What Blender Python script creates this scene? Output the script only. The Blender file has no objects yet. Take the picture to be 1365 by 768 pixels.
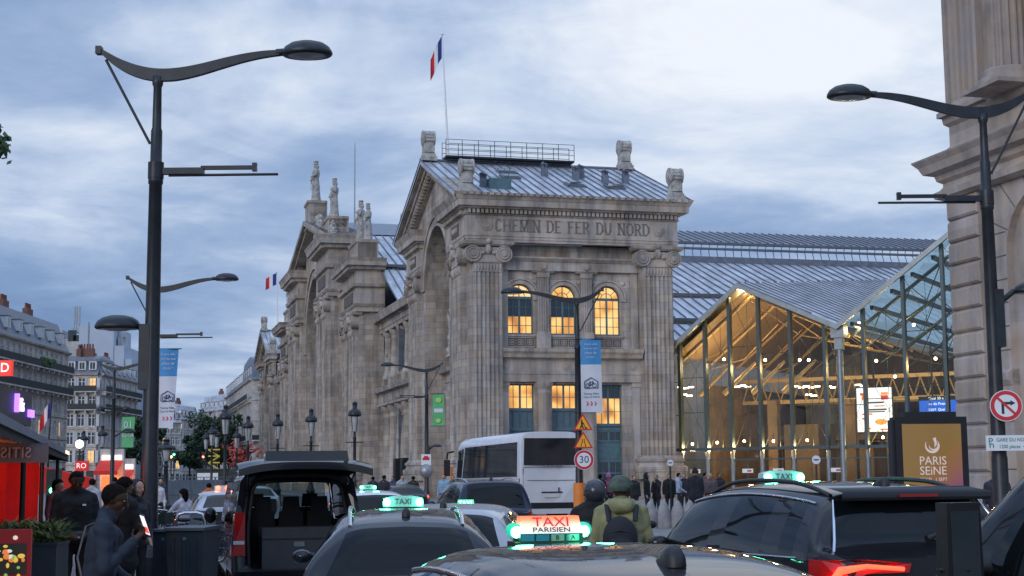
import bpy, math, random
import numpy as np
from mathutils import Vector, Matrix, Euler
sc = bpy.context.scene
COL = sc.collection
rnd = random.Random(7)
R = math.radians
PI = math.pi

# ------------------------------------------------------------------ camera
CAMZ = 1.8
cd = bpy.data.cameras.new('camera'); cam = bpy.data.objects.new('camera', cd); COL.objects.link(cam)
cd.sensor_width = 36.0; cd.lens = 52.75; cd.clip_start = 0.1; cd.clip_end = 5000
CAMM = Matrix.Translation((0, 0, CAMZ)) @ Matrix.Rotation(PI/2 + R(7.15), 4, 'X') @ Matrix.Rotation(R(-0.5), 4, 'Z')
cam.matrix_world = CAMM
sc.camera = cam
sc.render.resolution_x = 1024; sc.render.resolution_y = 576

# ------------------------------------------------------------------ sky, sun, exposure
SUN_EL, SUN_AZ = R(16), R(212)        # soft light through the cloud, from behind and to the left of the camera
def build_world():
    w = bpy.data.worlds.new('World'); sc.world = w; w.use_nodes = True
    nt = w.node_tree; n = nt.nodes; l = nt.links; n.clear()
    out = n.new('ShaderNodeOutputWorld'); bg = n.new('ShaderNodeBackground'); l.new(bg.outputs[0], out.inputs[0])
    bg.inputs['Strength'].default_value = 0.1
    sky = n.new('ShaderNodeTexSky'); sky.sky_type = 'NISHITA'; sky.sun_disc = False
    sky.sun_elevation = SUN_EL; sky.sun_rotation = SUN_AZ; sky.air_density = 1.3; sky.dust_density = 1.0; sky.ozone_density = 3.0
    tc = n.new('ShaderNodeTexCoord')
    sep = n.new('ShaderNodeSeparateXYZ'); l.new(tc.outputs['Generated'], sep.inputs[0])
    def M(op, a, b=None, c=None):
        m = n.new('ShaderNodeMath'); m.operation = op
        for i, v in enumerate((a, b, c)):
            if v is None: continue
            if isinstance(v, (int, float)): m.inputs[i].default_value = v
            else: l.new(v, m.inputs[i])
        return m.outputs[0]
    def ramp(fac, stops):
        r = n.new('ShaderNodeValToRGB'); l.new(fac, r.inputs[0]); e = r.color_ramp.elements
        while len(e) < len(stops): e.new(0.5)
        for q, (p, c) in zip(e, stops): q.position = p; q.color = (c[0], c[1], c[2], 1)
        return r.outputs[0]
    def mix(f, a, b, mode='MIX'):
        m = n.new('ShaderNodeMix'); m.data_type = 'RGBA'; m.blend_type = mode
        if isinstance(f, (int, float)): m.inputs[0].default_value = f
        else: l.new(f, m.inputs[0])
        for s, v in ((6, a), (7, b)):
            if isinstance(v, tuple): m.inputs[s].default_value = (*v, 1)
            else: l.new(v, m.inputs[s])
        return m.outputs[2]
    z = M('MAXIMUM', sep.outputs[2], 0.0)
    den = M('ADD', z, 0.16)
    cx = M('DIVIDE', sep.outputs[0], den); cy = M('DIVIDE', sep.outputs[1], den)
    cmb = n.new('ShaderNodeCombineXYZ'); l.new(cx, cmb.inputs[0]); l.new(cy, cmb.inputs[1])
    def noise(scale, detail, rough, dist, off, sx=1.0, sy=1.0):
        mp = n.new('ShaderNodeMapping'); l.new(cmb.outputs[0], mp.inputs[0])
        mp.inputs['Location'].default_value = off; mp.inputs['Scale'].default_value = (sx, sy, 1); mp.inputs['Rotation'].default_value = (0, 0, R(-14))
        t = n.new('ShaderNodeTexNoise'); l.new(mp.outputs[0], t.inputs['Vector'])
        t.inputs['Scale'].default_value = scale; t.inputs['Detail'].default_value = detail
        t.inputs['Roughness'].default_value = rough; t.inputs['Distortion'].default_value = dist
        return t.outputs[0]
    n1 = noise(1.15, 7, 0.55, 0.5, (3.1, 1.7, 0), 1.0, 0.8)
    n2 = noise(2.6, 6, 0.6, 0.6, (7.3, 2.2, 0), 0.8, 1.0)
    n3 = noise(0.55, 3, 0.5, 0.2, (1.9, 5.4, 0))
    # a broad bright opening in the cloud, ahead and a little to the right
    vm = n.new('ShaderNodeVectorMath'); vm.operation = 'DOT_PRODUCT'; l.new(tc.outputs['Generated'], vm.inputs[0])
    vm.inputs[1].default_value = Vector((0.125, 0.93, 0.345)).normalized()
    glow = M('POWER', M('MAXIMUM', vm.outputs['Value'], 0.0), 55.0)
    low = M('POWER', M('SUBTRACT', 1.0, M('MINIMUM', M('MULTIPLY', z, 3.2), 1.0)), 2.0)   # pale band above the horizon
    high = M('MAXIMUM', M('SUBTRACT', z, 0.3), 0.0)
    t = M('ADD', M('MULTIPLY', n1, 0.70), M('MULTIPLY', n2, 0.30))
    t = M('ADD', t, M('MULTIPLY', glow, 0.22))
    t = M('ADD', t, M('MULTIPLY', low, 0.07))
    t = M('ADD', t, M('MULTIPLY', M('SUBTRACT', n3, 0.5), 0.35))
    cloud = ramp(t, [(0.36, (1.75, 2.8, 5.0)), (0.455, (2.4, 3.55, 5.9)), (0.535, (3.6, 4.8, 7.1)), (0.615, (5.9, 6.9, 8.7)), (0.72, (9.2, 9.6, 10.3))])
    skyc = mix(1.0, sky.outputs[0], (0.9, 0.95, 1.05), 'MULTIPLY')
    body = mix(0.93, skyc, cloud)
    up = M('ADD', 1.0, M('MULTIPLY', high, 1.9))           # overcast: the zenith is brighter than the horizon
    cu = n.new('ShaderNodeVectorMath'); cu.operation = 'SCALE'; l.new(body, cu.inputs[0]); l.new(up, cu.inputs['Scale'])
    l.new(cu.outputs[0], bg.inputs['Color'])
build_world()
sl = bpy.data.lights.new('sun', 'SUN'); sun = bpy.data.objects.new('sun', sl); COL.objects.link(sun)
sl.energy = 1.1; sl.angle = R(30); sl.color = (1.0, 0.95, 0.92)
_sd = Vector((math.sin(SUN_AZ)*math.cos(SUN_EL), math.cos(SUN_AZ)*math.cos(SUN_EL), math.sin(SUN_EL)))
sun.rotation_euler = (-_sd).to_track_quat('-Z', 'Y').to_euler()
vs = sc.view_settings; vs.view_transform = 'Standard'; vs.look = 'None'; vs.exposure = 0.0; vs.gamma = 1.0; vs.use_curve_mapping = False
sc.render.engine = 'CYCLES'
sc.cycles.use_denoising = True; sc.cycles.max_bounces = 8; sc.cycles.transparent_max_bounces = 16; sc.cycles.sample_clamp_indirect = 4.0; sc.cycles.caustics_reflective = False; sc.cycles.caustics_refractive = False

# ------------------------------------------------------------------ helpers
def at(px, py, Y):
    """world point seen at a pixel of the 1365 x 768 photograph, at world depth Y"""
    d = CAMM.to_3x3() @ Vector(((px-682.5)/2000.0, -(py-384.0)/2000.0, -1.0))
    return Vector((0, 0, CAMZ)) + d*(Y/d.y)
def gx(px, Y): return at(px, 640, Y).x
def zz(px, py, Y): return at(px, py, Y).z

class MB:
    def __init__(s): s.v = []; s.f = []; s.m = []; s.sm = []; s.X = Matrix.Identity(4)
    def add(s, vs, fs, m=0, smooth=False):
        o = len(s.v); X = s.X
        s.v += [tuple(X @ Vector(p)) for p in vs]
        s.f += [tuple(o+i for i in f) for f in fs]; s.m += [m]*len(fs); s.sm += [smooth]*len(fs); return s
    def box(s, c, d, m=0, rz=0.0, taper=1.0, rot=None):
        x, y, z = d[0]/2, d[1]/2, d[2]/2
        P = [(-x,-y,-z),(x,-y,-z),(x,y,-z),(-x,y,-z),(-x*taper,-y*taper,z),(x*taper,-y*taper,z),(x*taper,y*taper,z),(-x*taper,y*taper,z)]
        Q = Matrix.Rotation(rz, 3, 'Z') if rot is None else rot
        P = [Vector(c) + Q @ Vector(p) for p in P]
        return s.add(P, [(0,3,2,1),(4,5,6,7),(0,1,5,4),(1,2,6,5),(2,3,7,6),(3,0,4,7)], m)
    def b2(s, a, b, m=0):          # box from corner to corner
        return s.box([(a[i]+b[i])/2 for i in range(3)], [abs(b[i]-a[i]) for i in range(3)], m)
    def prism(s, poly, fn0, fn1, m=0, caps=True, smooth=False):
        n = len(poly); P = [fn0(*p) for p in poly] + [fn1(*p) for p in poly]
        s.add(P, [(i, (i+1) % n, n+(i+1) % n, n+i) for i in range(n)], m, smooth)
        if caps: s.add(P, [tuple(range(n-1, -1, -1)), tuple(range(n, 2*n))], m)
        return s
    def tube(s, pts, r, n=8, m=0, caps=True, flat=1.0):
        pts = [Vector(p) for p in pts]; k = len(pts); rr = r if isinstance(r, (list, tuple)) else [r]*k
        V = []; up = Vector((0, 0, 1)); prev = None
        for i, p in enumerate(pts):
            d = (pts[min(i+1, k-1)] - pts[max(i-1, 0)]).normalized()
            if prev is None:
                a = up if abs(d.dot(up)) < 0.95 else Vector((0, 1, 0))
                e = d.cross(a).normalized()
            else:
                e = (prev - d*prev.dot(d)).normalized()
            prev = e; g = e.cross(d)
            for j in range(n):
                A = 2*PI*j/n
                V.append(p + e*(math.cos(A)*rr[i]) + g*(math.sin(A)*rr[i]*flat))
        F = [(i*n+j, i*n+(j+1) % n, (i+1)*n+(j+1) % n, (i+1)*n+j) for i in range(k-1) for j in range(n)]
        s.add(V, F, m, n > 5)
        if caps: s.add(V[:n] + V[-n:], [tuple(range(n)), tuple(range(2*n-1, n-1, -1))], m)
        return s
    def lathe(s, prof, c=(0, 0, 0), n=16, m=0, a0=0.0, a1=2*PI, sx=1.0, sy=1.0, axis=None):
        full = abs(a1-a0) > 6.2; k = n if full else n+1
        V = []
        for r, z in prof:
            for j in range(k):
                A = a0 + (a1-a0)*j/n
                p = Vector((r*math.cos(A)*sx, r*math.sin(A)*sy, z))
                if axis is not None: p = axis @ p
                V.append(Vector(c)+p)
        F = []
        for i in range(len(prof)-1):
            for j in range(n if full else n):
                j2 = (j+1) % k if full else j+1
                F.append((i*k+j, i*k+j2, (i+1)*k+j2, (i+1)*k+j))
        return s.add(V, F, m, True)
    def ball(s, c, r, n=10, m=0, k=None):
        k = k or max(5, n//2+1); r = r if isinstance(r, (list, tuple)) else (r, r, r)
        V = [Vector(c)+Vector((r[0]*math.sin(PI*i/k)*math.cos(2*PI*j/n), r[1]*math.sin(PI*i/k)*math.sin(2*PI*j/n), r[2]*math.cos(PI*i/k))) for i in range(k+1) for j in range(n)]
        F = [(i*n+j, (i+1)*n+j, (i+1)*n+(j+1) % n, i*n+(j+1) % n) for i in range(k) for j in range(n)]
        return s.add(V, F, m, True)
    def build(s, name, mats, parent=None, mtx=None):
        me = bpy.data.meshes.new(name); me.from_pydata(s.v, [], s.f); 
        mats = mats if isinstance(mats, (list, tuple)) else [mats]
        for x in mats: me.materials.append(x)
        me.polygons.foreach_set('material_index', s.m); me.polygons.foreach_set('use_smooth', s.sm)
        me.validate(clean_customdata=False); me.update()
        o = bpy.data.objects.new(name, me); COL.objects.link(o)
        if parent is not None: o.parent = parent
        if mtx is not None: o.matrix_local = mtx
        return o
def tag(o, label=None, cat=None, group=None, kind=None):
    if label: o['label'] = label
    if cat: o['category'] = cat
    if group: o['group'] = group
    if kind: o['kind'] = kind
    return o
def thing(name, label, cat, loc=(0, 0, 0), rz=0.0, group=None, scale=None):
    o = bpy.data.objects.new(name, None); COL.objects.link(o); o.empty_display_size = 0.2
    o.location = loc; o.rotation_euler = (0, 0, rz)
    if scale: o.scale = (scale,)*3
    return tag(o, label, cat, group)
def structure(o): o['kind'] = 'structure'; return o
KIDS = {}
def copy_tree(o, parent=None):
    c = o.copy(); COL.objects.link(c)
    if parent is not None: c.parent = parent
    for ch in [x for x in o.children]: copy_tree(ch, c)
    return c
def place(proto, first, loc, rz=0.0, label=None, cat=None, group=None, scale=None):
    """first use moves the prototype itself, later ones are copies of it and of its parts"""
    o = proto if first else copy_tree(proto)
    o.location = loc; o.rotation_euler = (0, 0, rz)
    if scale: o.scale = (scale,)*3
    return tag(o, label, cat, group)
def finish(o, mods):
    """apply modifiers without bpy.ops"""
    dg = bpy.context.evaluated_depsgraph_get()
    me = bpy.data.meshes.new_from_object(o.evaluated_get(dg)); old = o.data
    o.modifiers.clear(); o.data = me; 
    return o
def text_mesh(txt, size, depth=0.004, align='CENTER', shear=0.0, space=1.0):
    """lettering as mesh data in its own XY plane, facing +Z"""
    c = bpy.data.curves.new('lettering', 'FONT'); c.body = txt; c.size = size; c.extrude = depth/2
    c.align_x = align; c.align_y = 'CENTER'; c.shear = shear; c.space_character = space; c.resolution_u = 3
    o = bpy.data.objects.new('lettering', c); COL.objects.link(o)
    dg = bpy.context.evaluated_depsgraph_get(); dg.update()
    me = bpy.data.meshes.new_from_object(o.evaluated_get(dg))
    bpy.data.objects.remove(o); bpy.data.curves.remove(c)
    return me
def text(name, txt, size, mtl, parent, loc, rot=(PI/2, 0, 0), depth=0.004, align='CENTER', sx=1.0, bold=0.0, space=1.0, mirror=False):
    me = text_mesh(txt, size, depth, align, 0.0, space); me.materials.clear(); me.materials.append(mtl)
    o = bpy.data.objects.new(name, me); COL.objects.link(o); o.parent = parent
    o.matrix_local = Matrix.Translation(loc) @ Euler(rot).to_matrix().to_4x4() @ Matrix.Diagonal((-sx if mirror else sx, 1, 1, 1))
    return o

# ------------------------------------------------------------------ materials
def nodes(name):
    m = bpy.data.materials.new(name); m.use_nodes = True
    nt = m.node_tree; b = nt.nodes['Principled BSDF']; return m, nt, b
def _ramp(nt, fac, stops):
    r = nt.nodes.new('ShaderNodeValToRGB'); nt.links.new(fac, r.inputs[0]); e = r.color_ramp.elements
    while len(e) < len(stops): e.new(0.5)
    for q, (p, c) in zip(e, stops): q.position = p; q.color = (*c, 1) if isinstance(c, tuple) else (c, c, c, 1)
    return r.outputs[0]
def _noise(nt, scale, detail=4, rough=0.55, sc3=(1, 1, 1), coord='Object', dist=0.0):
    tc = nt.nodes.new('ShaderNodeTexCoord'); mp = nt.nodes.new('ShaderNodeMapping'); nt.links.new(tc.outputs[coord], mp.inputs[0])
    mp.inputs['Scale'].default_value = sc3
    t = nt.nodes.new('ShaderNodeTexNoise'); nt.links.new(mp.outputs[0], t.inputs['Vector'])
    t.inputs['Scale'].default_value = scale; t.inputs['Detail'].default_value = detail; t.inputs['Roughness'].default_value = rough; t.inputs['Distortion'].default_value = dist
    return t.outputs[0]
def _mix(nt, f, a, b, mode='MIX'):
    m = nt.nodes.new('ShaderNodeMix'); m.data_type = 'RGBA'; m.blend_type = mode
    if isinstance(f, (int, float)): m.inputs[0].default_value = f
    else: nt.links.new(f, m.inputs[0])
    for s, v in ((6, a), (7, b)):
        if isinstance(v, tuple): m.inputs[s].default_value = (*v, 1)
        else: nt.links.new(v, m.inputs[s])
    return m.outputs[2]
def _math(nt, op, a, b=None):
    m = nt.nodes.new('ShaderNodeMath'); m.operation = op
    for i, v in enumerate((a, b)):
        if v is None: continue
        if isinstance(v, (int, float)): m.inputs[i].default_value = v
        else: nt.links.new(v, m.inputs[i])
    return m.outputs[0]
def _bump(nt, b, h, strength=0.3, dist=0.02):
    n = nt.nodes.new('ShaderNodeBump'); n.inputs['Strength'].default_value = strength; n.inputs['Distance'].default_value = dist
    nt.links.new(h, n.inputs['Height']); nt.links.new(n.outputs[0], b.inputs['Normal'])
def mat(name, col, rough=0.6, metal=0.0, var=0.15, scale=3.0, coat=0.0, bump=0.0, emis=None, estr=0.0, spec=0.5, sc3=(1, 1, 1)):
    m, nt, b = nodes(name)
    b.inputs['Roughness'].default_value = rough; b.inputs['Metallic'].default_value = metal
    b.inputs['Coat Weight'].default_value = coat; b.inputs['Coat Roughness'].default_value = 0.03
    b.inputs['Specular IOR Level'].default_value = spec
    if var > 0:
        f = _noise(nt, scale, 5, 0.6, sc3)
        c = _ramp(nt, f, [(0.3, tuple(x*(1-var) for x in col)), (0.7, tuple(min(1, x*(1+var)) for x in col))])
        nt.links.new(c, b.inputs['Base Color'])
        if bump: _bump(nt, b, f, bump, 0.02)
    else: b.inputs['Base Color'].default_value = (*col, 1)
    if emis: b.inputs['Emission Color'].default_value = (*emis, 1); b.inputs['Emission Strength'].default_value = estr
    return m
def glow(name, col, s):
    return mat(name, tuple(x*0.6 for x in col), 0.4, var=0, emis=col, estr=s)
def stone(name, col, bw=1.1, bh=0.55, joint=0.5, stain=0.58, mort=0.012):
    m, nt, b = nodes(name); L = nt.links
    tc = nt.nodes.new('ShaderNodeTexCoord'); sp = nt.nodes.new('ShaderNodeSeparateXYZ'); L.new(tc.outputs['Object'], sp.inputs[0])
    cb = nt.nodes.new('ShaderNodeCombineXYZ'); L.new(_math(nt, 'ADD', sp.outputs[0], sp.outputs[1]), cb.inputs[0]); L.new(sp.outputs[2], cb.inputs[1])
    br = nt.nodes.new('ShaderNodeTexBrick'); L.new(cb.outputs[0], br.inputs['Vector'])
    br.inputs['Scale'].default_value = 1.0; br.inputs['Brick Width'].default_value = bw; br.inputs['Row Height'].default_value = bh
    br.inputs['Mortar Size'].default_value = mort; br.inputs['Mortar Smooth'].default_value = 0.3; br.inputs['Bias'].default_value = -0.1
    br.inputs['Color1'].default_value = (*[x*1.12 for x in col], 1); br.inputs['Color2'].default_value = (*[x*0.82 for x in col], 1); br.inputs['Mortar'].default_value = (*[x*joint for x in col], 1)
    blot = _ramp(nt, _noise(nt, 0.35, 6, 0.65), [(0.3, 0.62), (0.55, 1.0), (0.75, 1.15)])
    strk = _ramp(nt, _noise(nt, 1.6, 5, 0.6, (1, 1, 0.09)), [(0.33, 1.0-stain), (0.58, 1.0)])
    warm = _ramp(nt, _noise(nt, 0.8, 3, 0.6), [(0.35, (0.95, 0.98, 1.04)), (0.65, (1.06, 0.99, 0.9))])
    c = _mix(nt, 1.0, br.outputs['Color'], blot, 'MULTIPLY'); c = _mix(nt, 0.8, c, strk, 'MULTIPLY'); c = _mix(nt, 1.0, c, warm, 'MULTIPLY')
    L.new(c, b.inputs['Base Color']); b.inputs['Roughness'].default_value = 0.9; b.inputs['Specular IOR Level'].default_value = 0.2
    _bump(nt, b, _noise(nt, 6, 5, 0.65), 0.35, 0.03)
    return m
def clear_glass(name, tint=(0.75, 0.85, 0.85), refl=0.10, dirt=0.05):
    m, nt, b = nodes(name); L = nt.links; out = nt.nodes['Material Output']; nt.nodes.remove(b)
    tr = nt.nodes.new('ShaderNodeBsdfTransparent'); tr.inputs[0].default_value = (*tint, 1)
    gl = nt.nodes.new('ShaderNodeBsdfGlossy'); gl.inputs['Roughness'].default_value = 0.03; gl.inputs[0].default_value = (0.9, 0.95, 1, 1)
    lw = nt.nodes.new('ShaderNodeLayerWeight'); lw.inputs[0].default_value = 0.25
    f = _math(nt, 'ADD', _math(nt, 'MULTIPLY', lw.outputs['Fresnel'], 0.35), refl)
    mx = nt.nodes.new('ShaderNodeMixShader'); L.new(f, mx.inputs[0]); L.new(tr.outputs[0], mx.inputs[1]); L.new(gl.outputs[0], mx.inputs[2])
    df = nt.nodes.new('ShaderNodeBsdfDiffuse'); df.inputs[0].default_value = (0.5, 0.5, 0.48, 1)
    mx2 = nt.nodes.new('ShaderNodeMixShader'); L.new(_math(nt, 'MULTIPLY', _noise(nt, 0.7, 4), dirt*2), mx2.inputs[0]); L.new(mx.outputs[0], mx2.inputs[1]); L.new(df.outputs[0], mx2.inputs[2])
    L.new(mx2.outputs[0], out.inputs[0]); return m
def translucent(name, col, t):
    m, nt, b = nodes(name); out = nt.nodes['Material Output']; nt.nodes.remove(b)
    a = nt.nodes.new('ShaderNodeBsdfTransparent'); a.inputs[0].default_value = (*col, 1); c = nt.nodes.new('ShaderNodeBsdfTranslucent'); c.inputs[0].default_value = (*col, 1)
    x = nt.nodes.new('ShaderNodeMixShader'); x.inputs[0].default_value = t; nt.links.new(a.outputs[0], x.inputs[1]); nt.links.new(c.outputs[0], x.inputs[2]); nt.links.new(x.outputs[0], out.inputs[0]); return m
M_ = {}
M_['stone'] = stone('facade_limestone', (0.485, 0.435, 0.39))
M_['stone_plain'] = stone('carved_limestone', (0.485, 0.435, 0.39), 2.5, 1.6, 0.8, 0.5, 0.006)
M_['stone_dark'] = mat('engraved_stone', (0.13, 0.115, 0.10), 0.9, var=0.2)
M_['stone_statue'] = mat('weathered_statue_stone', (0.38, 0.365, 0.34), 0.9, var=0.45, scale=2.2, bump=0.5)
M_['rustic'] = stone('rusticated_limestone', (0.46, 0.40, 0.36), 3.0, 3.0, 0.8, 0.35, 0.002)
M_['haus'] = stone('street_limestone', (0.62, 0.58, 0.54), 0.9, 0.4, 0.8, 0.3)
M_['haus_grey'] = stone('pale_render', (0.55, 0.55, 0.55), 3.0, 3.0, 0.95, 0.3, 0.002)
M_['zinc'] = mat('zinc_roofing', (0.44, 0.46, 0.50), 0.38, 0.3, 0.42, 0.8, sc3=(1, 0.35, 1))
M_['zinc_dark'] = mat('old_zinc', (0.16, 0.18, 0.22), 0.45, 0.3, 0.3, 1.5)
M_['seam'] = mat('zinc_seam', (0.14, 0.15, 0.18), 0.5, 0.3, 0.2)
M_['slate'] = mat('slate', (0.14, 0.165, 0.21), 0.5, 0, 0.3, 4)
M_['iron'] = mat('dark_green_iron', (0.018, 0.022, 0.026), 0.45, 0.2, 0.3, 6)
M_['lampgrey'] = mat('dark_grey_lamp_paint', (0.022, 0.026, 0.032), 0.42, 0.2, 0.35, 5)
M_['teal'] = mat('blue_green_joinery', (0.085, 0.155, 0.18), 0.5, 0, 0.2, 3)
M_['darkglass'] = mat('dark_window_glass', (0.02, 0.03, 0.04), 0.06, 0, 0.3, 1.5, spec=0.8)
M_['steel'] = mat('painted_steel', (0.22, 0.25, 0.27), 0.4, 0.5, 0.15, 3)
M_['white'] = mat('white_paint', (0.78, 0.78, 0.78), 0.45, 0, 0.05)
M_['black'] = mat('black_plastic', (0.012, 0.012, 0.014), 0.5, 0, 0.2, 8)
M_['rubber'] = mat('tyre_rubber', (0.015, 0.015, 0.015), 0.85, 0, 0.2, 9)
M_['red'] = mat('red_paint', (0.50, 0.02, 0.025), 0.4, 0, 0.08)
M_['yellow'] = mat('amber_sign_paint', (0.85, 0.42, 0.03), 0.4, 0, 0.06)
M_['orange'] = mat('orange_plastic', (0.75, 0.22, 0.03), 0.5, 0, 0.15)
M_['chrome'] = mat('satin_chrome', (0.62, 0.64, 0.68), 0.22, 1.0, 0.05)
M_['chimney'] = mat('brick_chimney', (0.17, 0.085, 0.07), 0.9, 0, 0.3, 4)
M_['lead'] = mat('balcony_ironwork', (0.03, 0.034, 0.04), 0.6, 0.2, 0.2)
def lit_window(name, s):
    m, nt, b = nodes(name); L = nt.links
    f = _noise(nt, 0.55, 1.5, 0.5, dist=0.4)
    c = _ramp(nt, f, [(0.33, (0.42, 0.16, 0.03)), (0.44, (0.80, 0.36, 0.07)), (0.5, (0.98, 0.52, 0.13)), (0.68, (1.0, 0.68, 0.28))])
    b.inputs['Base Color'].default_value = (0.1, 0.08, 0.05, 1); b.inputs['Roughness'].default_value = 0.1
    L.new(c, b.inputs['Emission Color']); b.inputs['Emission Strength'].default_value = s; return m
M_['lit'] = lit_window('lit_window_glass', 1.15)

# ------------------------------------------------------------------ ground, road, pavements
AZ = R(-14.6)
U = Vector((math.sin(AZ), math.cos(AZ), 0)); V = Vector((math.cos(AZ), -math.sin(AZ), 0))
P0 = at(627.5, 640, 110); P0.z = 0
def W(t, s, z=0.0): return P0 + U*s + V*t + Vector((0, 0, z))
SRZ = -AZ
def asphalt():
    m, nt, b = nodes('asphalt'); L = nt.links
    c = _ramp(nt, _noise(nt, 0.15, 6, 0.7), [(0.3, 0.045), (0.7, 0.085)])
    c2 = _ramp(nt, _noise(nt, 40, 3, 0.7), [(0.3, 0.7), (0.7, 1.2)])
    L.new(_mix(nt, 1.0, c, c2, 'MULTIPLY'), b.inputs['Base Color'])
    L.new(_ramp(nt, _noise(nt, 0.3, 4), [(0.3, 0.45), (0.7, 0.8)]), b.inputs['Roughness'])
    _bump(nt, b, _noise(nt, 60, 3, 0.7), 0.3, 0.01); return m
def paving(name, c, bw=0.6, bh=0.4):
    m, nt, b = nodes(name); L = nt.links
    br = nt.nodes.new('ShaderNodeTexBrick'); tc = nt.nodes.new('ShaderNodeTexCoord'); L.new(tc.outputs['Object'], br.inputs['Vector'])
    br.inputs['Scale'].default_value = 1; br.inputs['Brick Width'].default_value = bw; br.inputs['Row Height'].default_value = bh; br.inputs['Mortar Size'].default_value = 0.008
    br.inputs['Color1'].default_value = (c*1.1, c*1.08, c*1.05, 1); br.inputs['Color2'].default_value = (c*0.85, c*0.84, c*0.82, 1); br.inputs['Mortar'].default_value = (c*0.45, c*0.45, c*0.45, 1)
    L.new(_mix(nt, 1.0, br.outputs[0], _ramp(nt, _noise(nt, 0.5, 6, 0.7), [(0.3, 0.7), (0.7, 1.15)]), 'MULTIPLY'), b.inputs['Base Color'])
    b.inputs['Roughness'].default_value = 0.75; return m
M_['asphalt'] = asphalt(); M_['paving'] = paving('granite_paving', 0.22); M_['pave2'] = paving('grey_sidewalk', 0.17, 1.2, 0.8); M_['kerb'] = mat('granite_kerb', (0.30, 0.29, 0.28), 0.8, 0, 0.2, 5)
mb = MB(); mb.add([(-2500, -1500, -0.01), (2500, -1500, -0.01), (2500, 3500, -0.01), (-2500, 3500, -0.01)], [(0, 1, 2, 3)])
structure(mb.build('ground', mat('far_ground', (0.07, 0.07, 0.072), 0.9, 0, 0.2, 0.05)))
# the street runs beside the station; its frame: t across, s along
mb = MB(); mb.X = Matrix.Translation(P0) @ Matrix.Rotation(SRZ, 4, 'Z')
mb.add([(-24, -140, 0), (8, -140, 0), (8, 600, 0), (-24, 600, 0)], [(0, 1, 2, 3)])
structure(mb.build('road', M_['asphalt']))
def slab(name, poly, z0, z1, m, kerb=True):
    b = MB(); b.X = Matrix.Translation(P0) @ Matrix.Rotation(SRZ, 4, 'Z')
    b.prism(poly, lambda x, y: (x, y, z0), lambda x, y: (x, y, z1), 0)
    return structure(b.build(name, m))
slab('forecourt', [(-10.7, -140), (60, -140), (60, 420), (-6.7, 420), (-6.7, -56.3), (-10.7, -56.3)], -0.2, 0.13, M_['paving'])
slab('kerb', [(-11, -140), (-10.703, -140), (-10.703, -56.303), (-6.703, -56.303), (-6.703, 420), (-7, 420), (-7, -56), (-11, -56)], -0.2, 0.126, M_['kerb'])
LW = -23.4          # t of the left pavement's edge
slab('sidewalk', [(LW, -140), (LW, 420), (-75, 420), (-75, -140)], -0.2, 0.13, M_['pave2'])
slab('kerb', [(LW, -140), (LW+0.3, -140), (LW+0.3, 420), (LW, 420)], -0.2, 0.126, M_['kerb'])
mb = MB(); mb.X = Matrix.Translation(P0) @ Matrix.Rotation(SRZ, 4, 'Z')
for k in range(40):
    s = -110 + k*6.0
    mb.add([(-15.06, s, 0.004), (-14.94, s, 0.004), (-14.94, s+3, 0.004), (-15.06, s+3, 0.004)], [(0, 1, 2, 3)])
for k in range(9):
    mb.add([(-22.6+k*1.25, -47, 0.004), (-22.0+k*1.25, -47, 0.004), (-22.0+k*1.25, -43, 0.004), (-22.6+k*1.25, -43, 0.004)], [(0, 1, 2, 3)])
structure(mb.build('road_markings', mat('road_paint', (0.7, 0.7, 0.68), 0.7, 0, 0.15, 4)))

# ================================================================== the station
# local frame of the station: x = t (to the right along the end face), y = s (away along the street face), z up
station = thing('railway_station', 'long limestone station with gabled pavilions and CHEMIN DE FER DU NORD carved on its end', 'railway station', P0, SRZ)
ST = station
# a wall is written in (a, z, d): a along the wall, z up, d depth behind its face
def street(x=0.0): return lambda a, z, d: (x+d, a, z)
def endface(y=0.0): return lambda a, z, d: (a, y+d, z)
def wbox(mb, f, a0, a1, z0, z1, d0, d1, m=0):
    P = [f(a, z, d) for d in (d0, d1) for (a, z) in ((a0, z0), (a1, z0), (a1, z1), (a0, z1))]
    mb.add(P, [(0, 1, 2, 3), (7, 6, 5, 4), (0, 4, 5, 1), (1, 5, 6, 2), (2, 6, 7, 3), (3, 7, 4, 0)], m)
def arcpts(c, r, zs, n=14): return [(c + r*math.cos(PI - PI*i/n), zs + r*math.sin(PI*i/n)) for i in range(n+1)]
def wall(mb, f, a0, a1, z0, z1, ops, th, m=0, d0=0.0):
    """a wall with openings (a, width, z_bottom, z_spring_or_top, arched), sorted along a; th = depth of the reveals"""
    cur = a0
    for (c, w, zb, zt, ar) in ops:
        l, r = c-w/2, c+w/2
        if l > cur + 1e-4: wbox(mb, f, cur, l, z0, z1, d0, d0+th, m)
        if zb > z0 + 1e-4: wbox(mb, f, l, r, z0, zb, d0, d0+th, m)
        if ar:
            A = arcpts(c, w/2, zt)
            for (p, q) in zip(A[:-1], A[1:]):
                P = [f(p[0], p[1], d) for d in (d0, d0+th)] + [f(q[0], q[1], d) for d in (d0, d0+th)] + [f(p[0], z1, d0), f(q[0], z1, d0), f(p[0], z1, d0+th), f(q[0], z1, d0+th)]
                mb.add(P, [(0, 2, 5, 4), (1, 6, 7, 3), (0, 1, 3, 2)], m)
        elif zt < z1 - 1e-4: wbox(mb, f, l, r, zt, z1, d0, d0+th, m)
        cur = r
    if cur < a1 - 1e-4: wbox(mb, f, cur, a1, z0, z1, d0, d0+th, m)
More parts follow.
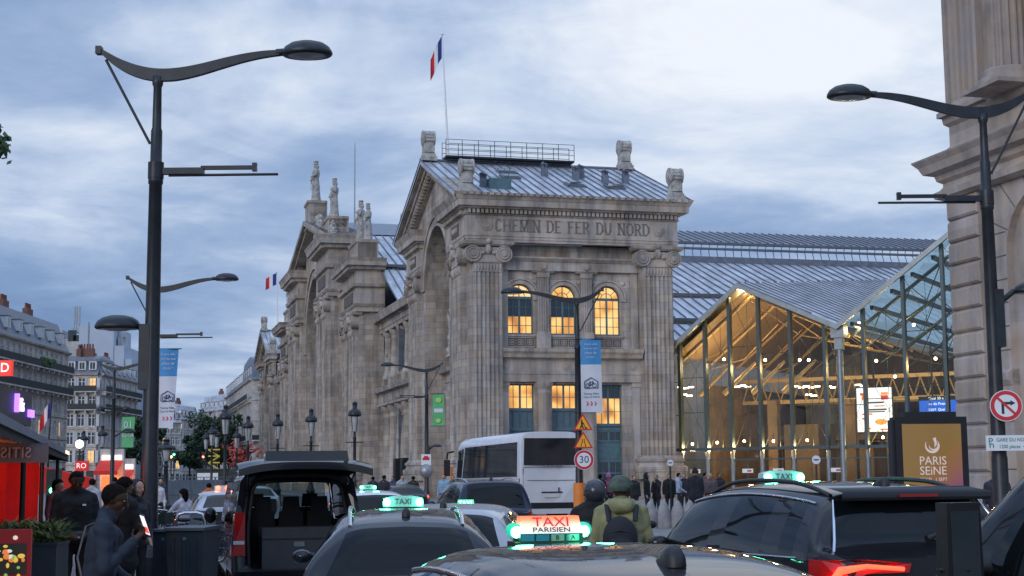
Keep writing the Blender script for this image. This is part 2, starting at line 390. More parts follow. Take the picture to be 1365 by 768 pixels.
def arch_ring(mb, f, c, r0, r1, zs, d0, d1, m=0, n=16):
    A, B = arcpts(c, r0, zs, n), arcpts(c, r1, zs, n)
    for i in range(n):
        P = [f(*A[i], d0), f(*A[i+1], d0), f(*B[i+1], d0), f(*B[i], d0), f(*A[i], d1), f(*A[i+1], d1), f(*B[i+1], d1), f(*B[i], d1)]
        mb.add(P, [(0, 1, 2, 3), (0, 4, 5, 1), (3, 2, 6, 7)], m)
def fluted(mb, f, a0, a1, z0, z1, d0, nf=6, depth=0.09, m=0):
    """a flat pilaster with flutes, projecting from d=0 to d=d0 (<0)"""
    w = (a1-a0)/(nf*2+1); pts = [(a0, 0)]
    for i in range(nf*2+1):
        x0, x1 = a0+i*w, a0+(i+1)*w
        if i % 2 == 0: pts += [(x0, d0), (x1, d0)]
        else: pts += [(x0+w*0.12, d0+depth), (x1-w*0.12, d0+depth)]
    pts.append((a1, 0))
    mb.prism(pts, lambda a, d: f(a, z0, d), lambda a, d: f(a, z1, d), m, caps=False)
def moulding(mb, f, a0, a1, prof, m=0, ret=True, back=0.3):
    """a horizontal moulding: prof = [(z, projection)], its ends returned by the projection"""
    for (z0, p0), (z1, p1) in zip(prof[:-1], prof[1:]):
        if abs(z1-z0) < 1e-4: continue
        e0, e1 = (p0, p1) if ret else (0, 0)
        P = [f(a0-e0, z0, -p0), f(a1+e0, z0, -p0), f(a1+e1, z1, -p1), f(a0-e1, z1, -p1), f(a0-e0, z0, back), f(a1+e0, z0, back), f(a1+e1, z1, back), f(a0-e1, z1, back)]
        mb.add(P, [(0, 1, 2, 3), (4, 0, 3, 7), (1, 5, 6, 2), (0, 4, 5, 1), (3, 2, 6, 7)], m)
def dentils(mb, f, a0, a1, z0, z1, p0, p1, pitch=0.34, m=0):
    n = max(1, int((a1-a0)/pitch))
    for i in range(n):
        a = a0 + (i+0.2)*(a1-a0)/n; wbox(mb, f, a, a+(a1-a0)/n*0.6, z0, z1, -p1, -p0, m)
def ionic(f, a0, a1, z0, z1, dep, parent, name='capital'):
    """ionic capital: neck, egg band, two volutes, abacus"""
    mb = MB(); h = z1-z0; w = a1-a0; c = (a0+a1)/2
    wbox(mb, f, a0-0.02, a1+0.02, z0-h*0.42, z0, -dep-0.05, 0.05)
    nb = 9
    for i in range(nb):
        x = a0 + (i+0.5)*w/nb; mb.ball(f(x, z0-h*0.2, -dep-0.05), (w/nb*0.40, w/nb*0.40, h*0.2), 6)
    wbox(mb, f, a0-0.1, a1+0.1, z0, z0+h*0.16, -dep-0.14, 0.05)
    wbox(mb, f, a0-0.05, a1+0.05, z0+h*0.16, z0+h*0.72, -dep-0.12, 0.05)
    moulding(mb, f, a0-0.22, a1+0.22, [(z0+h*0.78, dep+0.12), (z0+h*0.86, dep+0.26), (z0+h, dep+0.30)])
    r = h*0.40
    for x in (a0-0.12, a1+0.12):
        for k, (rr, dd) in enumerate(((r, 0.24), (r*0.66, 0.30), (r*0.30, 0.38))):
            n = 14; zc = z0+h*0.40
            P = [f(x+rr*math.cos(2*PI*i/n), zc+rr*math.sin(2*PI*i/n), -dep-dd) for i in range(n)] + [f(x+rr*1.04*math.cos(2*PI*i/n), zc+rr*1.04*math.sin(2*PI*i/n), 0.0) for i in range(n)]
            mb.add(P, [tuple(range(n)), *[(i, n+i, n+(i+1) % n, (i+1) % n) for i in range(n)]], 0)
            if k < 2:
                q = rr*0.86; P2 = [f(x+s_*math.cos(2*PI*i/n), zc+s_*math.sin(2*PI*i/n), -dep-dd-e) for (s_, e) in ((rr, 0.0), (rr*0.97, 0.05), (q, 0.05), (q*0.95, 0.0)) for i in range(n)]
                mb.add(P2, [(j*n+i, j*n+(i+1) % n, (j+1)*n+(i+1) % n, (j+1)*n+i) for j in range(3) for i in range(n)], 0)
    mb.ball(f(c, z0+h*0.62, -dep-0.16), (w*0.12, w*0.12, h*0.26), 8)
    mb.ball(f(c, z0+h*0.98, -dep-0.28), (w*0.10, w*0.10, h*0.14), 8)
    for e in (-1, 1): mb.ball(f(c+e*w*0.2, z0+h*0.45, -dep-0.14), (w*0.1, w*0.1, h*0.1), 8)
    return mb.build(name, M_['stone_plain'], parent)
def col_round(mb, x, y, z0, z1, r, m=0, n=12, base=True, cap=True):
    pr = []
    if base: pr += [(r*1.38, z0), (r*1.38, z0+r*0.35), (r*1.3, z0+r*0.5), (r*1.12, z0+r*0.75)]
    else: pr += [(r, z0)]
    pr += [(r, z0+r*1.0), (r, z0+(z1-z0)*0.4), (r*0.86, z1-r*1.6)]
    if cap: pr += [(r*0.95, z1-r*1.5), (r*0.88, z1-r*1.3), (r*1.0, z1-r*0.8), (r*1.25, z1-r*0.55), (r*1.3, z1)]
    else: pr += [(r*0.86, z1)]
    mb.lathe(pr, (x, y, 0), n, m)
def window_mesh(mb, f, c, w, zb, zt, arched, d, cols, rows, trans=None, fr=0.10, lit=None):
    """joinery (0), dark glass (1), lit glass (2): cols x rows panes behind bars. lit(i, j, n) says which panes are lit"""
    l, r = c-w/2, c+w/2; top = zt + (w/2 if arched else 0)
    wbox(mb, f, l, l+fr, zb, zt, d, d+0.1, 0); wbox(mb, f, r-fr, r, zb, zt, d, d+0.1, 0)
    wbox(mb, f, l+fr, r-fr, zb, zb+fr*1.3, d, d+0.1, 0)
    if not arched: wbox(mb, f, l+fr, r-fr, zt-fr, zt, d, d+0.1, 0)
    for j in range(rows):
        z0 = zb + (zt-zb)*j/rows; z1 = zb + (zt-zb)*(j+1)/rows
        for i in range(cols):
            x0 = l+w*i/cols; x1 = l+w*(i+1)/cols
            mb.add([f(x0, z0, d+0.06), f(x1, z0, d+0.06), f(x1, z1, d+0.06), f(x0, z1, d+0.06)], [(0, 1, 2, 3)], 2 if lit and lit(i, j) else 1)
        if j: wbox(mb, f, l+fr, r-fr, z0-0.022, z0+0.022, d+0.012, d+0.09, 0)
    for i in range(1, cols):
        t = 0.075 if (cols % 2 == 0 and i == cols//2) else 0.022
        wbox(mb, f, l+w*i/cols-t, l+w*i/cols+t, zb+fr, zt, d+0.006, d+0.088, 0)
    for z in (trans or []): wbox(mb, f, l+fr*0.5, r-fr*0.5, z-0.11, z+0.11, d-0.03, d+0.086, 0)
    if arched:
        n = 12; A = arcpts(c, w/2-0.02, zt, n)
        P = [f(c, zt, d+0.06)] + [f(a, z, d+0.06) for a, z in A]
        mb.add(P, [(0, i+1, i+2) for i in range(n)], 2 if lit and lit(0, rows) else 1)
        arch_ring(mb, f, c, w/2-fr, w/2, zt, d, d+0.1, 0, n)
        arch_ring(mb, f, c, w*0.22, w*0.22+0.045, zt, d+0.01, d+0.09, 0, 8)
        wbox(mb, f, l+fr*0.5, r-fr*0.5, zt-0.10, zt+0.10, d-0.03, d+0.087, 0)
        for ang in (45, 90, 135):
            ca, sa = math.cos(R(ang)), math.sin(R(ang)); q0, q1 = (0.0 if ang == 90 else w*0.22), w/2-fr*0.5; t = 0.035 if ang == 90 else 0.022
            P = [f(c+ca*q+e*sa*t, zt+sa*q-e*ca*t, dd) for dd in (d+0.011, d+0.085) for q in (q0, q1) for e in (-1, 1)]
            mb.add(P, [(0, 2, 3, 1), (4, 5, 7, 6), (0, 4, 6, 2), (1, 3, 7, 5)], 0)
WM = [M_['teal'], M_['darkglass'], M_['lit']]
st, stp = M_['stone'], M_['stone_plain']

# ---------------------------------------------------------------- end face of the near pavilion
f0 = endface(0.0); f1 = endface(0.55)
BW = [(3.99, 2.06), (7.37, 1.98), (10.87, 2.04)]      # the three bays
mb = MB()
wall(mb, f1, 2.4, 13.3, 0, 19.1, [], 0.01, d0=0.62)     # backing sheet behind the openings
wall(mb, f1, 2.4, 13.3, 0, 8.9, [(c, w, 0, 8.6, False) for c, w in BW], 0.6)
wall(mb, f1, 2.4, 13.3, 10.5, 18.0, [(c, w, 12.3, 15.08, True) for c, w in BW], 0.6)
wbox(mb, f1, 2.4, 13.3, 18.0, 19.1, 0.25, 0.6)
wbox(mb, f0, 0, 2.42, 0, 19.1, 0.0, 3.0); wbox(mb, f0, 13.28, 15.95, 0, 19.1, 0.0, 3.0)   # corner piers
mb.build('end_wall', st, ST)
for c, w in BW:                                         # upper windows
    m_ = MB(); k = BW.index((c, w))
    window_mesh(m_, f1, c, w, 12.3, 15.08, True, 0.3, 4, 4, [], lit=(lambda i, j, k=k: (j != 2 and j != 3) if k == 0 else ((j < 2 or j == 4) if k == 1 else True)))
    if k < 2: pass
    m_.build('arched_window', WM, ST)
    m_ = MB(); arch_ring(m_, f1, c, w/2, w/2+0.26, 15.08, -0.10, 0.05); arch_ring(m_, f1, c, w/2+0.30, w/2+0.42, 15.08, -0.16, 0.05)
    wbox(m_, f1, c-w/2-0.42, c-w/2, 14.9, 15.08, -0.12, 0.05); wbox(m_, f1, c+w/2, c+w/2+0.42, 14.9, 15.08, -0.12, 0.05)
    wbox(m_, f1, c-w/2-0.2, c+w/2+0.2, 12.14, 12.3, -0.12, 0.3)
    m_.build('archivolt', stp, ST)
    # pierced panel below the sill
    m_ = MB(); wbox(m_, f1, c-w/2-0.1, c+w/2+0.1, 11.34, 11.42, -0.06, 0.05); wbox(m_, f1, c-w/2-0.1, c+w/2+0.1, 12.02, 12.10, -0.06, 0.05)
    for q in range(3):
        x = c + (q-1)*w*0.34
        for e in range(4):
            A = PI/4+e*PI/2; P = (x+0.15*math.cos(A), 11.72+0.15*math.sin(A)); n = 9
            V1 = [f1(P[0]+rr*math.cos(2*PI*i/n), P[1]+rr*math.sin(2*PI*i/n), -0.05) for rr in (0.125, 0.07) for i in range(n)]
            m_.add(V1, [(i, (i+1) % n, n+(i+1) % n, n+i) for i in range(n)], 0)
        wbox(m_, f1, x+w*0.17-0.02, x+w*0.17+0.02, 11.42, 12.02, -0.05, 0.05)
        wbox(m_, f1, c-w/2, c+w/2, 11.42, 12.02, -0.004, 0.05, 1) if q == 0 else None
    m_.build('pierced_panel', [stp, M_['stone_dark']], ST)
    # ground-floor door-height window: blue-green joinery, top panes lit
    m_ = MB(); zb = 0.0
    zl = 6.7 if k < 2 else 5.55
    window_mesh(m_, f1, c, w, zl, 8.6, False, 0.32, 4, 2 if k < 2 else 3, [], lit=lambda i, j, k=k: k < 2 or j < 2)
    wbox(m_, f1, c-w/2, c+w/2, 5.15, zl, 0.40, 0.44, 3); wbox(m_, f1, c-w/2, c+w/2, zl-0.08, zl, 0.28, 0.41, 0)
    for i in range(5): wbox(m_, f1, c-w/2+w*i/4-0.03, c-w/2+w*i/4+0.03, 5.35, zl-0.08, 0.33, 0.41, 0)
    wbox(m_, f1, c-w/2, c+w/2, 5.15, 5.35, 0.28, 0.42, 0)
    if k < 2:
        wbox(m_, f1, c-w/2, c+w/2, 3.3, 5.15, 0.40, 0.44, 3)
        for i in range(5): wbox(m_, f1, c-w/2+w*i/4-0.03, c-w/2+w*i/4+0.03, 3.3, 5.15, 0.33, 0.42, 0)
        window_mesh(m_, f1, c, w, 2.1, 3.3, False, 0.32, 4, 1)
        wbox(m_, f1, c-w/2, c+w/2, 0.13, 2.1, 0.36, 0.46, 0)
    else:
        window_mesh(m_, f1, c, w, 4.3, 5.15, False, 0.32, 4, 1); wbox(m_, f1, c-w/2, c+w/2, 2.9, 4.3, 0.38, 0.44, 0)
        wbox(m_, f1, c-w/2+0.1, c+w/2-0.1, 3.05, 4.15, 0.35, 0.40, 0); window_mesh(m_, f1, c, w, 1.9, 2.9, False, 0.32, 4, 1)
        wbox(m_, f1, c-w/2, c+w/2, 0.13, 1.9, 0.36, 0.46, 1)
    for e in (-1, 0, 1): wbox(m_, f1, c+e*w*0.25-0.03+(0.0), c+e*w*0.25+0.03, 0.13, 2.1, 0.34, 0.40, 0)
    m_.build('tall_window', WM + [mat('blind_behind_glass', (0.10, 0.15, 0.18), 0.35, 0, 0.15)] if c == BW[0][0] else WM + [bpy.data.materials['blind_behind_glass']], ST)
# pilasters between the bays
for x in (5.72, 9.12):
    m_ = MB(); fluted(m_, f1, x-0.42, x+0.42, 11.3, 16.6, -0.28, 4, 0.05)
    wbox(m_, f1, x-0.55, x+0.55, 11.2, 12.3, -0.34, 0); wbox(m_, f1, x-0.5, x+0.5, 12.3, 12.5, -0.33, 0)
    wbox(m_, f1, x-0.48, x+0.48, 16.6, 16.95, -0.34, 0); moulding(m_, f1, x-0.5, x+0.5, [(16.95, 0.30), (17.1, 0.42), (17.2, 0.42)])
    m_.build('pilaster', stp, ST)
    m_ = MB(); col_round(m_, x, 0.45, 0.13, 8.75, 0.56); wbox(m_, f1, x-0.78, x+0.78, 0.13, 0.75, -0.85, 0)
    m_.build('column', stp, ST)
for x in (2.72, 12.95):
    m_ = MB(); wbox(m_, f1, x-0.28, x+0.28, 0.13, 8.4, -0.25, 0); wbox(m_, f1, x-0.34, x+0.34, 8.4, 8.8, -0.32, 0); wbox(m_, f1, x-0.28, x+0.28, 11.2, 17.1, -0.18, 0)
    m_.build('pilaster', stp, ST)
# horizontal bands of the middle bay
m_ = MB()
moulding(m_, f1, 2.4, 13.3, [(8.75, 0.42), (9.3, 0.42), (9.32, 0.47), (9.42, 0.47), (9.44, 0.40), (10.35, 0.40), (10.5, 0.55), (10.52, 0.85), (10.78, 0.95), (10.95, 1.1), (11.2, 1.15), (11.22, 0.5)], ret=False)
for x in (2.72, 7.37, 12.6):
    for rr, dd in ((0.3, 0.46), (0.18, 0.52)):
        n = 14; P = [f1(x+rr*math.cos(2*PI*i/n), 9.95+rr*math.sin(2*PI*i/n), -dd) for i in range(n)] + [f1(x+rr*math.cos(2*PI*i/n), 9.95+rr*math.sin(2*PI*i/n), 0) for i in range(n)]
        m_.add(P, [tuple(range(n)), *[(i, n+i, n+(i+1) % n, (i+1) % n) for i in range(n)]])
m_.build('string_course', stp, ST)
m_ = MB(); moulding(m_, f1, 2.4, 13.3, [(17.1, 0.36), (17.75, 0.36), (17.77, 0.42), (18.0, 0.62), (18.1, 0.62)], ret=False)
for x in (5.72, 9.12):
    for rr, dd in ((0.32, 0.42), (0.2, 0.50)):
        n = 14; P = [f1(x+rr*math.cos(2*PI*i/n), 17.42+rr*math.sin(2*PI*i/n), -dd) for i in range(n)] + [f1(x+rr*math.cos(2*PI*i/n), 17.42+rr*math.sin(2*PI*i/n), 0) for i in range(n)]
        m_.add(P, [tuple(range(n)), *[(i, n+i, n+(i+1) % n, (i+1) % n) for i in range(n)]])
for c, w in BW:
    for e in (-1, 1): m_.ball(f1(c+e*1.22, 16.3, -0.03), (0.2, 0.08, 0.2), 8)
m_.build('architrave', stp, ST)
# giant pilasters at the corners
def giant(f, a0, a1, z1=17.5, name='giant_pilaster', zc=19.1, nf=6, proj=0.42, z0=3.25):
    m_ = MB()
    fluted(m_, f, a0, a1, z0, z1, -proj, nf, 0.10)
    moulding(m_, f, a0-0.05, a1+0.05, [(1.5, proj+0.30), (2.0, proj+0.30), (2.05, proj+0.36), (2.4, proj+0.36), (2.5, proj+0.14), (2.75, proj+0.12), (2.8, proj+0.22), (3.0, proj+0.22), (3.1, proj+0.05), (z0, proj)])
    wbox(m_, f, a0-0.32, a1+0.32, 0, 1.5, -proj-0.30, 0.2)
    m_.build(name, st, ST)
    ionic(f, a0, a1, z1, zc, proj, ST)
giant(f0, 0.24, 2.36); giant(f0, 13.45, 15.72)
# pedestal courses
for a0, a1 in ((-0.1, 2.42), (13.28, 16.05)): m_ = MB(); wbox(m_, f0, a0, a1, 0.01, 0.5, -0.28, 0.1); m_.build('plinth', M_['rustic'], ST)
# entablature with the carved name
m_ = MB()
moulding(m_, f0, 0.0, 15.95, [(19.1, 0.32), (19.28, 0.32), (19.30, 0.37), (19.5, 0.37), (19.52, 0.42), (19.62, 0.42), (19.64, 0.34), (21.06, 0.34), (21.1, 0.44), (21.16, 0.50), (21.18, 0.40), (21.52, 0.42), (21.54, 0.72), (21.66, 0.80), (21.68, 1.05), (22.12, 1.08), (22.14, 1.12), (22.4, 1.26), (22.62, 1.38), (22.66, 0.6)])
dentils(m_, f0, -0.3, 16.25, 21.2, 21.5, 0.4, 0.66, 0.33)
dentils(m_, f0, -0.9, 16.9, 22.42, 22.6, 1.2, 1.42, 0.5)
m_.build('entablature', stp, ST)
for x, n in ((1.25, 0), (14.75, 0)):
    m2 = MB()
    for rr, dd in ((0.46, 0.39), (0.36, 0.44), (0.22, 0.50)):
        n = 18; P = [f0(x+rr*math.cos(2*PI*i/n), 20.35+rr*math.sin(2*PI*i/n), -dd) for i in range(n)] + [f0(x+rr*math.cos(2*PI*i/n), 20.35+rr*math.sin(2*PI*i/n), -0.2) for i in range(n)]
        m2.add(P, [tuple(range(n)), *[(i, n+i, n+(i+1) % n, (i+1) % n) for i in range(n)]])
    m2.build('roundel', stp, ST)
# the carved name, letters cut from strokes with serifs
def serif_text(txt, x0, x1, z0, h, y, parent):
    G = {'C': ('arc', 300, 60), 'H': [(0, 0, 0, 1), (.8, 0, .8, 1), (0, .5, .8, .5)], 'E': [(0, 0, 0, 1), (0, 0, .62, 0), (0, .52, .48, .52), (0, 1, .62, 1)],
         'M': [(0, 0, 0, 1), (0, 1, .45, .1), (.45, .1, .9, 1), (.9, 0, .9, 1)], 'I': [(0, 0, 0, 1)], 'N': [(0, 0, 0, 1), (0, 1, .75, 0), (.75, 0, .75, 1)],
         'D': [(0, 0, 0, 1), (0, 1, .4, 1), (.4, 1, .72, .75), (.72, .75, .72, .25), (.72, .25, .4, 0), (0, 0, .4, 0)],
         'F': [(0, 0, 0, 1), (0, .52, .45, .52), (0, 1, .6, 1)], 'R': [(0, 0, 0, 1), (0, 1, .4, 1), (.4, 1, .6, .85), (.6, .85, .6, .65), (.6, .65, .4, .5), (0, .5, .4, .5), (.35, .5, .7, 0)],
         'U': [(0, 1, 0, .3), (0, .3, .2, 0), (.2, 0, .5, 0), (.5, 0, .7, .3), (.7, .3, .7, 1)],
         'O': [(.2, 0, .55, 0), (.55, 0, .78, .25), (.78, .25, .78, .75), (.78, .75, .55, 1), (.55, 1, .2, 1), (.2, 1, 0, .75), (0, .75, 0, .25), (0, .25, .2, 0)]}
    G['C'] = [(.7, .82, .5, 1), (.5, 1, .22, 1), (.22, 1, 0, .72), (0, .72, 0, .28), (0, .28, .22, 0), (.22, 0, .5, 0), (.5, 0, .7, .18)]
    wd = {'I': .0, 'M': .9, 'H': .8, 'O': .78, 'N': .75, 'C': .7, 'D': .72, 'R': .7, 'U': .7, 'E': .62, 'F': .6, ' ': .35}
    gap = .42; tot = sum(wd[c]+gap for c in txt)-gap; sx = (x1-x0)/tot; x = x0; mb = MB(); t = h*0.085
    for ch in txt:
        for (ax, az, bx, bz) in G.get(ch, []):
            a = Vector((x+ax*sx, 0, z0+az*h)); b = Vector((x+bx*sx, 0, z0+bz*h)); d = (b-a); L = d.length; d.normalize(); n = Vector((-d.z, 0, d.x))
            vert = abs(d.x) < 0.5; w = t*(1.0 if vert else 0.62)
            a2, b2 = a-d*w*0.5, b+d*w*0.5
            P = [q+n*w*e+Vector((0, yy, 0)) for yy in (y, y+0.03) for q, e in ((a2, -1), (b2, -1), (b2, 1), (a2, 1))]
            mb.add(P, [(0, 1, 2, 3), (0, 4, 5, 1), (1, 5, 6, 2), (2, 6, 7, 3), (3, 7, 4, 0)])
            if vert and L > h*0.9 and ch not in 'O':
                for zq in (z0, z0+h): mb.box((x+ax*sx+(bx-ax)*sx*(1 if zq > z0 else 0), y+0.012, zq), (t*4.2, 0.03, t*0.7))
        x += (wd[ch]+gap)*sx
    return mb.build('carved_lettering', mat('engraved_letter', (0.19, 0.17, 0.15), 0.9, var=0.2), parent)
serif_text('CHEMIN DE FER DU NORD', 1.95, 13.95, 19.92, 0.86, -0.362, ST)

# ---------------------------------------------------------------- gabled pavilion as seen from the street (near one and its twin at the far end)
def relief(f, a0, a1, z0, z1, d, seed, parent, name='relief_group', m='stone_statue'):
    """carved figures in high relief"""
    r = random.Random(seed); mb = MB(); n = max(1, int((a1-a0)/1.1)); w = (a1-a0)/n
    for i in range(n):
        c = a0+(i+0.5)*w; h = (z1-z0)*r.uniform(0.85, 1.0)
        for k in range(6):
            q = k/5; mb.ball(f(c+r.uniform(-.08, .08)*w, z0+h*(0.08+0.62*q), d-0.25), (w*(0.46-0.18*q)*(0.8 if k % 2 else 1.0), w*(0.46-0.18*q), h*0.13), 8)
        mb.ball(f(c+r.uniform(-.1, .1)*w, z0+h*0.90, d-0.28), (h*0.07, h*0.07, h*0.09), 8)
        for e in (-1, 1): mb.tube([f(c+e*w*0.22, z0+h*0.76, d-0.25), f(c+e*w*0.42, z0+h*0.60, d-0.4), f(c+e*w*r.uniform(0.1, 0.5), z0+h*r.uniform(0.4, 0.85), d-0.5)], [h*0.04, h*0.035, h*0.03], 6)
    wbox(mb, f, a0, a1, z0-0.25, z0, d-0.7, d+0.1)
    return mb.build(name, M_[m], parent)
def acroterion(x, y, z, along='x', s=1.0, m='stone_statue'):
    mb = MB(); mb.X = Matrix.Translation((x, y, z)) @ (Matrix.Identity(4) if along == 'x' else Matrix.Rotation(PI/2, 4, 'Z')) @ Matrix.Scale(s, 4)
    mb.box((0, 0, 0.2), (1.35, 1.5, 0.4)); mb.box((0, 0, 0.5), (1.15, 1.25, 0.22)); mb.box((0, 0, 1.25), (1.0, 0.8, 1.3)); mb.box((0, 0, 0.75), (1.1, 1.0, 0.3), taper=0.85)
    n = 26; pts = [((0.66 if i % 2 else 0.58)*math.cos(2*PI*i/n), 2.15+(0.66 if i % 2 else 0.58)*math.sin(2*PI*i/n)) for i in range(n)]
    mb.prism(pts, lambda a, b: (-0.48, a, b), lambda a, b: (0.48, a, b))
    for e in (-1, 1):
        for q, w in ((0.70, 0.56), (0.45, 0.60), (0.2, 0.64)):
            p2 = [(q*math.cos(2*PI*i/20), 2.15+q*math.sin(2*PI*i/20)) for i in range(20)]; mb.prism(p2, lambda a, b: (e*0.42, a, b), lambda a, b: (e*w, a, b))
        mb.box((0, e*0.48, 1.05), (0.9, 0.2, 0.5), taper=0.7)
    return mb.build('acroterion', M_[m], ST)
def pavilion(s0, near):
    f = street(0.0); C = s0+11.9; rad = 4.8; zs = 17.4; S1 = s0+23.4
    mb = MB()
    # wall with the great arch, up to the rakes of the gable
    wall(mb, f, s0+(2.9 if near else 0.0), S1, 0, 19.1, [(C, 2*rad, 0, zs, True)] if False else [(C, 2*rad, 0, 19.1, False)], 2.6)
    A = arcpts(C, rad, zs, 18); zg = lambda a: 22.6+ (11.9-abs(a-C))*0.415
    for p, q in zip(A[:-1], A[1:]):
        zt = lambda a: max(zg(a), 22.6)
        P = [f(*p, 0.0), f(*q, 0.0), f(q[0], zt(q[0]), 0.0), f(p[0], zt(p[0]), 0.0), f(*p, 2.6), f(*q, 2.6)]
        mb.add(P, [(0, 1, 2, 3), (0, 4, 5, 1)])
    for a0, a1 in ((s0, C-rad), (C+rad, S1)):
        P = [f(a0, 19.1, 0), f(a1, 19.1, 0), f(a1, zg(a1), 0), f(a0, zg(a0), 0)]; mb.add(P, [(0, 1, 2, 3)])
    mb.build('street_wall', st, ST)
    mb = MB(); arch_ring(mb, f, C, rad, rad+0.7, zs, -0.14, 0.05); arch_ring(mb, f, C, rad+0.7, rad+0.95, zs, -0.26, 0.05)
    mb.build('archivolt', stp, ST)
    # inside the arch
    fb = street(2.6); mb = MB()
    wbox(mb, fb, C-rad, C+rad, 0, 22.4, 0.0, 0.4)
    moulding(mb, fb, C-rad, C+rad, [(8.9, 0.9), (9.6, 0.9), (9.62, 1.0), (10.3, 0.96), (10.4, 1.5), (10.75, 1.6), (10.8, 0.9)], ret=False)
    for k in range(4): col_round(mb, 1.9, C-rad+1.1+k*(2*rad-2.2)/3, 0.13, 8.9, 0.5)
    mb.build('arch_screen', st, ST)
    mb = MB(); window_mesh(mb, fb, C, 2*rad-1.6, 11.4, zs, True, -0.12, 8, 6); mb.build('great_window', WM, ST)
    relief(fb, C-rad+0.6, C+rad-0.6, 12.0, 16.6, -0.3, int(s0)+3, ST)
    # piers with ionic pilasters
    for a0, a1 in ((s0+1.2, s0+4.2), (C+rad+1.7, S1-1.2)):
        giant(f, a0, a1, nf=7)
    # entablature blocks over the piers
    for a0, a1 in ((s0, C-rad-0.75), (C+rad+0.75, S1)):
        mb = MB(); fe = street(0.0)
        if near and a0 == s0: a0 = s0+0.35
        moulding(mb, fe, a0, a1, [(19.1, 0.32), (19.28, 0.32), (19.30, 0.37), (19.5, 0.37), (19.52, 0.42), (19.62, 0.42), (19.64, 0.33), (21.06, 0.33), (21.16, 0.50), (21.18, 0.39), (21.52, 0.41), (21.54, 0.71), (21.66, 0.79), (21.68, 1.04), (22.12, 1.07), (22.4, 1.25), (22.60, 1.37), (22.63, 0.3)])
        dentils(mb, fe, a0-0.2, a1+0.2, 21.2, 21.5, 0.4, 0.66, 0.33)
        wbox(mb, fe, (a0+a1)/2-1.2, (a0+a1)/2+1.2, 19.9, 20.8, -0.40, 0, 1)
        for k in range(5): mb.ball(fe((a0+a1)/2-0.8+0.4*k, 20.35, -0.42), (0.1, 0.2, 0.25), 7)
        mb.build('entablature_block', [stp, M_['stone_dark']], ST)
    # raking cornice and recessed tympanum
    mb = MB()
    def rake(a0, z0, a1, z1, w, dep, off):
        P = [f(a0, z0+off, -dep), f(a1, z1+off, -dep), f(a1, z1+off+w, -dep), f(a0, z0+off+w, -dep), f(a0, z0+off, 0.6), f(a1, z1+off, 0.6), f(a1, z1+off+w, 0.6), f(a0, z0+off+w, 0.6)]
        mb.add(P, [(0, 1, 2, 3), (0, 4, 5, 1), (3, 2, 6, 7), (0, 3, 7, 4), (1, 5, 6, 2)])
    za = 27.35
    for e in (-1, 1):
        a0 = C+e*12.7
        rake(a0, 22.3, C, za-0.2, 0.45, 1.28, 0.0); rake(a0, 22.3, C, za-0.2, 0.35, 0.95, -0.36); rake(C+e*11.2, 22.35, C, za-0.9, 0.5, 0.35, -0.12)
        n = 26
        for k in range(n):
            q = (k+0.5)/n; a = a0+(C-a0)*q; z = 22.3+(za-0.2-22.3)*q
            wbox(mb, f, a-0.12, a+0.12, z-0.66, z-0.38, -0.8, 0.0)
    mb.build('gable_cornice', stp, ST)
    # roof
    mb = MB(); x0, x1 = -1.38, 17.2
    for e in (-1, 1):
        ye, yr = C+e*13.0, C
        mb.add([(x0, ye, 22.62), (x1, ye, 22.62), (x1, yr, 27.62), (x0, yr, 27.62)], [(0, 1, 2, 3)], 0)
        mb.add([(x0, ye, 22.55), (x1, ye, 22.55), (x1, yr, 27.5), (x0, yr, 27.5)], [(3, 2, 1, 0)], 0)
        mb.add([(x0, ye, 22.62), (x0, yr, 27.62), (x0, yr, 27.3), (x0, ye, 22.3)], [(0, 1, 2, 3)], 0)
        mb.add([(x1, ye, 22.62), (x1, yr, 27.62), (x1, yr, 27.3), (x1, ye, 22.3)], [(0, 1, 2, 3)], 0)
        nrib = 26
        for k in range(nrib+1):
            x = x0+(x1-x0)*k/nrib
            mb.add([(x-0.035, ye, 22.63), (x+0.035, ye, 22.63), (x+0.035, yr, 27.63), (x-0.035, yr, 27.63), (x-0.035, ye, 22.72), (x+0.035, ye, 22.72), (x+0.035, yr, 27.72), (x-0.035, yr, 27.72)], [(4, 5, 6, 7), (0, 1, 5, 4), (1, 2, 6, 5), (3, 0, 4, 7)], 1)
    mb.tube([(x0, C, 27.68), (x1, C, 27.68)], 0.14, 8, 1)
    roof = mb.build('roof', [M_['zinc'], M_['zinc_dark']], ST)
    # the right end of the block and its back
    mb = MB(); mb.b2((15.5, s0+3.0, 0), (15.95, S1, 22.5)); mb.b2((3.0, S1-0.4, 0), (15.5, S1, 22.5))
    mb.add([(15.95, s0-0.5, 22.4), (15.95, S1+0.5, 22.4), (15.95, C, 27.4)], [(0, 1, 2)])
    mb.build('flank_wall', st, ST)
    for (x, y, z, al) in ((-0.7, C, 27.55, 'y'), (-0.3, s0-0.3, 22.66, 'x'), (-0.3, S1+0.3, 22.66, 'x'), (16.3, C, 27.55, 'y'), (16.2, s0-0.3, 22.66, 'x')):
        acroterion(x, y, z, 'x', 0.92)
    return C, roof
PC, near_roof = pavilion(0.0, True)
pavilion(146.6, False)
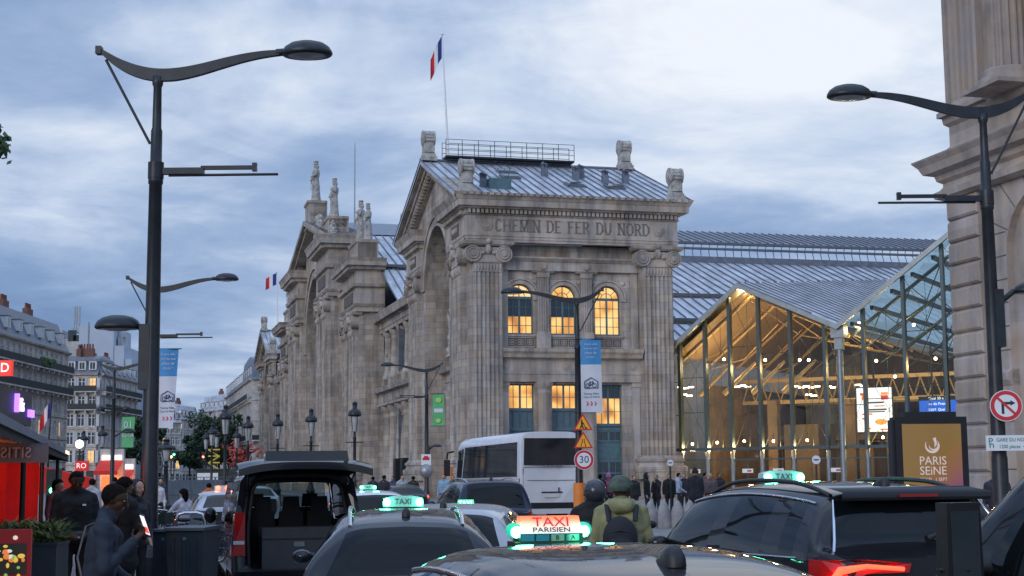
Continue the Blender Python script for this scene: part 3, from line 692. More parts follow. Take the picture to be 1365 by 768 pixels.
# fittings on the near roof: walkway with railing, skylights, vents
zr = lambda y: 22.62+(y+1.1)*5.0/13.0
mb = MB()
mb.b2((0.6, PC-0.9, 27.85), (11.6, PC+0.7, 28.0)); 
for k in range(9): mb.b2((0.8+k*1.3, PC-0.7, 27.5), (0.9+k*1.3, PC-0.6, 27.85))
for z in (28.45, 28.9, 29.35):
    mb.tube([(0.6, PC-0.85, z), (11.6, PC-0.85, z)], 0.024, 5); mb.tube([(0.6, PC+0.65, z), (11.6, PC+0.65, z)], 0.024, 5)
for k in range(9): mb.tube([(0.6+k*1.375, PC-0.85, 28.0), (0.6+k*1.375, PC-0.85, 29.35)], 0.028, 5); mb.tube([(0.6+k*1.375, PC+0.65, 28.0), (0.6+k*1.375, PC+0.65, 29.35)], 0.028, 5)
mb.build('roof_walkway', M_['iron'], ST)
sky_m = mat('skylight_glass', (0.03, 0.05, 0.07), 0.1, 0, 0.2)
for (x, y) in ((4.6, 5.6), (4.9, 8.0), (9.2, 3.2), (12.4, 3.0)):
    mb = MB(); Q = Matrix.Rotation(math.atan2(5, 13), 3, 'X')
    mb.box((x, y, zr(y)+0.1), (1.5, 1.3, 0.2), 0, rot=Q); mb.box((x, y, zr(y)+0.22), (1.25, 1.05, 0.06), 1, rot=Q); mb.build('skylight', [M_['zinc_dark'], sky_m], ST)
for (x, y) in ((1.4, 1.3), (7.9, 7.2), (10.9, 7.0), (12.3, 5.0), (14.2, 5.5), (10.2, 6.2)):
    mb = MB(); mb.box((x, y, zr(y)+0.25), (0.5, 0.45, 0.7)); mb.lathe([(0.17, 0), (0.17, 0.35), (0.25, 0.36), (0.05, 0.55)], (x-0.12, y, zr(y)+0.6), 8); mb.lathe([(0.13, 0), (0.13, 0.3), (0.2, 0.31), (0.05, 0.45)], (x+0.13, y, zr(y)+0.6), 8)
    mb.build('roof_vent', M_['zinc_dark'], ST)
mb = MB(); mb.b2((1.7, 0.6, 23.2), (3.4, 1.5, 24.1)); mb.build('roof_hatch', M_['teal'], ST)

# ---------------------------------------------------------------- galleries between the pavilions and the central block
def gallery(s0, s1):
    f = street(1.6); mb = MB()
    wbox(mb, street(2.7), s0-0.5, s1+0.5, 0, 18.2, 0.0, 0.4)
    n = 6
    for k in range(n):
        a = s0+(k+0.5)*(s1-s0)/n
        col_round(mb, 1.75, a, 0.13, 8.9, 0.72, 0, 12); col_round(mb, 1.75, a, 11.7, 16.5, 0.58, 0, 12)
        wbox(mb, f, a-0.75, a+0.75, 10.75, 11.7, -0.6, 0.7)
    moulding(mb, f, s0-0.5, s1+0.5, [(8.9, 0.55), (9.0, 0.75), (9.15, 0.75), (9.2, 0.6), (10.2, 0.6), (10.3, 0.75), (10.32, 1.15), (10.6, 1.25), (10.75, 1.3), (10.77, 0.5)], ret=False)
    moulding(mb, f, s0-0.5, s1+0.5, [(16.5, 0.5), (16.9, 0.5), (16.92, 0.58), (17.5, 0.55), (17.6, 0.85), (17.62, 1.2), (18.0, 1.3), (18.35, 1.4), (18.4, 0.3)], ret=False)
    dentils(mb, f, s0, s1, 9.3, 10.1, 0.5, 0.64, 1.9)
    wbox(mb, f, s0-0.5, s1+0.5, 8.9, 10.7, 0.3, 1.1); wbox(mb, f, s0-0.5, s1+0.5, 16.5, 18.3, 0.3, 1.1)
    mb.build('gallery_wall', st, ST)
    mb = MB()
    for k in range(n):
        a = s0+(k+0.5)*(s1-s0)/n; w = (s1-s0)/n
        for z0, z1 in ((0.3, 8.6), (11.8, 16.2)):
            wbox(mb, street(2.62), a+w*0.5-0.9, a+w*0.5+0.9, z0, z1, 0, 0.07, 0) if k < n-1 else None
    mb.build('gallery_glazing', M_['darkglass'], ST)
    for k in range(2):
        a = s0+(k+2.3)*(s1-s0)/n; mb = MB(); wbox(mb, street(0.9), a, a+1.5, 0.13, 3.6, 0, 0.5); wbox(mb, street(0.86), a+0.15, a+1.35, 0.4, 3.3, 0, 0.05); mb.build('entrance_kiosk', M_['iron'], ST)
gallery(23.4, 46.0); gallery(124.0, 146.6)

# ---------------------------------------------------------------- central block
def pier(a0, a1, zcap, ztop, fr, proj, x=-1.2, pair=True):
    f = street(x); mb = MB()
    wbox(mb, f, a0, a1, 0, zcap+1.0, 0.0, 2.6)
    mb.build('pier', st, ST)
    w = a1-a0; pw = w*0.34
    for c in ((a0+w*0.25, a1-w*0.25) if pair else ((a0+a1)/2,)):
        giant(f, c-pw/2, c+pw/2, zcap-1.7, zc=zcap, nf=5, proj=0.5)
    mb = MB(); h = ztop-zcap
    moulding(mb, f, a0, a1, [(zcap, 0.45), (zcap+0.5, 0.45), (zcap+0.52, 0.55), (zcap+0.8, 0.7), (zcap+0.85, 0.4), (zcap+h*0.45, 0.40), (zcap+h*0.47, 0.75), (zcap+h*0.53, 0.85), (zcap+h*0.54, 0.35), (zcap+h*0.78, 0.35), (zcap+h*0.80, 0.9), (zcap+h*0.85, 1.0), (zcap+h*0.86, 1.45), (zcap+h*0.94, 1.55), (ztop, 1.75), (ztop+0.02, 0.5)], back=2.6)
    wbox(mb, f, a0, a1, zcap, ztop, 0.2, 2.4)
    wbox(mb, f, (a0+a1)/2-w*0.3, (a0+a1)/2+w*0.3, zcap+h*0.2, zcap+h*0.4, -0.5, 0, 1)
    dentils(mb, f, a0-0.3, a1+0.3, zcap+h*0.8, zcap+h*0.855, 0.9, 1.25, 0.4)
    mb.build('pier_entablature', [stp, M_['stone_dark']], ST)
def pedestal(a0, a1, z0, z1, x0, x1):
    mb = MB(); f = street(x0); moulding(mb, f, a0, a1, [(z0, 0.15), (z0+0.35, 0.15), (z0+0.45, 0.0), (z1-0.4, 0.0), (z1-0.3, 0.15), (z1, 0.2), (z1+0.01, -0.2)], back=x1-x0+0.15); wbox(mb, f, a0, a1, z0, z1, 0.05, x1-x0)
    mb.build('statue_pedestal', stp, ST)
CC = 85.0
for e in (-1, 1):
    def ab(p, q): return (CC+e*p, CC+e*q) if e > 0 else (CC-q, CC-p)
    pier(*ab(28.5, 38.2), 18.9, 24.4, 0, 0, x=-1.0); pedestal(*ab(31.2, 36.6), 24.4, 26.8, -1.0, 1.1)
    pier(*ab(10.4, 20.6), 22.6, 29.6, 0, 0, x=-1.6); pedestal(*ab(12.9, 18.3), 29.6, 32.4, -1.6, 0.6)
    # the lesser arch between them
    a0, a1 = ab(20.6, 28.5); c = (a0+a1)/2; f = street(0.0); mb = MB()
    wall(mb, f, a0, a1, 0, 23.6, [(c, 6.4, 0, 18.6, True)], 2.2); mb.build('side_bay', st, ST)
    mb = MB(); arch_ring(mb, f, c, 3.2, 3.75, 18.6, -0.25, 0.05); moulding(mb, f, a0, a1, [(22.6, 0.3), (22.9, 0.3), (23.0, 0.8), (23.4, 0.9), (23.6, 1.0), (23.62, 0)], ret=False); mb.build('archivolt', stp, ST)
    fb = street(2.2); mb = MB(); wbox(mb, fb, c-3.4, c+3.4, 0, 22.4, 0, 0.4)
    moulding(mb, fb, c-3.2, c+3.2, [(8.9, 0.8), (10.2, 0.8), (10.3, 1.2), (10.75, 1.3), (10.8, 0.5)], ret=False)
    for k in range(3): col_round(mb, 1.7, c-2.0+2.0*k, 0.13, 8.9, 0.5)
    mb.build('arch_screen', st, ST); mb = MB(); window_mesh(mb, fb, c, 5.4, 11.4, 18.6, True, -0.12, 6, 6); mb.build('great_window', WM, ST)
    relief(fb, c-2.2, c+2.2, 12.2, 16.2, -0.3, 11+e, ST)
    mb = MB(); mb.add([(-0.9, a0, 23.62), (-0.9, a1, 23.62), (14, a1, 29.0), (14, a0, 29.0)], [(0, 1, 2, 3)]); mb.build('side_roof', M_['zinc_dark'], ST)
f = street(-0.8); mb = MB(); rad = 9.4; zs = 18.2
A = arcpts(CC, rad, zs, 22); zg = lambda a: 29.0+(21.0-abs(a-CC))*0.235
for p, q in zip(A[:-1], A[1:]):
    P = [f(*p, 0), f(*q, 0), f(q[0], zg(q[0]), 0), f(p[0], zg(p[0]), 0), f(*p, 3.4), f(*q, 3.4)]; mb.add(P, [(0, 1, 2, 3), (0, 4, 5, 1)])
for e in (-1, 1):
    a0, a1 = sorted((CC+e*rad, CC+e*10.5)); wbox(mb, f, a0, a1, 0, zs+0.01, 0, 3.4); mb.add([f(a0, zs, 0), f(a1, zs, 0), f(a1, zg(a1), 0), f(a0, zg(a0), 0)], [(0, 1, 2, 3)])
mb.build('central_gable', st, ST)
mb = MB(); arch_ring(mb, f, CC, rad, rad+0.9, zs, -0.2, 0.05, n=24); arch_ring(mb, f, CC, rad+0.9, rad+1.3, zs, -0.4, 0.05, n=24); mb.build('archivolt', stp, ST)
mb = MB()
for e in (-1, 1):
    for w, dep, off in ((0.6, 1.7, 0), (0.5, 1.2, -0.5)):
        a0, z0, a1, z1 = CC+e*21.5, 29.2, CC, 34.2
        P = [f(a0, z0+off, -dep), f(a1, z1+off, -dep), f(a1, z1+off+w, -dep), f(a0, z0+off+w, -dep), f(a0, z0+off, 3), f(a1, z1+off, 3), f(a1, z1+off+w, 3), f(a0, z0+off+w, 3)]
        mb.add(P, [(0, 1, 2, 3), (0, 4, 5, 1), (3, 2, 6, 7), (0, 3, 7, 4)])
mb.build('gable_cornice', stp, ST)
fb = street(2.6); mb = MB(); wbox(mb, fb, CC-rad-1, CC+rad+1, 0, 28.2, 0, 0.5)
moulding(mb, fb, CC-rad, CC+rad, [(8.9, 0.9), (10.2, 0.9), (10.3, 1.5), (10.75, 1.6), (10.8, 0.7)], ret=False)
for k in range(6): col_round(mb, 2.0, CC-7.5+3.0*k, 0.13, 8.9, 0.55)
mb.build('arch_screen', st, ST); mb = MB(); window_mesh(mb, fb, CC, 16.4, 11.6, zs, True, -0.12, 12, 6); mb.build('great_window', WM, ST)
for k in (-1, 1): relief(fb, CC+k*5.5-2.2, CC+k*5.5+2.2, 12.2, 17.0, -0.3, 21+k, ST)
mb = MB()
for e in (-1, 1): mb.add([(-2.4, CC+e*21.5, 29.8), (-2.4, CC, 34.8), (30, CC, 34.8), (30, CC+e*21.5, 29.8)], [(0, 1, 2, 3)], 0)
mb.add([(6, CC-21, 20), (6, CC+21, 20), (6, CC+21, 29.7), (6, CC, 34.6), (6, CC-21, 29.7)], [(0, 1, 2, 3, 4)], 0)
mb.build('central_roof', M_['zinc_dark'], ST)
pedestal(CC-2.0, CC+2.0, 33.6, 37.2, -2.0, 0.2)

# ---------------------------------------------------------------- train shed behind
shed = thing('train_shed', 'stepped grey zinc and glass roof of the train shed rising behind the station facade', 'train shed', P0, SRZ)
def ribbed(name, x0, x1, y0, z0, y1, z1, pitch, parent, mats, skip=None):
    mb = MB(); mb.add([(x0, y0, z0), (x1, y0, z0), (x1, y1, z1), (x0, y1, z1)], [(0, 1, 2, 3)], 0)
    mb.add([(x0, y0, z0-0.3), (x1, y0, z0-0.3), (x1, y0, z0), (x0, y0, z0)], [(0, 1, 2, 3)], 1)
    n = int((x1-x0)/pitch)
    for k in range(n+1):
        x = x0+(x1-x0)*k/n; w, h = 0.05, 0.12
        mb.add([(x-w, y0, z0+0.01), (x+w, y0, z0+0.01), (x+w, y1, z1+0.01), (x-w, y1, z1+0.01), (x-w, y0, z0+h), (x+w, y0, z0+h), (x+w, y1, z1+h), (x-w, y1, z1+h)], [(4, 5, 6, 7), (0, 1, 5, 4), (1, 2, 6, 5), (3, 0, 4, 7)], 1)
    return mb.build(name, mats, parent)
ZR = [M_['zinc'], M_['seam']]
tiers = [(22, 13.2, 30, 16.4), (30.6, 17.1, 38, 20.0), (38.6, 20.6, 54, 26.2)]
for (y0, z0, y1, z1) in tiers: ribbed('roof_tier', 4.5, 95, y0, z0, y1, z1, 1.15, shed, ZR)
mb = MB(); ribbed('roof_tier', 1.2, 15.8, 36, 18.6, 47, 23.4, 0.9, shed, ZR); ribbed('roof_tier', 1.2, 15.8, 47.6, 24.1, 62, 29.4, 0.9, shed, ZR); mb.b2((1.2, 36, 0), (15.8, 36.3, 18.3))
mb.b2((15.8, 54, 25.6), (95, 54.5, 26.9), 0); mb.build('clerestory_base', M_['zinc_dark'], shed)
mb = MB()
for z, y in ((26.9, 55.5), (28.2, 57), (28.9, 57.5)): mb.b2((4.5 if z < 2 else 17, y-0.15, z), (95, y+0.15, z+0.25))
for k in range(76):
    x = 18+k*1.03; mb.tube([(x, 55.6, 27.0), (x+0.5, 57, 28.2)], 0.05, 4); mb.tube([(x+0.5, 57, 28.3), (x+0.9, 57.5, 29.0)], 0.05, 4)
mb.build('clerestory_frame', M_['seam'], shed)
ribbed('monitor_roof', 17, 95, 57.2, 29.2, 66, 31.9, 1.0, shed, [M_['zinc_dark'], M_['seam']])
mb = MB(); mb.b2((4.5, 22.0, 0), (95, 22.4, 13.0)); mb.b2((94.6, 22.4, 0), (95, 66, 24)); mb.b2((4.5, 66, 0), (95, 66.4, 28.0)); mb.build('shed_wall', M_['haus_grey'], shed)
mb = MB(); mb.tube([(16.4, 31, 19.9), (24, 31, 19.9)], 0.06, 6); mb.tube([(16.4, 31, 20.6), (24, 31, 20.6)], 0.06, 6)
for k in range(7): mb.tube([(16.6+k*1.2, 31, 19.4), (16.6+k*1.2, 31, 20.6)], 0.05, 6)
mb.build('roof_ladder_rail', M_['seam'], shed)

# ---------------------------------------------------------------- statues, flags, mast
def statue_mesh(seed, arm):
    r = random.Random(seed); mb = MB()
    prof = [(0.0, 0.0), (0.82, 0.02), (0.80, 0.35), (0.66, 1.2), (0.60, 2.0), (0.52, 2.7), (0.46, 3.0), (0.60, 3.5), (0.66, 3.95), (0.55, 4.25), (0.22, 4.4), (0.17, 4.55), (0.0, 4.56)]
    n = 18; V_ = []
    for i, (rr, z) in enumerate(prof):
        for j in range(n):
            A = 2*PI*j/n; fold = 1+ (0.10*math.sin(A*5+z*0.8+seed)+0.06*math.sin(A*9-z)) * (1 if z < 3.0 else 0.35)
            V_.append((rr*fold*math.cos(A), rr*fold*0.78*math.sin(A), z))
    mb.add(V_, [(i*n+j, i*n+(j+1) % n, (i+1)*n+(j+1) % n, (i+1)*n+j) for i in range(len(prof)-1) for j in range(n)], 0, True)
    mb.ball((0, -0.02, 4.82), (0.27, 0.31, 0.36), 10); mb.lathe([(0.30, 4.95), (0.33, 5.0), (0.30, 5.12), (0.28, 5.3), (0.33, 5.32), (0.33, 5.45), (0.0, 5.46)], (0, 0, 0), 10)
    mb.ball((0, 0.16, 4.7), (0.26, 0.24, 0.34), 8)
    for e in (-1, 1):
        hand = (e*0.5, -0.62, 3.0 + (arm if e > 0 else 0.0)); mb.tube([(e*0.58, 0, 4.1), (e*0.80, -0.15, 3.45), hand], [0.21, 0.18, 0.11], 8); mb.ball(hand, 0.13, 7)
    mb.tube([(-0.62, -0.1, 4.0), (-0.2, -0.5, 3.2), (0.5, -0.45, 2.5), (0.72, 0.1, 1.6)], [0.16, 0.2, 0.2, 0.1], 8)
    mb.ball((0.2, -0.55, 2.75), (0.34, 0.18, 0.42), 8); mb.box((0, 0, -0.06), (1.7, 1.4, 0.14))
    mb.add([(0.5, -0.72, 1.4), (0.62, -0.72, 1.4), (0.62, -0.72, 3.4), (0.5, -0.72, 3.4), (0.5, -0.66, 1.4), (0.62, -0.66, 1.4), (0.62, -0.66, 3.4), (0.5, -0.66, 3.4)], [(0, 1, 2, 3), (7, 6, 5, 4), (0, 4, 5, 1), (1, 5, 6, 2), (2, 6, 7, 3), (3, 7, 4, 0)])
    return mb
G_ST = 'stone statues along the station roofline'
protoA = statue_mesh(1, 0.3).build('statue', M_['stone_statue']); protoB = statue_mesh(4, 0.9).build('statue', M_['stone_statue'])
def put_statue(pr, t, s, z, sc_, rz, label):
    o = pr.copy() if pr.users_collection and pr.get('used') else pr
    if o is not pr: COL.objects.link(o)
    pr['used'] = 1; o.location = W(t, s, z); o.rotation_euler = (0, 0, SRZ-PI/2+rz); o.scale = (sc_,)*3
    tag(o, label, 'statue', G_ST)
put_statue(protoA, -0.9, CC-0.2, 37.28, 1.0, 0.0, 'highest crowned stone statue, alone on the peak of the central station gable')
put_statue(protoB, -0.6, CC-15.9, 32.48, 0.90, 0.1, 'robed stone statue just below the highest one, on the near shoulder of the central gable')
put_statue(protoA, 0.35, CC-35.2, 26.88, 0.74, 0.25, 'smaller rear statue of the stone pair on the nearest station pier')
put_statue(protoB, -0.1, CC-33.2, 26.88, 0.86, -0.2, 'taller front statue of the stone pair on the nearest station pier')
put_statue(protoB, -0.4, CC+16.4, 32.48, 0.90, 0.0, 'taller statue of the pair standing beyond the central gable, against the sky')
put_statue(protoA, 0.0, CC+13.9, 32.48, 0.74, 0.2, 'shorter statue of the pair standing beyond the central gable, against the sky')
put_statue(protoA, -0.4, CC+34.2, 26.88, 0.86, 0.0, 'stone statue lowest and farthest along the station roofline, taller of two')
put_statue(protoB, 0.4, CC+32.0, 26.88, 0.74, 0.2, 'stone statue lowest and farthest along the station roofline, shorter of two')
protoA.pop('used', 0) if hasattr(protoA, 'pop') else None
for o_ in list(bpy.data.objects):
    if 'used' in o_.keys(): del o_['used']
relief(street(-1.6), CC-10.5, CC-5.0, 30.6, 34.6, 0.4, 31, ST, 'gable_sculpture'); relief(street(-1.6), CC-22, CC-19.4, 29.4, 31.6, 0.4, 35, ST, 'gable_sculpture')

fr_b = mat('flag_blue', (0.02, 0.04, 0.22), 0.8, 0, 0.1); fr_w = mat('flag_white', (0.75, 0.75, 0.76), 0.8, 0, 0.05); fr_r = mat('flag_red', (0.55, 0.03, 0.04), 0.8, 0, 0.1)
def flag_cloth(name, parent, top, w, h, droop, dirx, amp=0.25):
    """tricolour hanging from its hoist: blue, white, red from the pole outwards"""
    mb = MB(); nu, nv = 18, 10; Vv = []
    for i in range(nu+1):
        u_ = i/nu
        for j in range(nv+1):
            v_ = j/nv
            x = dirx*w*u_*(1-droop*0.62); z = -h*v_ - droop*w*0.85*u_**1.2; y = amp*math.sin(u_*9+v_*1.5)*u_**0.6
            Vv.append((top[0]+x, top[1]+y, top[2]+z))
    for i in range(nu):
        for j in range(nv): mb.add([Vv[i*(nv+1)+j], Vv[(i+1)*(nv+1)+j], Vv[(i+1)*(nv+1)+j+1], Vv[i*(nv+1)+j+1]], [(0, 1, 2, 3)], 0 if i < nu/3 else (1 if i < 2*nu/3 else 2), True)
    return mb.build(name, [fr_b, fr_w, fr_r], parent)
def flagpole(name, base, h, lean, fw, fh, droop, dirx, label, r=0.07):
    t = thing(name, label, 'flagpole', base)
    mb = MB(); top = (lean[0], lean[1], h); mb.tube([(0, 0, 0), (lean[0]*0.5, lean[1]*0.5, h*0.5), top], [r*1.3, r, r*0.6], 8); mb.ball(top, r*1.8, 8); mb.build('pole', M_['white'], t)
    flag_cloth('flag', t, (lean[0]*0.97+dirx*0.05, 0, h*0.985), fw, fh, droop, dirx, fw*0.08)
    return t
flagpole('flagpole', W(1.0, PC, 27.6), 10.9, (-0.5, 0.0), 2.4, 1.9, 0.98, -1, 'tall white flagpole with a limp French flag on the peak of the near station gable')
flagpole('flagpole', W(1.7, 158.5, 27.9), 10.2, (-0.3, 0.0), 2.6, 2.1, 0.45, -1, 'distant flagpole with a small French flag blowing left above the far station pavilion', 0.09)
m_ = MB(); m_.tube([(0, 0, 0), (0, 0, 10.5), (0, 0, 11)], [0.09, 0.05, 0.03], 6); m_.lathe([(0.25, 0), (0.2, 0.3), (0.1, 0.5)], (0, 0, 0), 8)
o_ = m_.build('roof_mast', M_['steel']); o_.location = W(3.0, CC-8, 32.6); tag(o_, 'thin metal mast without a flag behind the crowned statues of the station', 'mast')

# ================================================================== the glass concourse between the station and the corner building
HA = W(16.25, 1.2); HA.z = 0
HDIR = Vector((0.86, -0.51, 0)).normalized(); HN = Vector((-HDIR.y, HDIR.x, 0))     # HN points into the hall
def hray(px, py):
    d = CAMM.to_3x3() @ Vector(((px-682.5)/2000.0, -(py-384.0)/2000.0, -1.0)); o = Vector((0, 0, CAMZ))
    k = (HA-o).dot(HN)/d.dot(HN); p = o+d*k; return (p-HA).dot(HDIR), p.z
HRZ = math.atan2(HDIR.y, HDIR.x)
hall = thing('glass_concourse', 'tall glazed station concourse with zigzag zinc roof, lit warm orange inside', 'concourse', HA, HRZ)
# local: x along the glass front, y into the hall, z up
e0 = (0.0, hray(897, 466)[1]); pk = hray(988, 379); vl = hray(1120, 433); p2 = hray(1262, 316)
k_ = (p2[1]-vl[1])/(p2[0]-vl[0]); HX1 = 27.0; pk2 = (HX1, vl[1]+k_*(HX1-vl[0]))
ztr = hray(1000, 596)[1]
def ztop(x):
    for (a, b) in ((e0, pk), (pk, vl), (vl, pk2)):
        if x <= b[0]: return a[1]+(b[1]-a[1])*(x-a[0])/(b[0]-a[0])
    return pk2[1]
mull = [hray(px, 500)[0] for px in (907, 941, 974, 1013, 1055, 1101)] + [hray(1121, 500)[0]] + [hray(px, 500)[0] for px in (1153, 1208, 1262)] + [HX1]
mull = [0.05] + mull
gl = clear_glass('concourse_glass', (0.72, 0.76, 0.72), 0.03, 0.008)
sfr = mat('concourse_steel', (0.045, 0.07, 0.078), 0.4, 0.3, 0.15, 2)
for a, b in zip(mull[:-1], mull[1:]):
    mb = MB(); mb.add([(a, 0, ztr), (b, 0, ztr), (b, 0, ztop(b)-0.1), (a, 0, ztop(a)-0.1)] if not (a < pk[0] < b) else [(a, 0, ztr), (b, 0, ztr), (b, 0, ztop(b)-0.1), (pk[0], 0, pk[1]-0.1), (a, 0, ztop(a)-0.1)], [(0, 1, 2, 3)] if not (a < pk[0] < b) else [(0, 1, 2, 3, 4)])
    mb.build('glass_panel', gl, hall)
for i, x in enumerate(mull[1:-1]):
    mb = MB(); col = abs(x-hray(1121, 500)[0]) < 0.01
    if col:
        mb.tube([(x, -0.1, 0.13), (x, -0.1, ztop(x)-0.7)], 0.24, 12); mb.box((x, -0.1, ztop(x)-0.5), (1.0, 0.9, 1.0)); mb.box((x, -0.1, ztop(x)-1.4), (0.6, 0.6, 0.9))
        mb.build('column', M_['steel'], hall)
    else:
        mb.b2((x-0.11, -0.25, ztr-0.3), (x+0.11, 0.25, ztop(x)-0.1)); mb.build('mullion', sfr, hall)
        mb = MB(); mb.tube([(x, 0, 0.13), (x, 0, ztr-0.3)], 0.15, 10); mb.build('post', M_['steel'], hall)
mb = MB()
zz_ = ztr+0.02; mb.b2((0, -0.16, ztr-0.22), (HX1, 0.16, ztr), 0)
for q in (0.33, 0.66):
    for a, b in zip(mull[:-1], mull[1:]):
        z0 = ztr+(min(ztop(a), ztop(b))-ztr)*q; mb.tube([(a, 0.2, z0), (b, 0.2, z0)], 0.03, 5)
for a, b in zip(mull[:-1], mull[1:]):          # bracing cables behind the panes
    h = min(ztop(a), ztop(b)); mb.tube([(a, 0.6, ztr), (b, 0.6, (ztr+h)/2)], 0.016, 4); mb.tube([(b, 0.6, ztr), (a, 0.6, (ztr+h)/2)], 0.016, 4); mb.tube([(a, 0.6, (ztr+h)/2), (b, 0.6, h-0.3)], 0.016, 4); mb.tube([(b, 0.6, (ztr+h)/2), (a, 0.6, h-0.3)], 0.016, 4)
    mb.tube([((a+b)/2, 0.6, ztr), ((a+b)/2, 0.6, h-0.2)], 0.016, 4)
mb.build('bracing', sfr, hall)
# roof slopes
D = 34.0
def roofslope(name, a, b, mt, front_h=0.38):
    mb = MB(); (x0, z0), (x1, z1) = a, b; ov = -0.9
    mb.add([(x0, ov, z0), (x1, ov, z1), (x1, D, z1), (x0, D, z0)], [(0, 1, 2, 3)], 0)
    n = 15; L_ = math.hypot(x1-x0, z1-z0)
    mb.add([(x0, ov, z0-front_h), (x1, ov, z1-front_h), (x1, ov, z1+0.04), (x0, ov, z0+0.04), (x0, ov+0.25, z0-front_h), (x1, ov+0.25, z1-front_h)], [(0, 1, 2, 3), (0, 4, 5, 1)], 1)
    return mb, L_
for nm, a, b in (('roof_slope', e0, pk),):
    mb, L_ = roofslope(nm, a, b, 0)
    if a is pk:
        for k in range(30):
            y = -0.8+k*1.15; (x0, z0), (x1, z1) = a, b; w, h = 0.06, 0.15
            mb.add([(x0, y-w, z0), (x1, y-w, z1), (x1, y+w, z1), (x0, y+w, z0), (x0, y-w, z0+h), (x1, y-w, z1+h), (x1, y+w, z1+h), (x0, y+w, z0+h)], [(4, 5, 6, 7), (0, 1, 5, 4), (2, 3, 7, 6)], 2)
    mb.build(nm, [M_['zinc'], M_['steel'], M_['seam']], hall)
def hl(P): q = P-HA; return Vector((q.dot(HDIR), q.dot(HN), P.z))
A0, B0 = Vector((pk[0], -0.9, pk[1])), Vector((vl[0], -0.9, vl[1])); C0 = hl(at(1217, 372, 142)); N0 = (B0-A0).cross(C0-A0).normalized()
o_ = Vector((0, 0, CAMZ)); d_ = at(1243, 331, 100)-o_; A0w = HA+HDIR*A0.x+HN*A0.y; A0w.z = A0.z; Nw = HDIR*N0.x+HN*N0.y; Nw.z = N0.z
D0 = hl(o_+d_*((A0w-o_).dot(Nw)/d_.dot(Nw)))
mb = MB(); mb.add([A0, B0, D0, C0], [(0, 1, 2, 3)], 0); mb.add([A0, B0, B0-Vector((0, 0, 0.4)), A0-Vector((0, 0, 0.4))], [(0, 1, 2, 3)], 1)
rd = (C0-A0).normalized(); dn = (B0-A0)-rd*((B0-A0).dot(rd)); Lr = (C0-A0).length; up_ = N0 if N0.z > 0 else -N0
for k in range(1, 40):      # standing seams down the slope, cut at the front edge and at the valley
    p = A0+rd*(k*1.05-3.0)*1.0; best = []
    for (e0_, e1_) in ((A0, B0), (B0, D0), (A0, C0), (D0, C0)):
        f = e1_-e0_; M2 = np.array([[dn.dot(dn), -f.dot(dn)], [dn.dot(f), -f.dot(f)]]); 
        if abs(np.linalg.det(M2)) < 1e-6: continue
        sv = np.linalg.solve(M2, np.array([(e0_-p).dot(dn), (e0_-p).dot(f)]))
        if -1e-4 <= sv[1] <= 1.0001: best.append(float(sv[0]))
    if len(best) < 2: continue
    a, b = p+dn*min(best), p+dn*max(best)
    if (b-a).length < 0.5: continue
    mb.tube([a+up_*0.03, b+up_*0.03], 0.05, 4, 2)
mb.build('roof_slope', [M_['zinc'], M_['steel'], M_['seam']], hall)
mb, L_ = roofslope('glass_roof', vl, pk2, 0)
g2 = translucent('frosted_roof_glass', (0.66, 0.80, 0.82), 0.6)
mb.build('glass_roof', [g2, M_['steel'], M_['seam']], hall)
mb = MB()
for k in range(9):
    q = (k+0.5)/9; x = vl[0]+(pk2[0]-vl[0])*q; z = vl[1]+(pk2[1]-vl[1])*q-0.35; mb.b2((x-0.12, 0.3, z-0.3), (x+0.12, D, z)); 
for j in range(5):
    y = 2.5+j*7; mb.tube([(vl[0], y, vl[1]-0.6), (pk2[0], y, pk2[1]-0.6)], 0.14, 6); mb.tube([(vl[0], y, vl[1]-2.2), (pk2[0], y, pk2[1]-3.4)], 0.07, 6)
    for k in range(6):
        q0, q1 = k/6, (k+0.5)/6; A_ = lambda q, o: (vl[0]+(pk2[0]-vl[0])*q, y, vl[1]+(pk2[1]-vl[1])*q-o)
        mb.tube([A_(q0, 0.6), A_(q1, 2.2+0.6*q1)], 0.04, 4); mb.tube([A_(q1, 2.2+0.6*q1), A_(min(1, q0+1/6), 0.6)], 0.04, 4)
mb.build('roof_truss', sfr, hall)
# interior
stone_in = stone('concourse_inner_stone', (0.17, 0.125, 0.08), 1.6, 0.8, 0.7, 0.3)
warm = mat('concourse_ceiling', (0.22, 0.15, 0.08), 0.7, 0, 0.1, 0.6)
dark = mat('concourse_dark_wall', (0.06, 0.045, 0.032), 0.8, 0, 0.35, 0.4)
mb = MB(); mb.add([(-0.2, 0.2, 0.135), (HX1, 0.2, 0.135), (HX1, D, 0.135), (-0.2, D, 0.135)], [(0, 1, 2, 3)]); mb.build('floor', mat('concourse_floor', (0.30, 0.25, 0.19), 0.35, 0, 0.1), hall)
mb = MB(); mb.b2((-0.4, D-0.4, 0.14), (HX1+0.3, D, 10.0), 0)
mb.b2((HX1+0.01, -0.6, 0.0), (HX1+0.4, D, 14), 0); mb.b2((-0.4, 8.0, 0.0), (-0.02, D, 9.0), 0)
mb.add([(0, D-0.3, 10), (vl[0], D-0.3, 10), (vl[0], D-0.3, vl[1]), (pk[0], D-0.3, pk[1]), (0, D-0.3, e0[1])], [(0, 1, 2, 3, 4)], 0)
mb.build('inner_wall', [stone_in, dark], hall)
mb = MB()
for (a, b) in ((e0, pk), (pk, vl)):
    mb.add([(a[0], 0.4, a[1]-0.5), (b[0], 0.4, b[1]-0.5), (b[0], D, b[1]-0.5), (a[0], D, a[1]-0.5)], [(3, 2, 1, 0)])
mb.build('ceiling', warm, hall)
mb = MB()       # truss arms under the opaque slopes, and a lattice girder
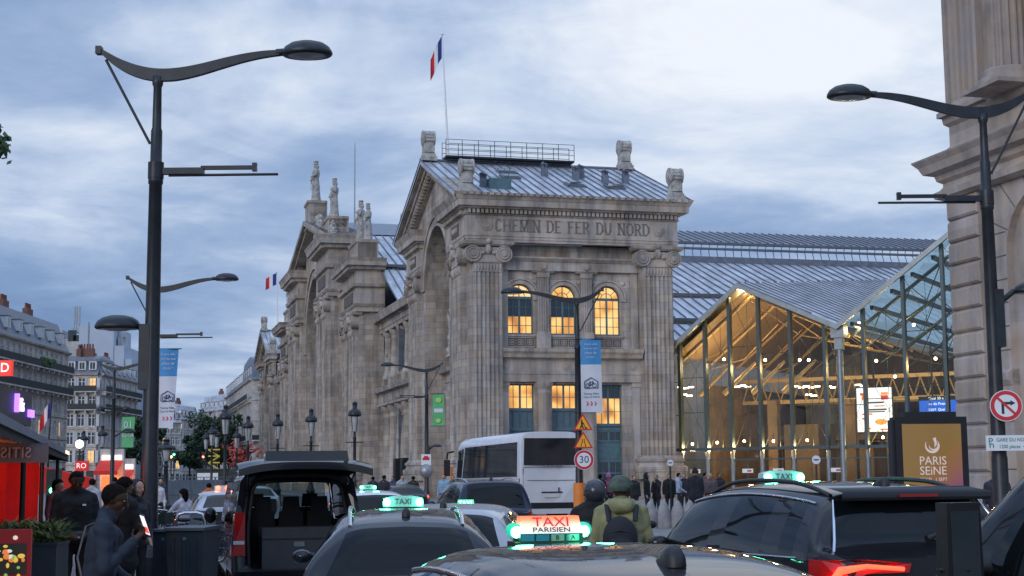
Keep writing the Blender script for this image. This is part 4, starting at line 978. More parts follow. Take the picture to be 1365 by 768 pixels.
for j in range(6):
    y = 2.0+j*5.5
    for (a, b) in ((e0, pk), (pk, vl)):
        mb.tube([(a[0], y, a[1]-0.7), (b[0], y, b[1]-0.7)], 0.13, 6); mb.tube([(a[0], y, a[1]-1.1), ((a[0]+b[0])/2, y, min(a[1], b[1])-0.4), (b[0], y, b[1]-2.4 if b is pk else b[1]-1.2)], 0.05, 5)
    if j == 0:
        for x in mull[2:6]: mb.tube([(x-1.4, y, 7.9), (x+1.2, y, 10.2)], [0.20, 0.10], 6)
for y, z in ((14, 7.6), (14, 9.4), (26, 8.0)): mb.b2((0, y, z), (HX1, y+0.25, z+0.3))
for k in range(24):
    x = k*1.12; mb.tube([(x, 14.1, 7.8), (x+0.56, 14.1, 9.4)], 0.06, 4); mb.tube([(x+0.56, 14.1, 9.4), (x+1.12, 14.1, 7.8)], 0.06, 4)
mb.build('roof_frame', mat('concourse_truss_paint', (0.48, 0.34, 0.16), 0.5, 0.1, 0.1), hall)
mb = MB()       # mezzanine, shop boxes and piers inside
mb.b2((0, 19, 4.6), (15.0, D-1, 5.1), 0); mb.b2((0, 18.9, 5.1), (15, 19, 6.0), 1)
for k in range(6): mb.tube([(1.2+k*3.0, 19.5, 0.14), (1.2+k*3.0, 19.5, 4.6)], 0.22, 8, 0)
mb.b2((4.5, 8, 0.14), (5.3, 8.8, 7.6), 0); mb.b2((10.2, 10, 0.14), (11.0, 10.8, 7.6), 0); mb.b2((17.0, 9, 0.14), (17.8, 9.8, 7.6), 0); mb.b2((21.5, 9, 0.14), (22.4, 9.8, 7.6), 0)
mb.b2((6.4, 6.5, 0.14), (9.2, 10.5, 5.6), 1); mb.b2((12.2, 7, 0.14), (13.3, 11.5, 3.8), 1); mb.b2((18.2, 12, 0.14), (24, 16, 4.2), 1)
for k in range(7): mb.b2((0.4+k*2.4, D-0.7, 5.2), (2.0+k*2.4, D-0.39, 8.6), 1)
mb.build('mezzanine', [stone_in, dark], hall)
# door zone under the transom: glazed doors, canopies, notices
dg = clear_glass('door_glass', (0.85, 0.82, 0.70), 0.012, 0.010)
for i, (a, b) in enumerate(zip(mull[:-1], mull[1:])):
    mb = MB(); mb.b2((a+0.16, -0.03, 2.85), (b-0.16, 0.03, 2.95), 0); c = (a+b)/2
    for x in (a+0.18, c, b-0.18): mb.b2((x-0.03, -0.03, 0.14), (x+0.03, 0.03, 2.95), 0)
    mb.add([(a+0.16, 0, 0.14), (b-0.16, 0, 0.14), (b-0.16, 0, ztr-0.3), (a+0.16, 0, ztr-0.3)], [(0, 1, 2, 3)], 1)
    if i in (0, 1, 3, 4, 6): mb.b2((c-0.42, -0.05, 1.9), (c+0.42, -0.02, 2.2), 2); mb.b2((c-0.03, -0.06, 1.98), (c+0.3, -0.05, 2.1), 3)
    mb.build('entrance_door', [sfr, dg, M_['white'], M_['red']], hall)
# lamps that the photograph shows lit
bulb = glow('warm_lamp', (1.0, 0.74, 0.40), 28.0)
def lamp(px, py, y, r=0.10, watt=0, name='ceiling_lamp'):
    p = hray(px, py); mb = MB(); # position on the same line of sight, y metres inside
    P = HA+HDIR*p[0]; P.z = p[1]; o = Vector((0, 0, CAMZ)); d = (P-o); k = 1+ y/(d.dot(HN)); Q = o+d*k; q = Q-HA
    L = Vector((q.dot(HDIR), q.dot(HN), Q.z)); mb.ball(L, r, 8, 0); mb.tube([L+Vector((0, 0, r*0.9)), L+Vector((0, 0, r*0.9+0.5))], 0.03, 5, 1); mb.build(name, [bulb, M_['black']], hall)
    if watt:
        ld = bpy.data.lights.new('lamp_or_fill_light', 'POINT'); ld.energy = watt*2.6; ld.color = (1.0, 0.66, 0.30); ld.shadow_soft_size = 0.3; lo = bpy.data.objects.new('lamp_or_fill_light', ld); COL.objects.link(lo); lo.parent = hall; lo.location = L-Vector((0, 0, 0.45))
for px, py, y, w_ in ((965, 479, 3, 260), (1020, 480, 3, 260), (1066, 480, 4, 0), (1078, 480, 4, 320), (1145, 431, 2, 120), (1218, 433, 3, 120), (1168, 481, 5, 260), (1247, 478, 5, 260), (1259, 480, 5, 0), (1193, 502, 9, 0), (944, 427, 3, 120), (994, 384, 1.5, 160)): lamp(px, py, y, 0.11, w_)
for px, py in ((923, 592), (956, 590), (992, 588), (1031, 588), (1076, 587), (1177, 583)): lamp(px, py, 0.7, 0.10, 170, 'door_lamp')
tubes = glow('fluorescent_tube', (1.0, 0.86, 0.62), 9.0)
for px, py, n in ((916, 517, 3), (988, 515, 4), (1067, 516, 2), (1084, 516, 3), (1110, 516, 2), (918, 527, 2), (986, 537, 3), (1084, 527, 2), (996, 531, 1), (1150, 514, 2)):
    for k in range(n):
        p = hray(px+k*7-n*3, py+(k % 2)*1.5); P = HA+HDIR*p[0]; P.z = p[1]; o = Vector((0, 0, CAMZ)); d = P-o; q = o+d*(1+18/(d.dot(HN)))-HA
        mb = MB(); mb.b2((q.dot(HDIR)-0.26, q.dot(HN)-0.05, q.z+CAMZ*0-0.0), (q.dot(HDIR)+0.26, q.dot(HN)+0.05, q.z+0.12)); mb.build('strip_light', tubes, hall)
ld = bpy.data.lights.new('lamp_or_fill_light', 'POINT')
for x, y, w_ in ((4, 14, 420), (12, 14, 420), (20, 8, 220), (8, 27, 420)):  # general fill lights added to brighten the hall, with no fixtures of their own
    ld = bpy.data.lights.new('lamp_or_fill_light', 'POINT'); ld.energy = w_*0.30; ld.color = (1.0, 0.62, 0.26); ld.shadow_soft_size = 0.5; lo = bpy.data.objects.new('lamp_or_fill_light', ld); COL.objects.link(lo); lo.parent = hall; lo.location = (x, y, 6.6 if y < 20 else 4.0)
# hanging screens
def hall_pt(px, py, y):
    p = hray(px, py); P = HA+HDIR*p[0]; P.z = p[1]; o = Vector((0, 0, CAMZ)); d = P-o; q = o+d*(1+y/(d.dot(HN)))-HA; return Vector((q.dot(HDIR), q.dot(HN), o.z+(d*(1+y/(d.dot(HN)))).z))
a = hall_pt(1143, 576, 3); b = hall_pt(1188, 516, 3); sw, sh = b.x-a.x, b.z-a.z
scr = thing('advertising_screen', 'tall bright white screen with red print and a burger behind the concourse glass', 'screen', hall.matrix_basis @ Vector(((a.x+b.x)/2, a.y, a.z)), HRZ)
mb = MB(); mb.b2((-sw/2-0.06, 0.0, -0.06), (sw/2+0.06, 0.2, sh+0.06)); mb.b2((-0.06, 0.05, sh), (0.06, 0.15, sh+2.5)); mb.b2((-sw*0.3, 0.02, -a.z+0.14), (-sw*0.3+0.15, 0.18, 0)); mb.b2((sw*0.3, 0.02, -a.z+0.14), (sw*0.3+0.15, 0.18, 0)); mb.build('casing', M_['black'], scr)
mb = MB(); mb.b2((-sw/2, -0.01, 0), (sw/2, 0, sh)); mb.build('display', glow('white_display', (0.95, 0.97, 1.0), 1.25), scr)
s_r = glow('red_display_print', (0.75, 0.05, 0.04), 0.9); s_o = glow('orange_display_print', (0.95, 0.35, 0.05), 1.0); s_k = glow('dark_display_print', (0.10, 0.10, 0.12), 0.5)
mb = MB()
mb.ball((0.18*sw, -0.03, sh*0.23), (sw*0.17, 0.02, sh*0.055), 12, 1); mb.b2((0.02*sw, -0.04, sh*0.20), (0.34*sw, -0.02, sh*0.225), 0); mb.ball((0.18*sw, -0.03, sh*0.19), (sw*0.15, 0.02, sh*0.04), 10, 1)
for (x, z, w_, h, m) in ((-.3, .86, .18, .025, 0), (-.28, .78, .14, .06, 1), (.3, .86, .2, .03, 1), (.3, .77, .2, .05, 0), (.0, .66, .55, .02, 2), (.05, .5, .6, .02, 2), (.05, .45, .5, .015, 2), (-.2, .4, .3, .015, 0), (.15, .58, .3, .012, 0), (-.2, .07, .2, .015, 0), (.25, .05, .2, .015, 0), (-.3, .3, .1, .02, 0)):
    mb.b2(((x-w_/2)*sw, -0.025, (z-h)*sh), ((x+w_/2)*sw, -0.012, (z+h)*sh), m)
mb.build('screen_print', [s_r, s_o, s_k], scr)
a = hall_pt(1226, 551, 2.2); b = hall_pt(1277, 528, 2.2); sw, sh = b.x-a.x, b.z-a.z
scr = thing('departure_board', 'wide blue departure board with white lines of text behind the concourse glass', 'screen', hall.matrix_basis @ Vector(((a.x+b.x)/2, a.y, a.z)), HRZ)
mb = MB(); mb.b2((-sw/2-0.05, 0.0, -0.05), (sw/2+0.05, 0.2, sh+0.05)); mb.b2((-0.5, 0.05, sh+0.05), (-0.4, 0.15, sh+4.0)); mb.b2((0.4, 0.05, sh+0.05), (0.5, 0.15, sh+4.0)); mb.build('casing', M_['black'], scr)
mb = MB(); mb.b2((-sw/2, -0.01, 0), (sw/2, 0, sh*0.78)); mb.build('display', glow('blue_display', (0.02, 0.14, 0.75), 0.9), scr)
wt = glow('white_display_text', (0.85, 0.92, 1.0), 1.6)
for tx, z, sz in (('Quai 30 a 36', .90, .24), ('Ile de France', .56, .24), ('12:00  Quai 31', .2, .22)): text('lettering', tx, sh*sz, wt, scr, (0, -0.03, sh*z))

# downpipes at the joint of station and concourse
mb = MB(); p = hray(897, 500); mb.tube([(0.1, -0.5, 0.2), (0.1, -0.5, e0[1]-1.2), (0.3, -0.4, e0[1]-0.3)], 0.13, 8); mb.box((0.1, -0.5, e0[1]-1.6), (0.5, 0.4, 0.7)); mb.build('downpipe', M_['iron'], hall)

# ================================================================== corner building on the right: rusticated piers, cornice, fluted columns above
YB = 45.0; pc = at(1266, 400, YB); PB = Vector((pc.x, pc.y, 0))
tB = (PB-P0).dot(V); sB = (PB-P0).dot(U)
bld = thing('stone_corner_building', 'near rusticated limestone building with heavy cornice and fluted columns at the right edge', 'building', PB, SRZ)
# local: y along U (away), x along V; the street face is x = 0, seen from -x; the building runs towards the camera (-y)
def bz(px, py):    # height on the street face at a pixel
    d = CAMM.to_3x3() @ Vector(((px-682.5)/2000.0, -(py-384.0)/2000.0, -1.0)); o = Vector((0, 0, CAMZ)); k = (PB-o).dot(V)/d.dot(V); p = o+d*k; return (p-PB).dot(U), p.z
fB = street(0.0); ru = M_['rustic']
zc0 = bz(1275, 262)[1]; zc1 = bz(1262, 212)[1]; pw = -bz(1308, 400)[0]
bh = (bz(1290, 318)[1]-bz(1290, 442)[1])/4.0
mb = MB(); mb.b2((0.35, -26, 0.13), (12, -0.02, zc1+7.5), 0); mb.build('wall_core', ru, bld)
rz0 = bz(1285, 320)[1]
mb = MB(); k0 = -int(rz0/bh)-1
for k in range(k0, 4):
    z0 = rz0+k*bh; z1 = z0+bh
    if z1 < 0.2 or z1 > zc0+0.05: continue
    z0 = max(z0, 0.14)
    def block(a0, a1, x0):
        g = 0.035; e = 0.06
        P = [(x0+e, a0+g, z0+g), (x0+e, a1-g, z0+g), (x0+e, a1-g, z1-g), (x0+e, a0+g, z1-g), (x0, a0+g+e, z0+g+e), (x0, a1-g-e, z0+g+e), (x0, a1-g-e, z1-g-e), (x0, a0+g+e, z1-g-e), (x0+0.3, a0+g, z0+g), (x0+0.3, a1-g, z0+g), (x0+0.3, a1-g, z1-g), (x0+0.3, a0+g, z1-g)]
        mb.add(P, [(4, 5, 6, 7), (0, 1, 5, 4), (1, 2, 6, 5), (2, 3, 7, 6), (3, 0, 4, 7), (0, 8, 9, 1), (2, 10, 11, 3), (1, 9, 10, 2), (3, 11, 8, 0)])
    block(-pw, 0.0, -0.02)
mb.b2((0.10, -pw+0.03, 0.13), (0.36, 0.0, zc0)); mb.build('rusticated_pier', ru, bld)
# wall with the arch beyond the pier
aj = bz(1343, 470)[0]; zs_ = bz(1343, 338)[1]; ar = 1.7
mb = MB(); f_ = street(0.12)
mb2_ops = [(aj-ar, 2*ar, 0.13, zs_, True)]
wall(mb, f_, -7.5, -pw-0.12, 0.13, zc0+0.4, mb2_ops, 0.9); mb.b2((1.0, -7.5, 0.13), (1.1, -pw-0.2, zc0))
mb.build('arch_wall', [ru], bld)
mb = MB()       # joints of the voussoirs and courses
for k in range(7):
    A_ = R(90-12*k+0) ; 
    A_ = R(168-24*k) ; r0, r1 = ar+0.02, ar+1.15; c = aj-ar
    if math.cos(A_)*r1+c > -pw-0.14: r1 = min(r1, (-pw-0.14-c)/max(0.2, math.cos(A_)))
    n_ = Vector((-math.sin(A_), math.cos(A_))); t_ = 0.018
    P = [(0.112, c+math.cos(A_)*q+n_.x*e*t_, zs_+math.sin(A_)*q+n_.y*e*t_) for q in (r0, r1) for e in (-1, 1)]
    mb.add(P, [(0, 1, 3, 2)])
for k in range(-9, 2):
    z = zs_+k*bh*0.98
    if z > 0.3: mb.add([(0.112, aj+0.01, z-0.018), (0.112, -pw-0.13, z-0.018), (0.112, -pw-0.13, z+0.018), (0.112, aj+0.01, z+0.018)], [(0, 1, 2, 3)])
mb.build('joint_lines', M_['stone_dark'], bld)
mb = MB(); moulding(mb, f_, aj, -pw-0.14, [(bz(1330, 590)[1]+1.6, 0.02), (bz(1330, 590)[1]+1.75, 0.12), (bz(1330, 590)[1]+1.95, 0.14), (bz(1330, 590)[1]+2.05, 0.02)], ret=False); mb.build('impost', ru, bld)
# string course, frieze, cornice
mb = MB(); f2 = street(-0.02)
moulding(mb, f2, -12, 0.0, [(zc0-0.02, 0.04), (zc0+0.05, 0.22), (zc0+0.22, 0.26), (zc0+0.3, 0.1), (zc0+0.4, 0.02), (zc1-0.75, 0.02), (zc1-0.65, 0.16), (zc1-0.5, 0.2), (zc1-0.42, 0.45), (zc1-0.2, 0.55), (zc1-0.05, 0.68), (zc1, 0.7), (zc1+0.08, 0.2)])
mb.build('cornice', ru, bld)
zp = bz(1275, 150)[1]
mb = MB(); moulding(mb, street(0.15), -12, -0.15, [(zc1+0.08, 0.1), (zc1+0.3, 0.1), (zc1+0.4, 0.0), (zp-0.3, 0.0), (zp-0.2, 0.12), (zp, 0.15), (zp+0.01, 0.0)]); mb.build('attic_pedestal', ru, bld)
pa0 = bz(1303, 80)[0]
mb = MB(); fluted(mb, street(0.2), pa0, -0.3, zp+0.35, zp+6.5, -0.22, 5, 0.07); moulding(mb, street(0.2), pa0-0.02, -0.28, [(zp, 0.34), (zp+0.15, 0.34), (zp+0.2, 0.28), (zp+0.35, 0.22)]); mb.build('fluted_pilaster', ru, bld)
cx_ = bz(1338, 80)[0]; rc = abs(bz(1362, 80)[0]-bz(1314, 80)[0])/2*0.72
def fluted_col(mb, x, y, z0, z1, r, nf=18):
    pts = []
    for i in range(nf*4):
        A_ = 2*PI*i/(nf*4); q = r*(1.0 if i % 4 in (0, 1) else 0.91); pts.append((x+q*math.cos(A_), y+q*math.sin(A_)))
    mb.prism(pts, lambda a, b: (a, b, z0), lambda a, b: (a, b, z1), 0, caps=False)
    mb.lathe([(r*1.35, z0-0.5), (r*1.35, z0-0.32), (r*1.15, z0-0.2), (r*1.22, z0-0.08), (r*1.02, z0)], (x, y, 0), 24)
for k in range(4):
    mb = MB(); y = cx_-0.2-k*3.4; fluted_col(mb, -0.02, y, zp+0.55, zp+6.5, rc); mb.box((-0.02, y, zp+0.03), (rc*2.9, rc*2.9, 0.12)); mb.build('fluted_column', ru, bld)
mb = MB(); moulding(mb, street(-0.3), -26, 0.0, [(zp+6.5, 0.1), (zp+7.1, 0.1), (zp+7.15, 0.2), (zp+7.9, 0.15), (zp+8.0, 0.5), (zp+8.3, 0.8), (zp+8.4, 0.2)], back=8); mb.build('entablature', ru, bld)

# ================================================================== advertising panel in front of it
pn = at(1241, 660, 27.5); zt = at(1241, 556, 27.5).z
adp = thing('poster_display', 'black framed street advertising panel with a gold to purple PARIS SEINE poster', 'advertising panel', (pn.x, pn.y, 0.13), R(4))
pw_ = 1.33; ph = zt-0.13
mb = MB(); mb.b2((-pw_/2, -0.16, 0.6), (pw_/2, 0.16, ph)); mb.b2((-0.47, -0.15, ph), (0.47, 0.15, ph+0.09)); mb.b2((-0.42, -0.11, 0), (0.42, 0.11, 0.6)); mb.b2((-pw_/2-0.05, -0.12, 0.66), (-pw_/2, 0.12, ph-0.05)); mb.build('casing', M_['black'], adp)
def poster_mat():
    m, nt, b = nodes('gold_purple_poster'); tc = nt.nodes.new('ShaderNodeTexCoord'); sp = nt.nodes.new('ShaderNodeSeparateXYZ'); nt.links.new(tc.outputs['Object'], sp.inputs[0])
    f = _math(nt, 'ADD', _math(nt, 'MULTIPLY', sp.outputs[0], -0.55), _math(nt, 'MULTIPLY', sp.outputs[2], 0.55))
    c = _ramp(nt, f, [(0.40, (0.26, 0.06, 0.22)), (0.68, (0.33, 0.13, 0.085)), (0.92, (0.33, 0.165, 0.045)), (1.0, (0.30, 0.17, 0.05))])
    nt.links.new(c, b.inputs['Base Color']); nt.links.new(c, b.inputs['Emission Color']); b.inputs['Emission Strength'].default_value = 0.22; b.inputs['Roughness'].default_value = 0.25; return m
mb = MB(); mb.b2((-pw_/2+0.12, -0.175, 0.78), (pw_/2-0.12, -0.162, ph-0.13)); mb.build('poster', poster_mat(), adp)
pt = glow('pale_poster_print', (0.75, 0.62, 0.60), 0.45); zz0 = ph-0.13-0.78
text('lettering', 'PARIS', 0.215, pt, adp, (0, -0.18, ph-0.80), sx=0.95); text('lettering', 'SEiNE', 0.215, pt, adp, (0, -0.18, ph-0.98), sx=0.95); text('lettering', '27 JUIL  1 SEPT', 0.08, pt, adp, (0, -0.18, ph-1.13))
mb = MB()       # crescent shaped emblem
for (c, r, t, a0, a1) in (((0.0, ph-0.52), 0.13, 0.027, 150, 400), ((0.023, ph-0.52), 0.085, 0.017, 180, 380)):
    n = 18
    for i in range(n):
        P = []
        for A_ in (a0+(a1-a0)*i/n, a0+(a1-a0)*(i+1)/n):
            tt = t*math.sin(PI*min(1, max(0.02, (A_-a0)/(a1-a0))))+0.006
            for rr in (r-tt, r+tt*0.3): P.append((c[0]+rr*math.cos(R(A_)), -0.18, c[1]+rr*math.sin(R(A_))))
        mb.add(P, [(0, 1, 3, 2)])
mb.add([(0.015, -0.181, ph-0.39), (0.07, -0.181, ph-0.375), (0.09, -0.181, ph-0.49), (0.04, -0.181, ph-0.565), (0.045, -0.181, ph-0.475)], [(0, 1, 2, 3, 4)])
mb.build('emblem', pt, adp)

# ================================================================== street buildings
WSH = {}
def haus_window(w, h, shut, lit=False):
    key = (round(w, 2), round(h, 2), shut, lit)
    if key in WSH: return WSH[key]
    mb = MB()
    mb.b2((-w/2, 0.12, 0), (w/2, 0.16, h), 1)
    for a, b in (((-w/2, 0.04, 0), (-w/2+0.08, 0.15, h)), ((w/2-0.08, 0.04, 0), (w/2, 0.15, h)), ((-0.06, 0.04, 0.08), (0.06, 0.118, h-0.08)), ((-w/2+0.08, 0.04, h-0.08), (w/2-0.08, 0.15, h)), ((-w/2+0.08, 0.04, 0), (w/2-0.08, 0.15, 0.08)), ((-w/2+0.08, 0.05, h*0.68), (-0.06, 0.117, h*0.72)), ((0.06, 0.05, h*0.68), (w/2-0.08, 0.117, h*0.72))): mb.b2(a, b, 0)
    mb.b2((-w/2-0.12, -0.12, -0.14), (w/2+0.12, 0.1, -0.003), 2)
    mb.b2((-w/2-0.14, -0.06, h+0.003), (w/2+0.14, 0.02, h+0.2), 2); mb.b2((-w/2-0.14, -0.05, 0.01), (-w/2-0.003, 0.02, h), 2); mb.b2((w/2+0.003, -0.05, 0.01), (w/2+0.14, 0.02, h), 2)
    if shut:
        for e in (-1, 1):
            x0 = e*(w/2+0.15); mb.b2((min(x0, x0+e*w*0.48), -0.10, 0.02), (max(x0, x0+e*w*0.48), -0.055, h-0.02), 3)
            for k in range(7): mb.b2((min(x0, x0+e*w*0.48)+0.05, -0.115, h*(k+0.3)/7), (max(x0, x0+e*w*0.48)-0.05, -0.10, h*(k+0.55)/7), 3)
    o = mb.build('window', [M_['white'], M_['lit'] if lit else M_['darkglass'], M_['haus'], mat('pale_shutter', (0.55, 0.57, 0.6), 0.6, 0, 0.1)])
    WSH[key] = o.data; bpy.data.objects.remove(o); return WSH[key]
def haus(label, p0, p1, depth, gh, fh, nf, bays, balc=(), shut=False, mans=3.6, wallm='haus', roofm='slate', chim=3, ww=1.15, seed=0, group=None, flat=False, dorm=True, lit=0.04):
    r = random.Random(seed); d = Vector((p1[0]-p0[0], p1[1]-p0[1], 0)); L = d.length; rz = math.atan2(d.y, d.x)
    t = thing('apartment_building', label, 'building', (p0[0], p0[1], 0), rz, group)
    H = gh+nf*fh; pit = L/bays; f = lambda a, z, dd: (a, dd, z); wh = fh*0.68
    mb = MB()
    for i in range(nf):
        z0 = gh+i*fh; wall(mb, f, 0, L, z0, z0+fh, [((k+0.5)*pit, ww, z0+fh*0.12, z0+fh*0.12+wh, False) for k in range(bays)], 0.25)
    wall(mb, f, 0, L, 0, gh, [((k+0.5)*pit, pit*0.72, 0.15, gh-1.0, False) for k in range(bays)], 0.25)
    mb.b2((0, 0.25, 0), (0.35, depth, H)); mb.b2((L-0.35, 0.25, 0), (L, depth, H)); mb.b2((0.35, depth-0.3, 0), (L-0.35, depth, H)); mb.add([(0.35, 0.6, 0), (L-0.35, 0.6, 0), (L-0.35, 0.6, H), (0.35, 0.6, H)], [(0, 1, 2, 3)])
    for i in range(nf+1):
        z = gh+i*fh; moulding(mb, f, 0, L, [(z-0.14, 0.06), (z-0.03, 0.16), (z+0.02, 0.16)], ret=False)
    moulding(mb, f, 0, L, [(H-0.25, 0.1), (H-0.1, 0.45), (H+0.12, 0.55), (H+0.15, 0)], ret=False)
    mb.build('wall', M_[wallm], t)
    for k in range(bays):
        for i in range(nf):
            o = bpy.data.objects.new('window', haus_window(ww, wh, shut and r.random() < 0.8, r.random() < lit)); COL.objects.link(o); o.parent = t; o.location = ((k+0.5)*pit, 0.05, gh+i*fh+fh*0.12)
    mb = MB()
    for k in range(bays): mb.b2(((k+0.5)*pit-pit*0.36, 0.2, 0.15), ((k+0.5)*pit+pit*0.36, 0.24, gh-1.0))
    mb.build('shop_front', M_['darkglass'], t)
    for i in balc:
        mb = MB(); z = gh+i*fh; mb.b2((0, -0.95, z-0.02), (L, -0.02, z+0.16), 0); mb.b2((0, -0.95, z+1.1), (L, -0.90, z+1.16), 1); mb.b2((0, -0.93, z+0.22), (L, -0.915, z+1.08), 2)
        for k in range(int(L/0.5)): mb.b2((k*0.5, -0.94, z+0.16), (k*0.5+0.05, -0.91, z+1.1), 1)
        for k in range(bays+1): mb.box((min(L-0.2, max(0.2, k*pit)), -0.45, z-0.25), (0.25, 0.8, 0.45), 0)
        mb.build('balcony', [M_['haus'], M_['lead'], M_['lead']], t)
    if mans:
        mb = MB(); s = mans*0.32
        P = [(-0.1, -0.1, H+0.15), (L+0.1, -0.1, H+0.15), (L+0.1, depth, H+0.15), (-0.1, depth, H+0.15), (0.1, s, H+mans*0.8), (L-0.1, s, H+mans*0.8), (L-0.1, depth-s, H+mans*0.8), (0.1, depth-s, H+mans*0.8), (0.4, depth*0.4, H+mans), (L-0.4, depth*0.4, H+mans), (L-0.4, depth*0.6, H+mans), (0.4, depth*0.6, H+mans)]
        mb.add(P, [(0, 1, 5, 4), (1, 2, 6, 5), (2, 3, 7, 6), (3, 0, 4, 7), (4, 5, 9, 8), (5, 6, 10, 9), (6, 7, 11, 10), (7, 4, 8, 11), (8, 9, 10, 11)])
        mb.build('mansard_roof', M_[roofm], t)
        if dorm:
            for k in range(bays):
                if bays > 7 and k % 2 and seed % 2: continue
                x = (k+0.5)*pit; mb = MB(); z = H+mans*0.22; mb.b2((x-0.62, -0.12, z), (x+0.62, 1.6, z+1.5), 0); mb.b2((x-0.45, -0.14, z+0.12), (x+0.45, -0.123, z+1.3), 1); mb.b2((x-0.72, -0.22, z+1.5), (x+0.72, 1.7, z+1.62), 2); mb.b2((x-0.03, -0.16, z+0.12), (x+0.03, -0.141, z+1.3), 0); mb.build('dormer', [M_['white'], M_['darkglass'], M_['zinc_dark']], t)
    for k in range(chim):
        x = L*(k+0.5+r.uniform(-.2, .2))/max(1, chim); mb = MB(); y = depth*0.35; zt = H+(mans or 0)*0.75; mb.b2((x-1.3, y-0.4, zt), (x+1.3, y+0.4, zt+2.2), 0)
        for q in range(5): mb.lathe([(0.16, 0), (0.19, 0.1), (0.14, 0.75), (0.19, 0.8)], (x-1.0+q*0.5, y, zt+2.2), 8, 1)
        mb.build('chimney', [M_['chimney'], mat('terracotta_pot', (0.28, 0.11, 0.07), 0.8, 0, 0.2)] if 'terracotta_pot' not in bpy.data.materials else [M_['chimney'], bpy.data.materials['terracotta_pot']], t)
    return t
def gp(px, Y): p = at(px, 640, Y); return (p.x, p.y)
L1a, L1b = (-67.0, 178.0), (-67.6, 228.0)
b1 = haus('long pale apartment block with slate mansard and two dark balconies, leftmost on the street', (L1a[0], L1a[1]), (L1b[0], L1b[1]), 14, 4.6, 3.25, 5, 20, balc=(3, 4), mans=5.6, chim=5, ww=1.05, seed=1)
mb = MB()
for k in range(60): mb.ball((34+rnd.uniform(0, 6), -0.7+rnd.uniform(-.2, .2), 18.0+rnd.uniform(0, 1.0)), rnd.uniform(0.15, 0.4), 6)
mb.build('balcony_plants', mat('balcony_leaves', (0.05, 0.10, 0.03), 0.8, 0, 0.4, 8), b1)
haus('tall corner building with blue slate roof and white shutters, beside the long balconied block', gp(84, 262.5), gp(127, 262.5), 12, 4.4, 3.15, 5, 3, balc=(3, 4), shut=True, mans=3.6, chim=1, ww=1.2, seed=2)
haus('receding wing of shuttered windows and iron balconies turning the corner into the street', gp(131.6, 263), gp(181, 289), 14, 4.4, 3.15, 5, 7, balc=(3, 4), shut=True, mans=3.4, chim=3, ww=1.1, seed=3)
haus('small white street building with dormers behind the second lamp post', gp(176, 330), gp(216, 336), 14, 4.2, 3.1, 4, 5, mans=4.6, chim=1, seed=4, wallm='haus_grey')
haus('distant narrow building at the left side of the street end', gp(205, 395), gp(240, 400), 14, 4.2, 3.1, 4, 5, mans=5.0, chim=2, seed=5, wallm='haus_grey', roofm='zinc')
haus('farthest pale building closing the street, beyond the blue banner', gp(238, 455), gp(266, 470), 16, 4.2, 3.1, 5, 6, mans=5.5, chim=2, seed=6, wallm='haus_grey', roofm='zinc')
haus('far zinc roofed building above the street trees', gp(264, 480), gp(300, 460), 16, 4.2, 3.1, 6, 6, mans=6.0, chim=3, seed=7, wallm='haus_grey', roofm='zinc')
c_ = at(334, 640, 292); c_.z = 0
far_ = c_+U*74
haus('receding balconied facade just beyond the far end of the station', (far_.x, far_.y), (c_.x, c_.y), 22, 5.0, 4.0, 4, 16, balc=(1, 3), mans=5.0, chim=6, seed=8, ww=1.3)
e_ = c_+V*13
haus('end wall with four windows in a column just beyond the far end of the station', (c_.x+0.1, c_.y-0.1), (e_.x, e_.y), 21, 5.0, 4.0, 4, 3, balc=(1,), mans=5.0, chim=1, seed=9, ww=1.4)
# plain rear block with tanks and an antenna
rb = thing('apartment_tower', 'tall plain grey building with blank walls and stepped top rising behind the corner building', 'building', (*gp(50, 305), 0), 0.04)
sc_ = 305/2000.0
def tz(py): return (640-py)*sc_+1.8
def tw(px): return (px-50)*sc_
mb = MB(); mb.b2((0, 0, 0), (tw(77), 16, tz(440)), 0); mb.b2((tw(77)+0.01, 0.5, 0), (tw(100), 14, tz(452)), 0); mb.b2((tw(100), -0.5, 0), (tw(146), 16, tz(436)), 1); mb.b2((tw(146), -0.3, 0), (tw(160), 15, tz(462)), 1); mb.b2((tw(160), 0, 0), (tw(170), 14, tz(480)), 1)
mb.build('wall', [M_['haus_grey'], mat('pale_blue_render', (0.42, 0.48, 0.56), 0.8, 0, 0.12, 0.2)], rb)
for px, py, w, h in ((84, 455, 2.4, 1.2), (91, 455, 2.0, 1.2), (84, 447, 2.4, 1.0)):
    mb = MB(); mb.b2((tw(px), 0.35, tz(py)), (tw(px)+w*0.7, 0.6, tz(py)+h)); mb.build('window', M_['darkglass'], rb)
mb = MB(); mb.b2((tw(112), -0.6, 12), (tw(113.5), -0.4, tz(430))); mb.build('flue', M_['zinc_dark'], rb)
mb = MB(); mb.b2((tw(148), 2, tz(462)), (tw(153), 6, tz(449))); mb.lathe([(0.9, 0), (0.9, 1.5), (0.2, 1.9)], (tw(150), 4, tz(449)), 10); mb.build('water_tank', M_['haus_grey'], rb)
mb = MB()
for px in (82, 85, 88.5): mb.b2((tw(px), 6, tz(428)), (tw(px+1.8), 6.35, tz(405))); mb.tube([(tw(px+0.5), 6.3, tz(440)), (tw(px+0.5), 6.3, tz(404))], 0.08, 6)
mb.b2((tw(80), 5.5, tz(440)), (tw(92), 8, tz(434))); mb.build('antenna', M_['steel'], rb)

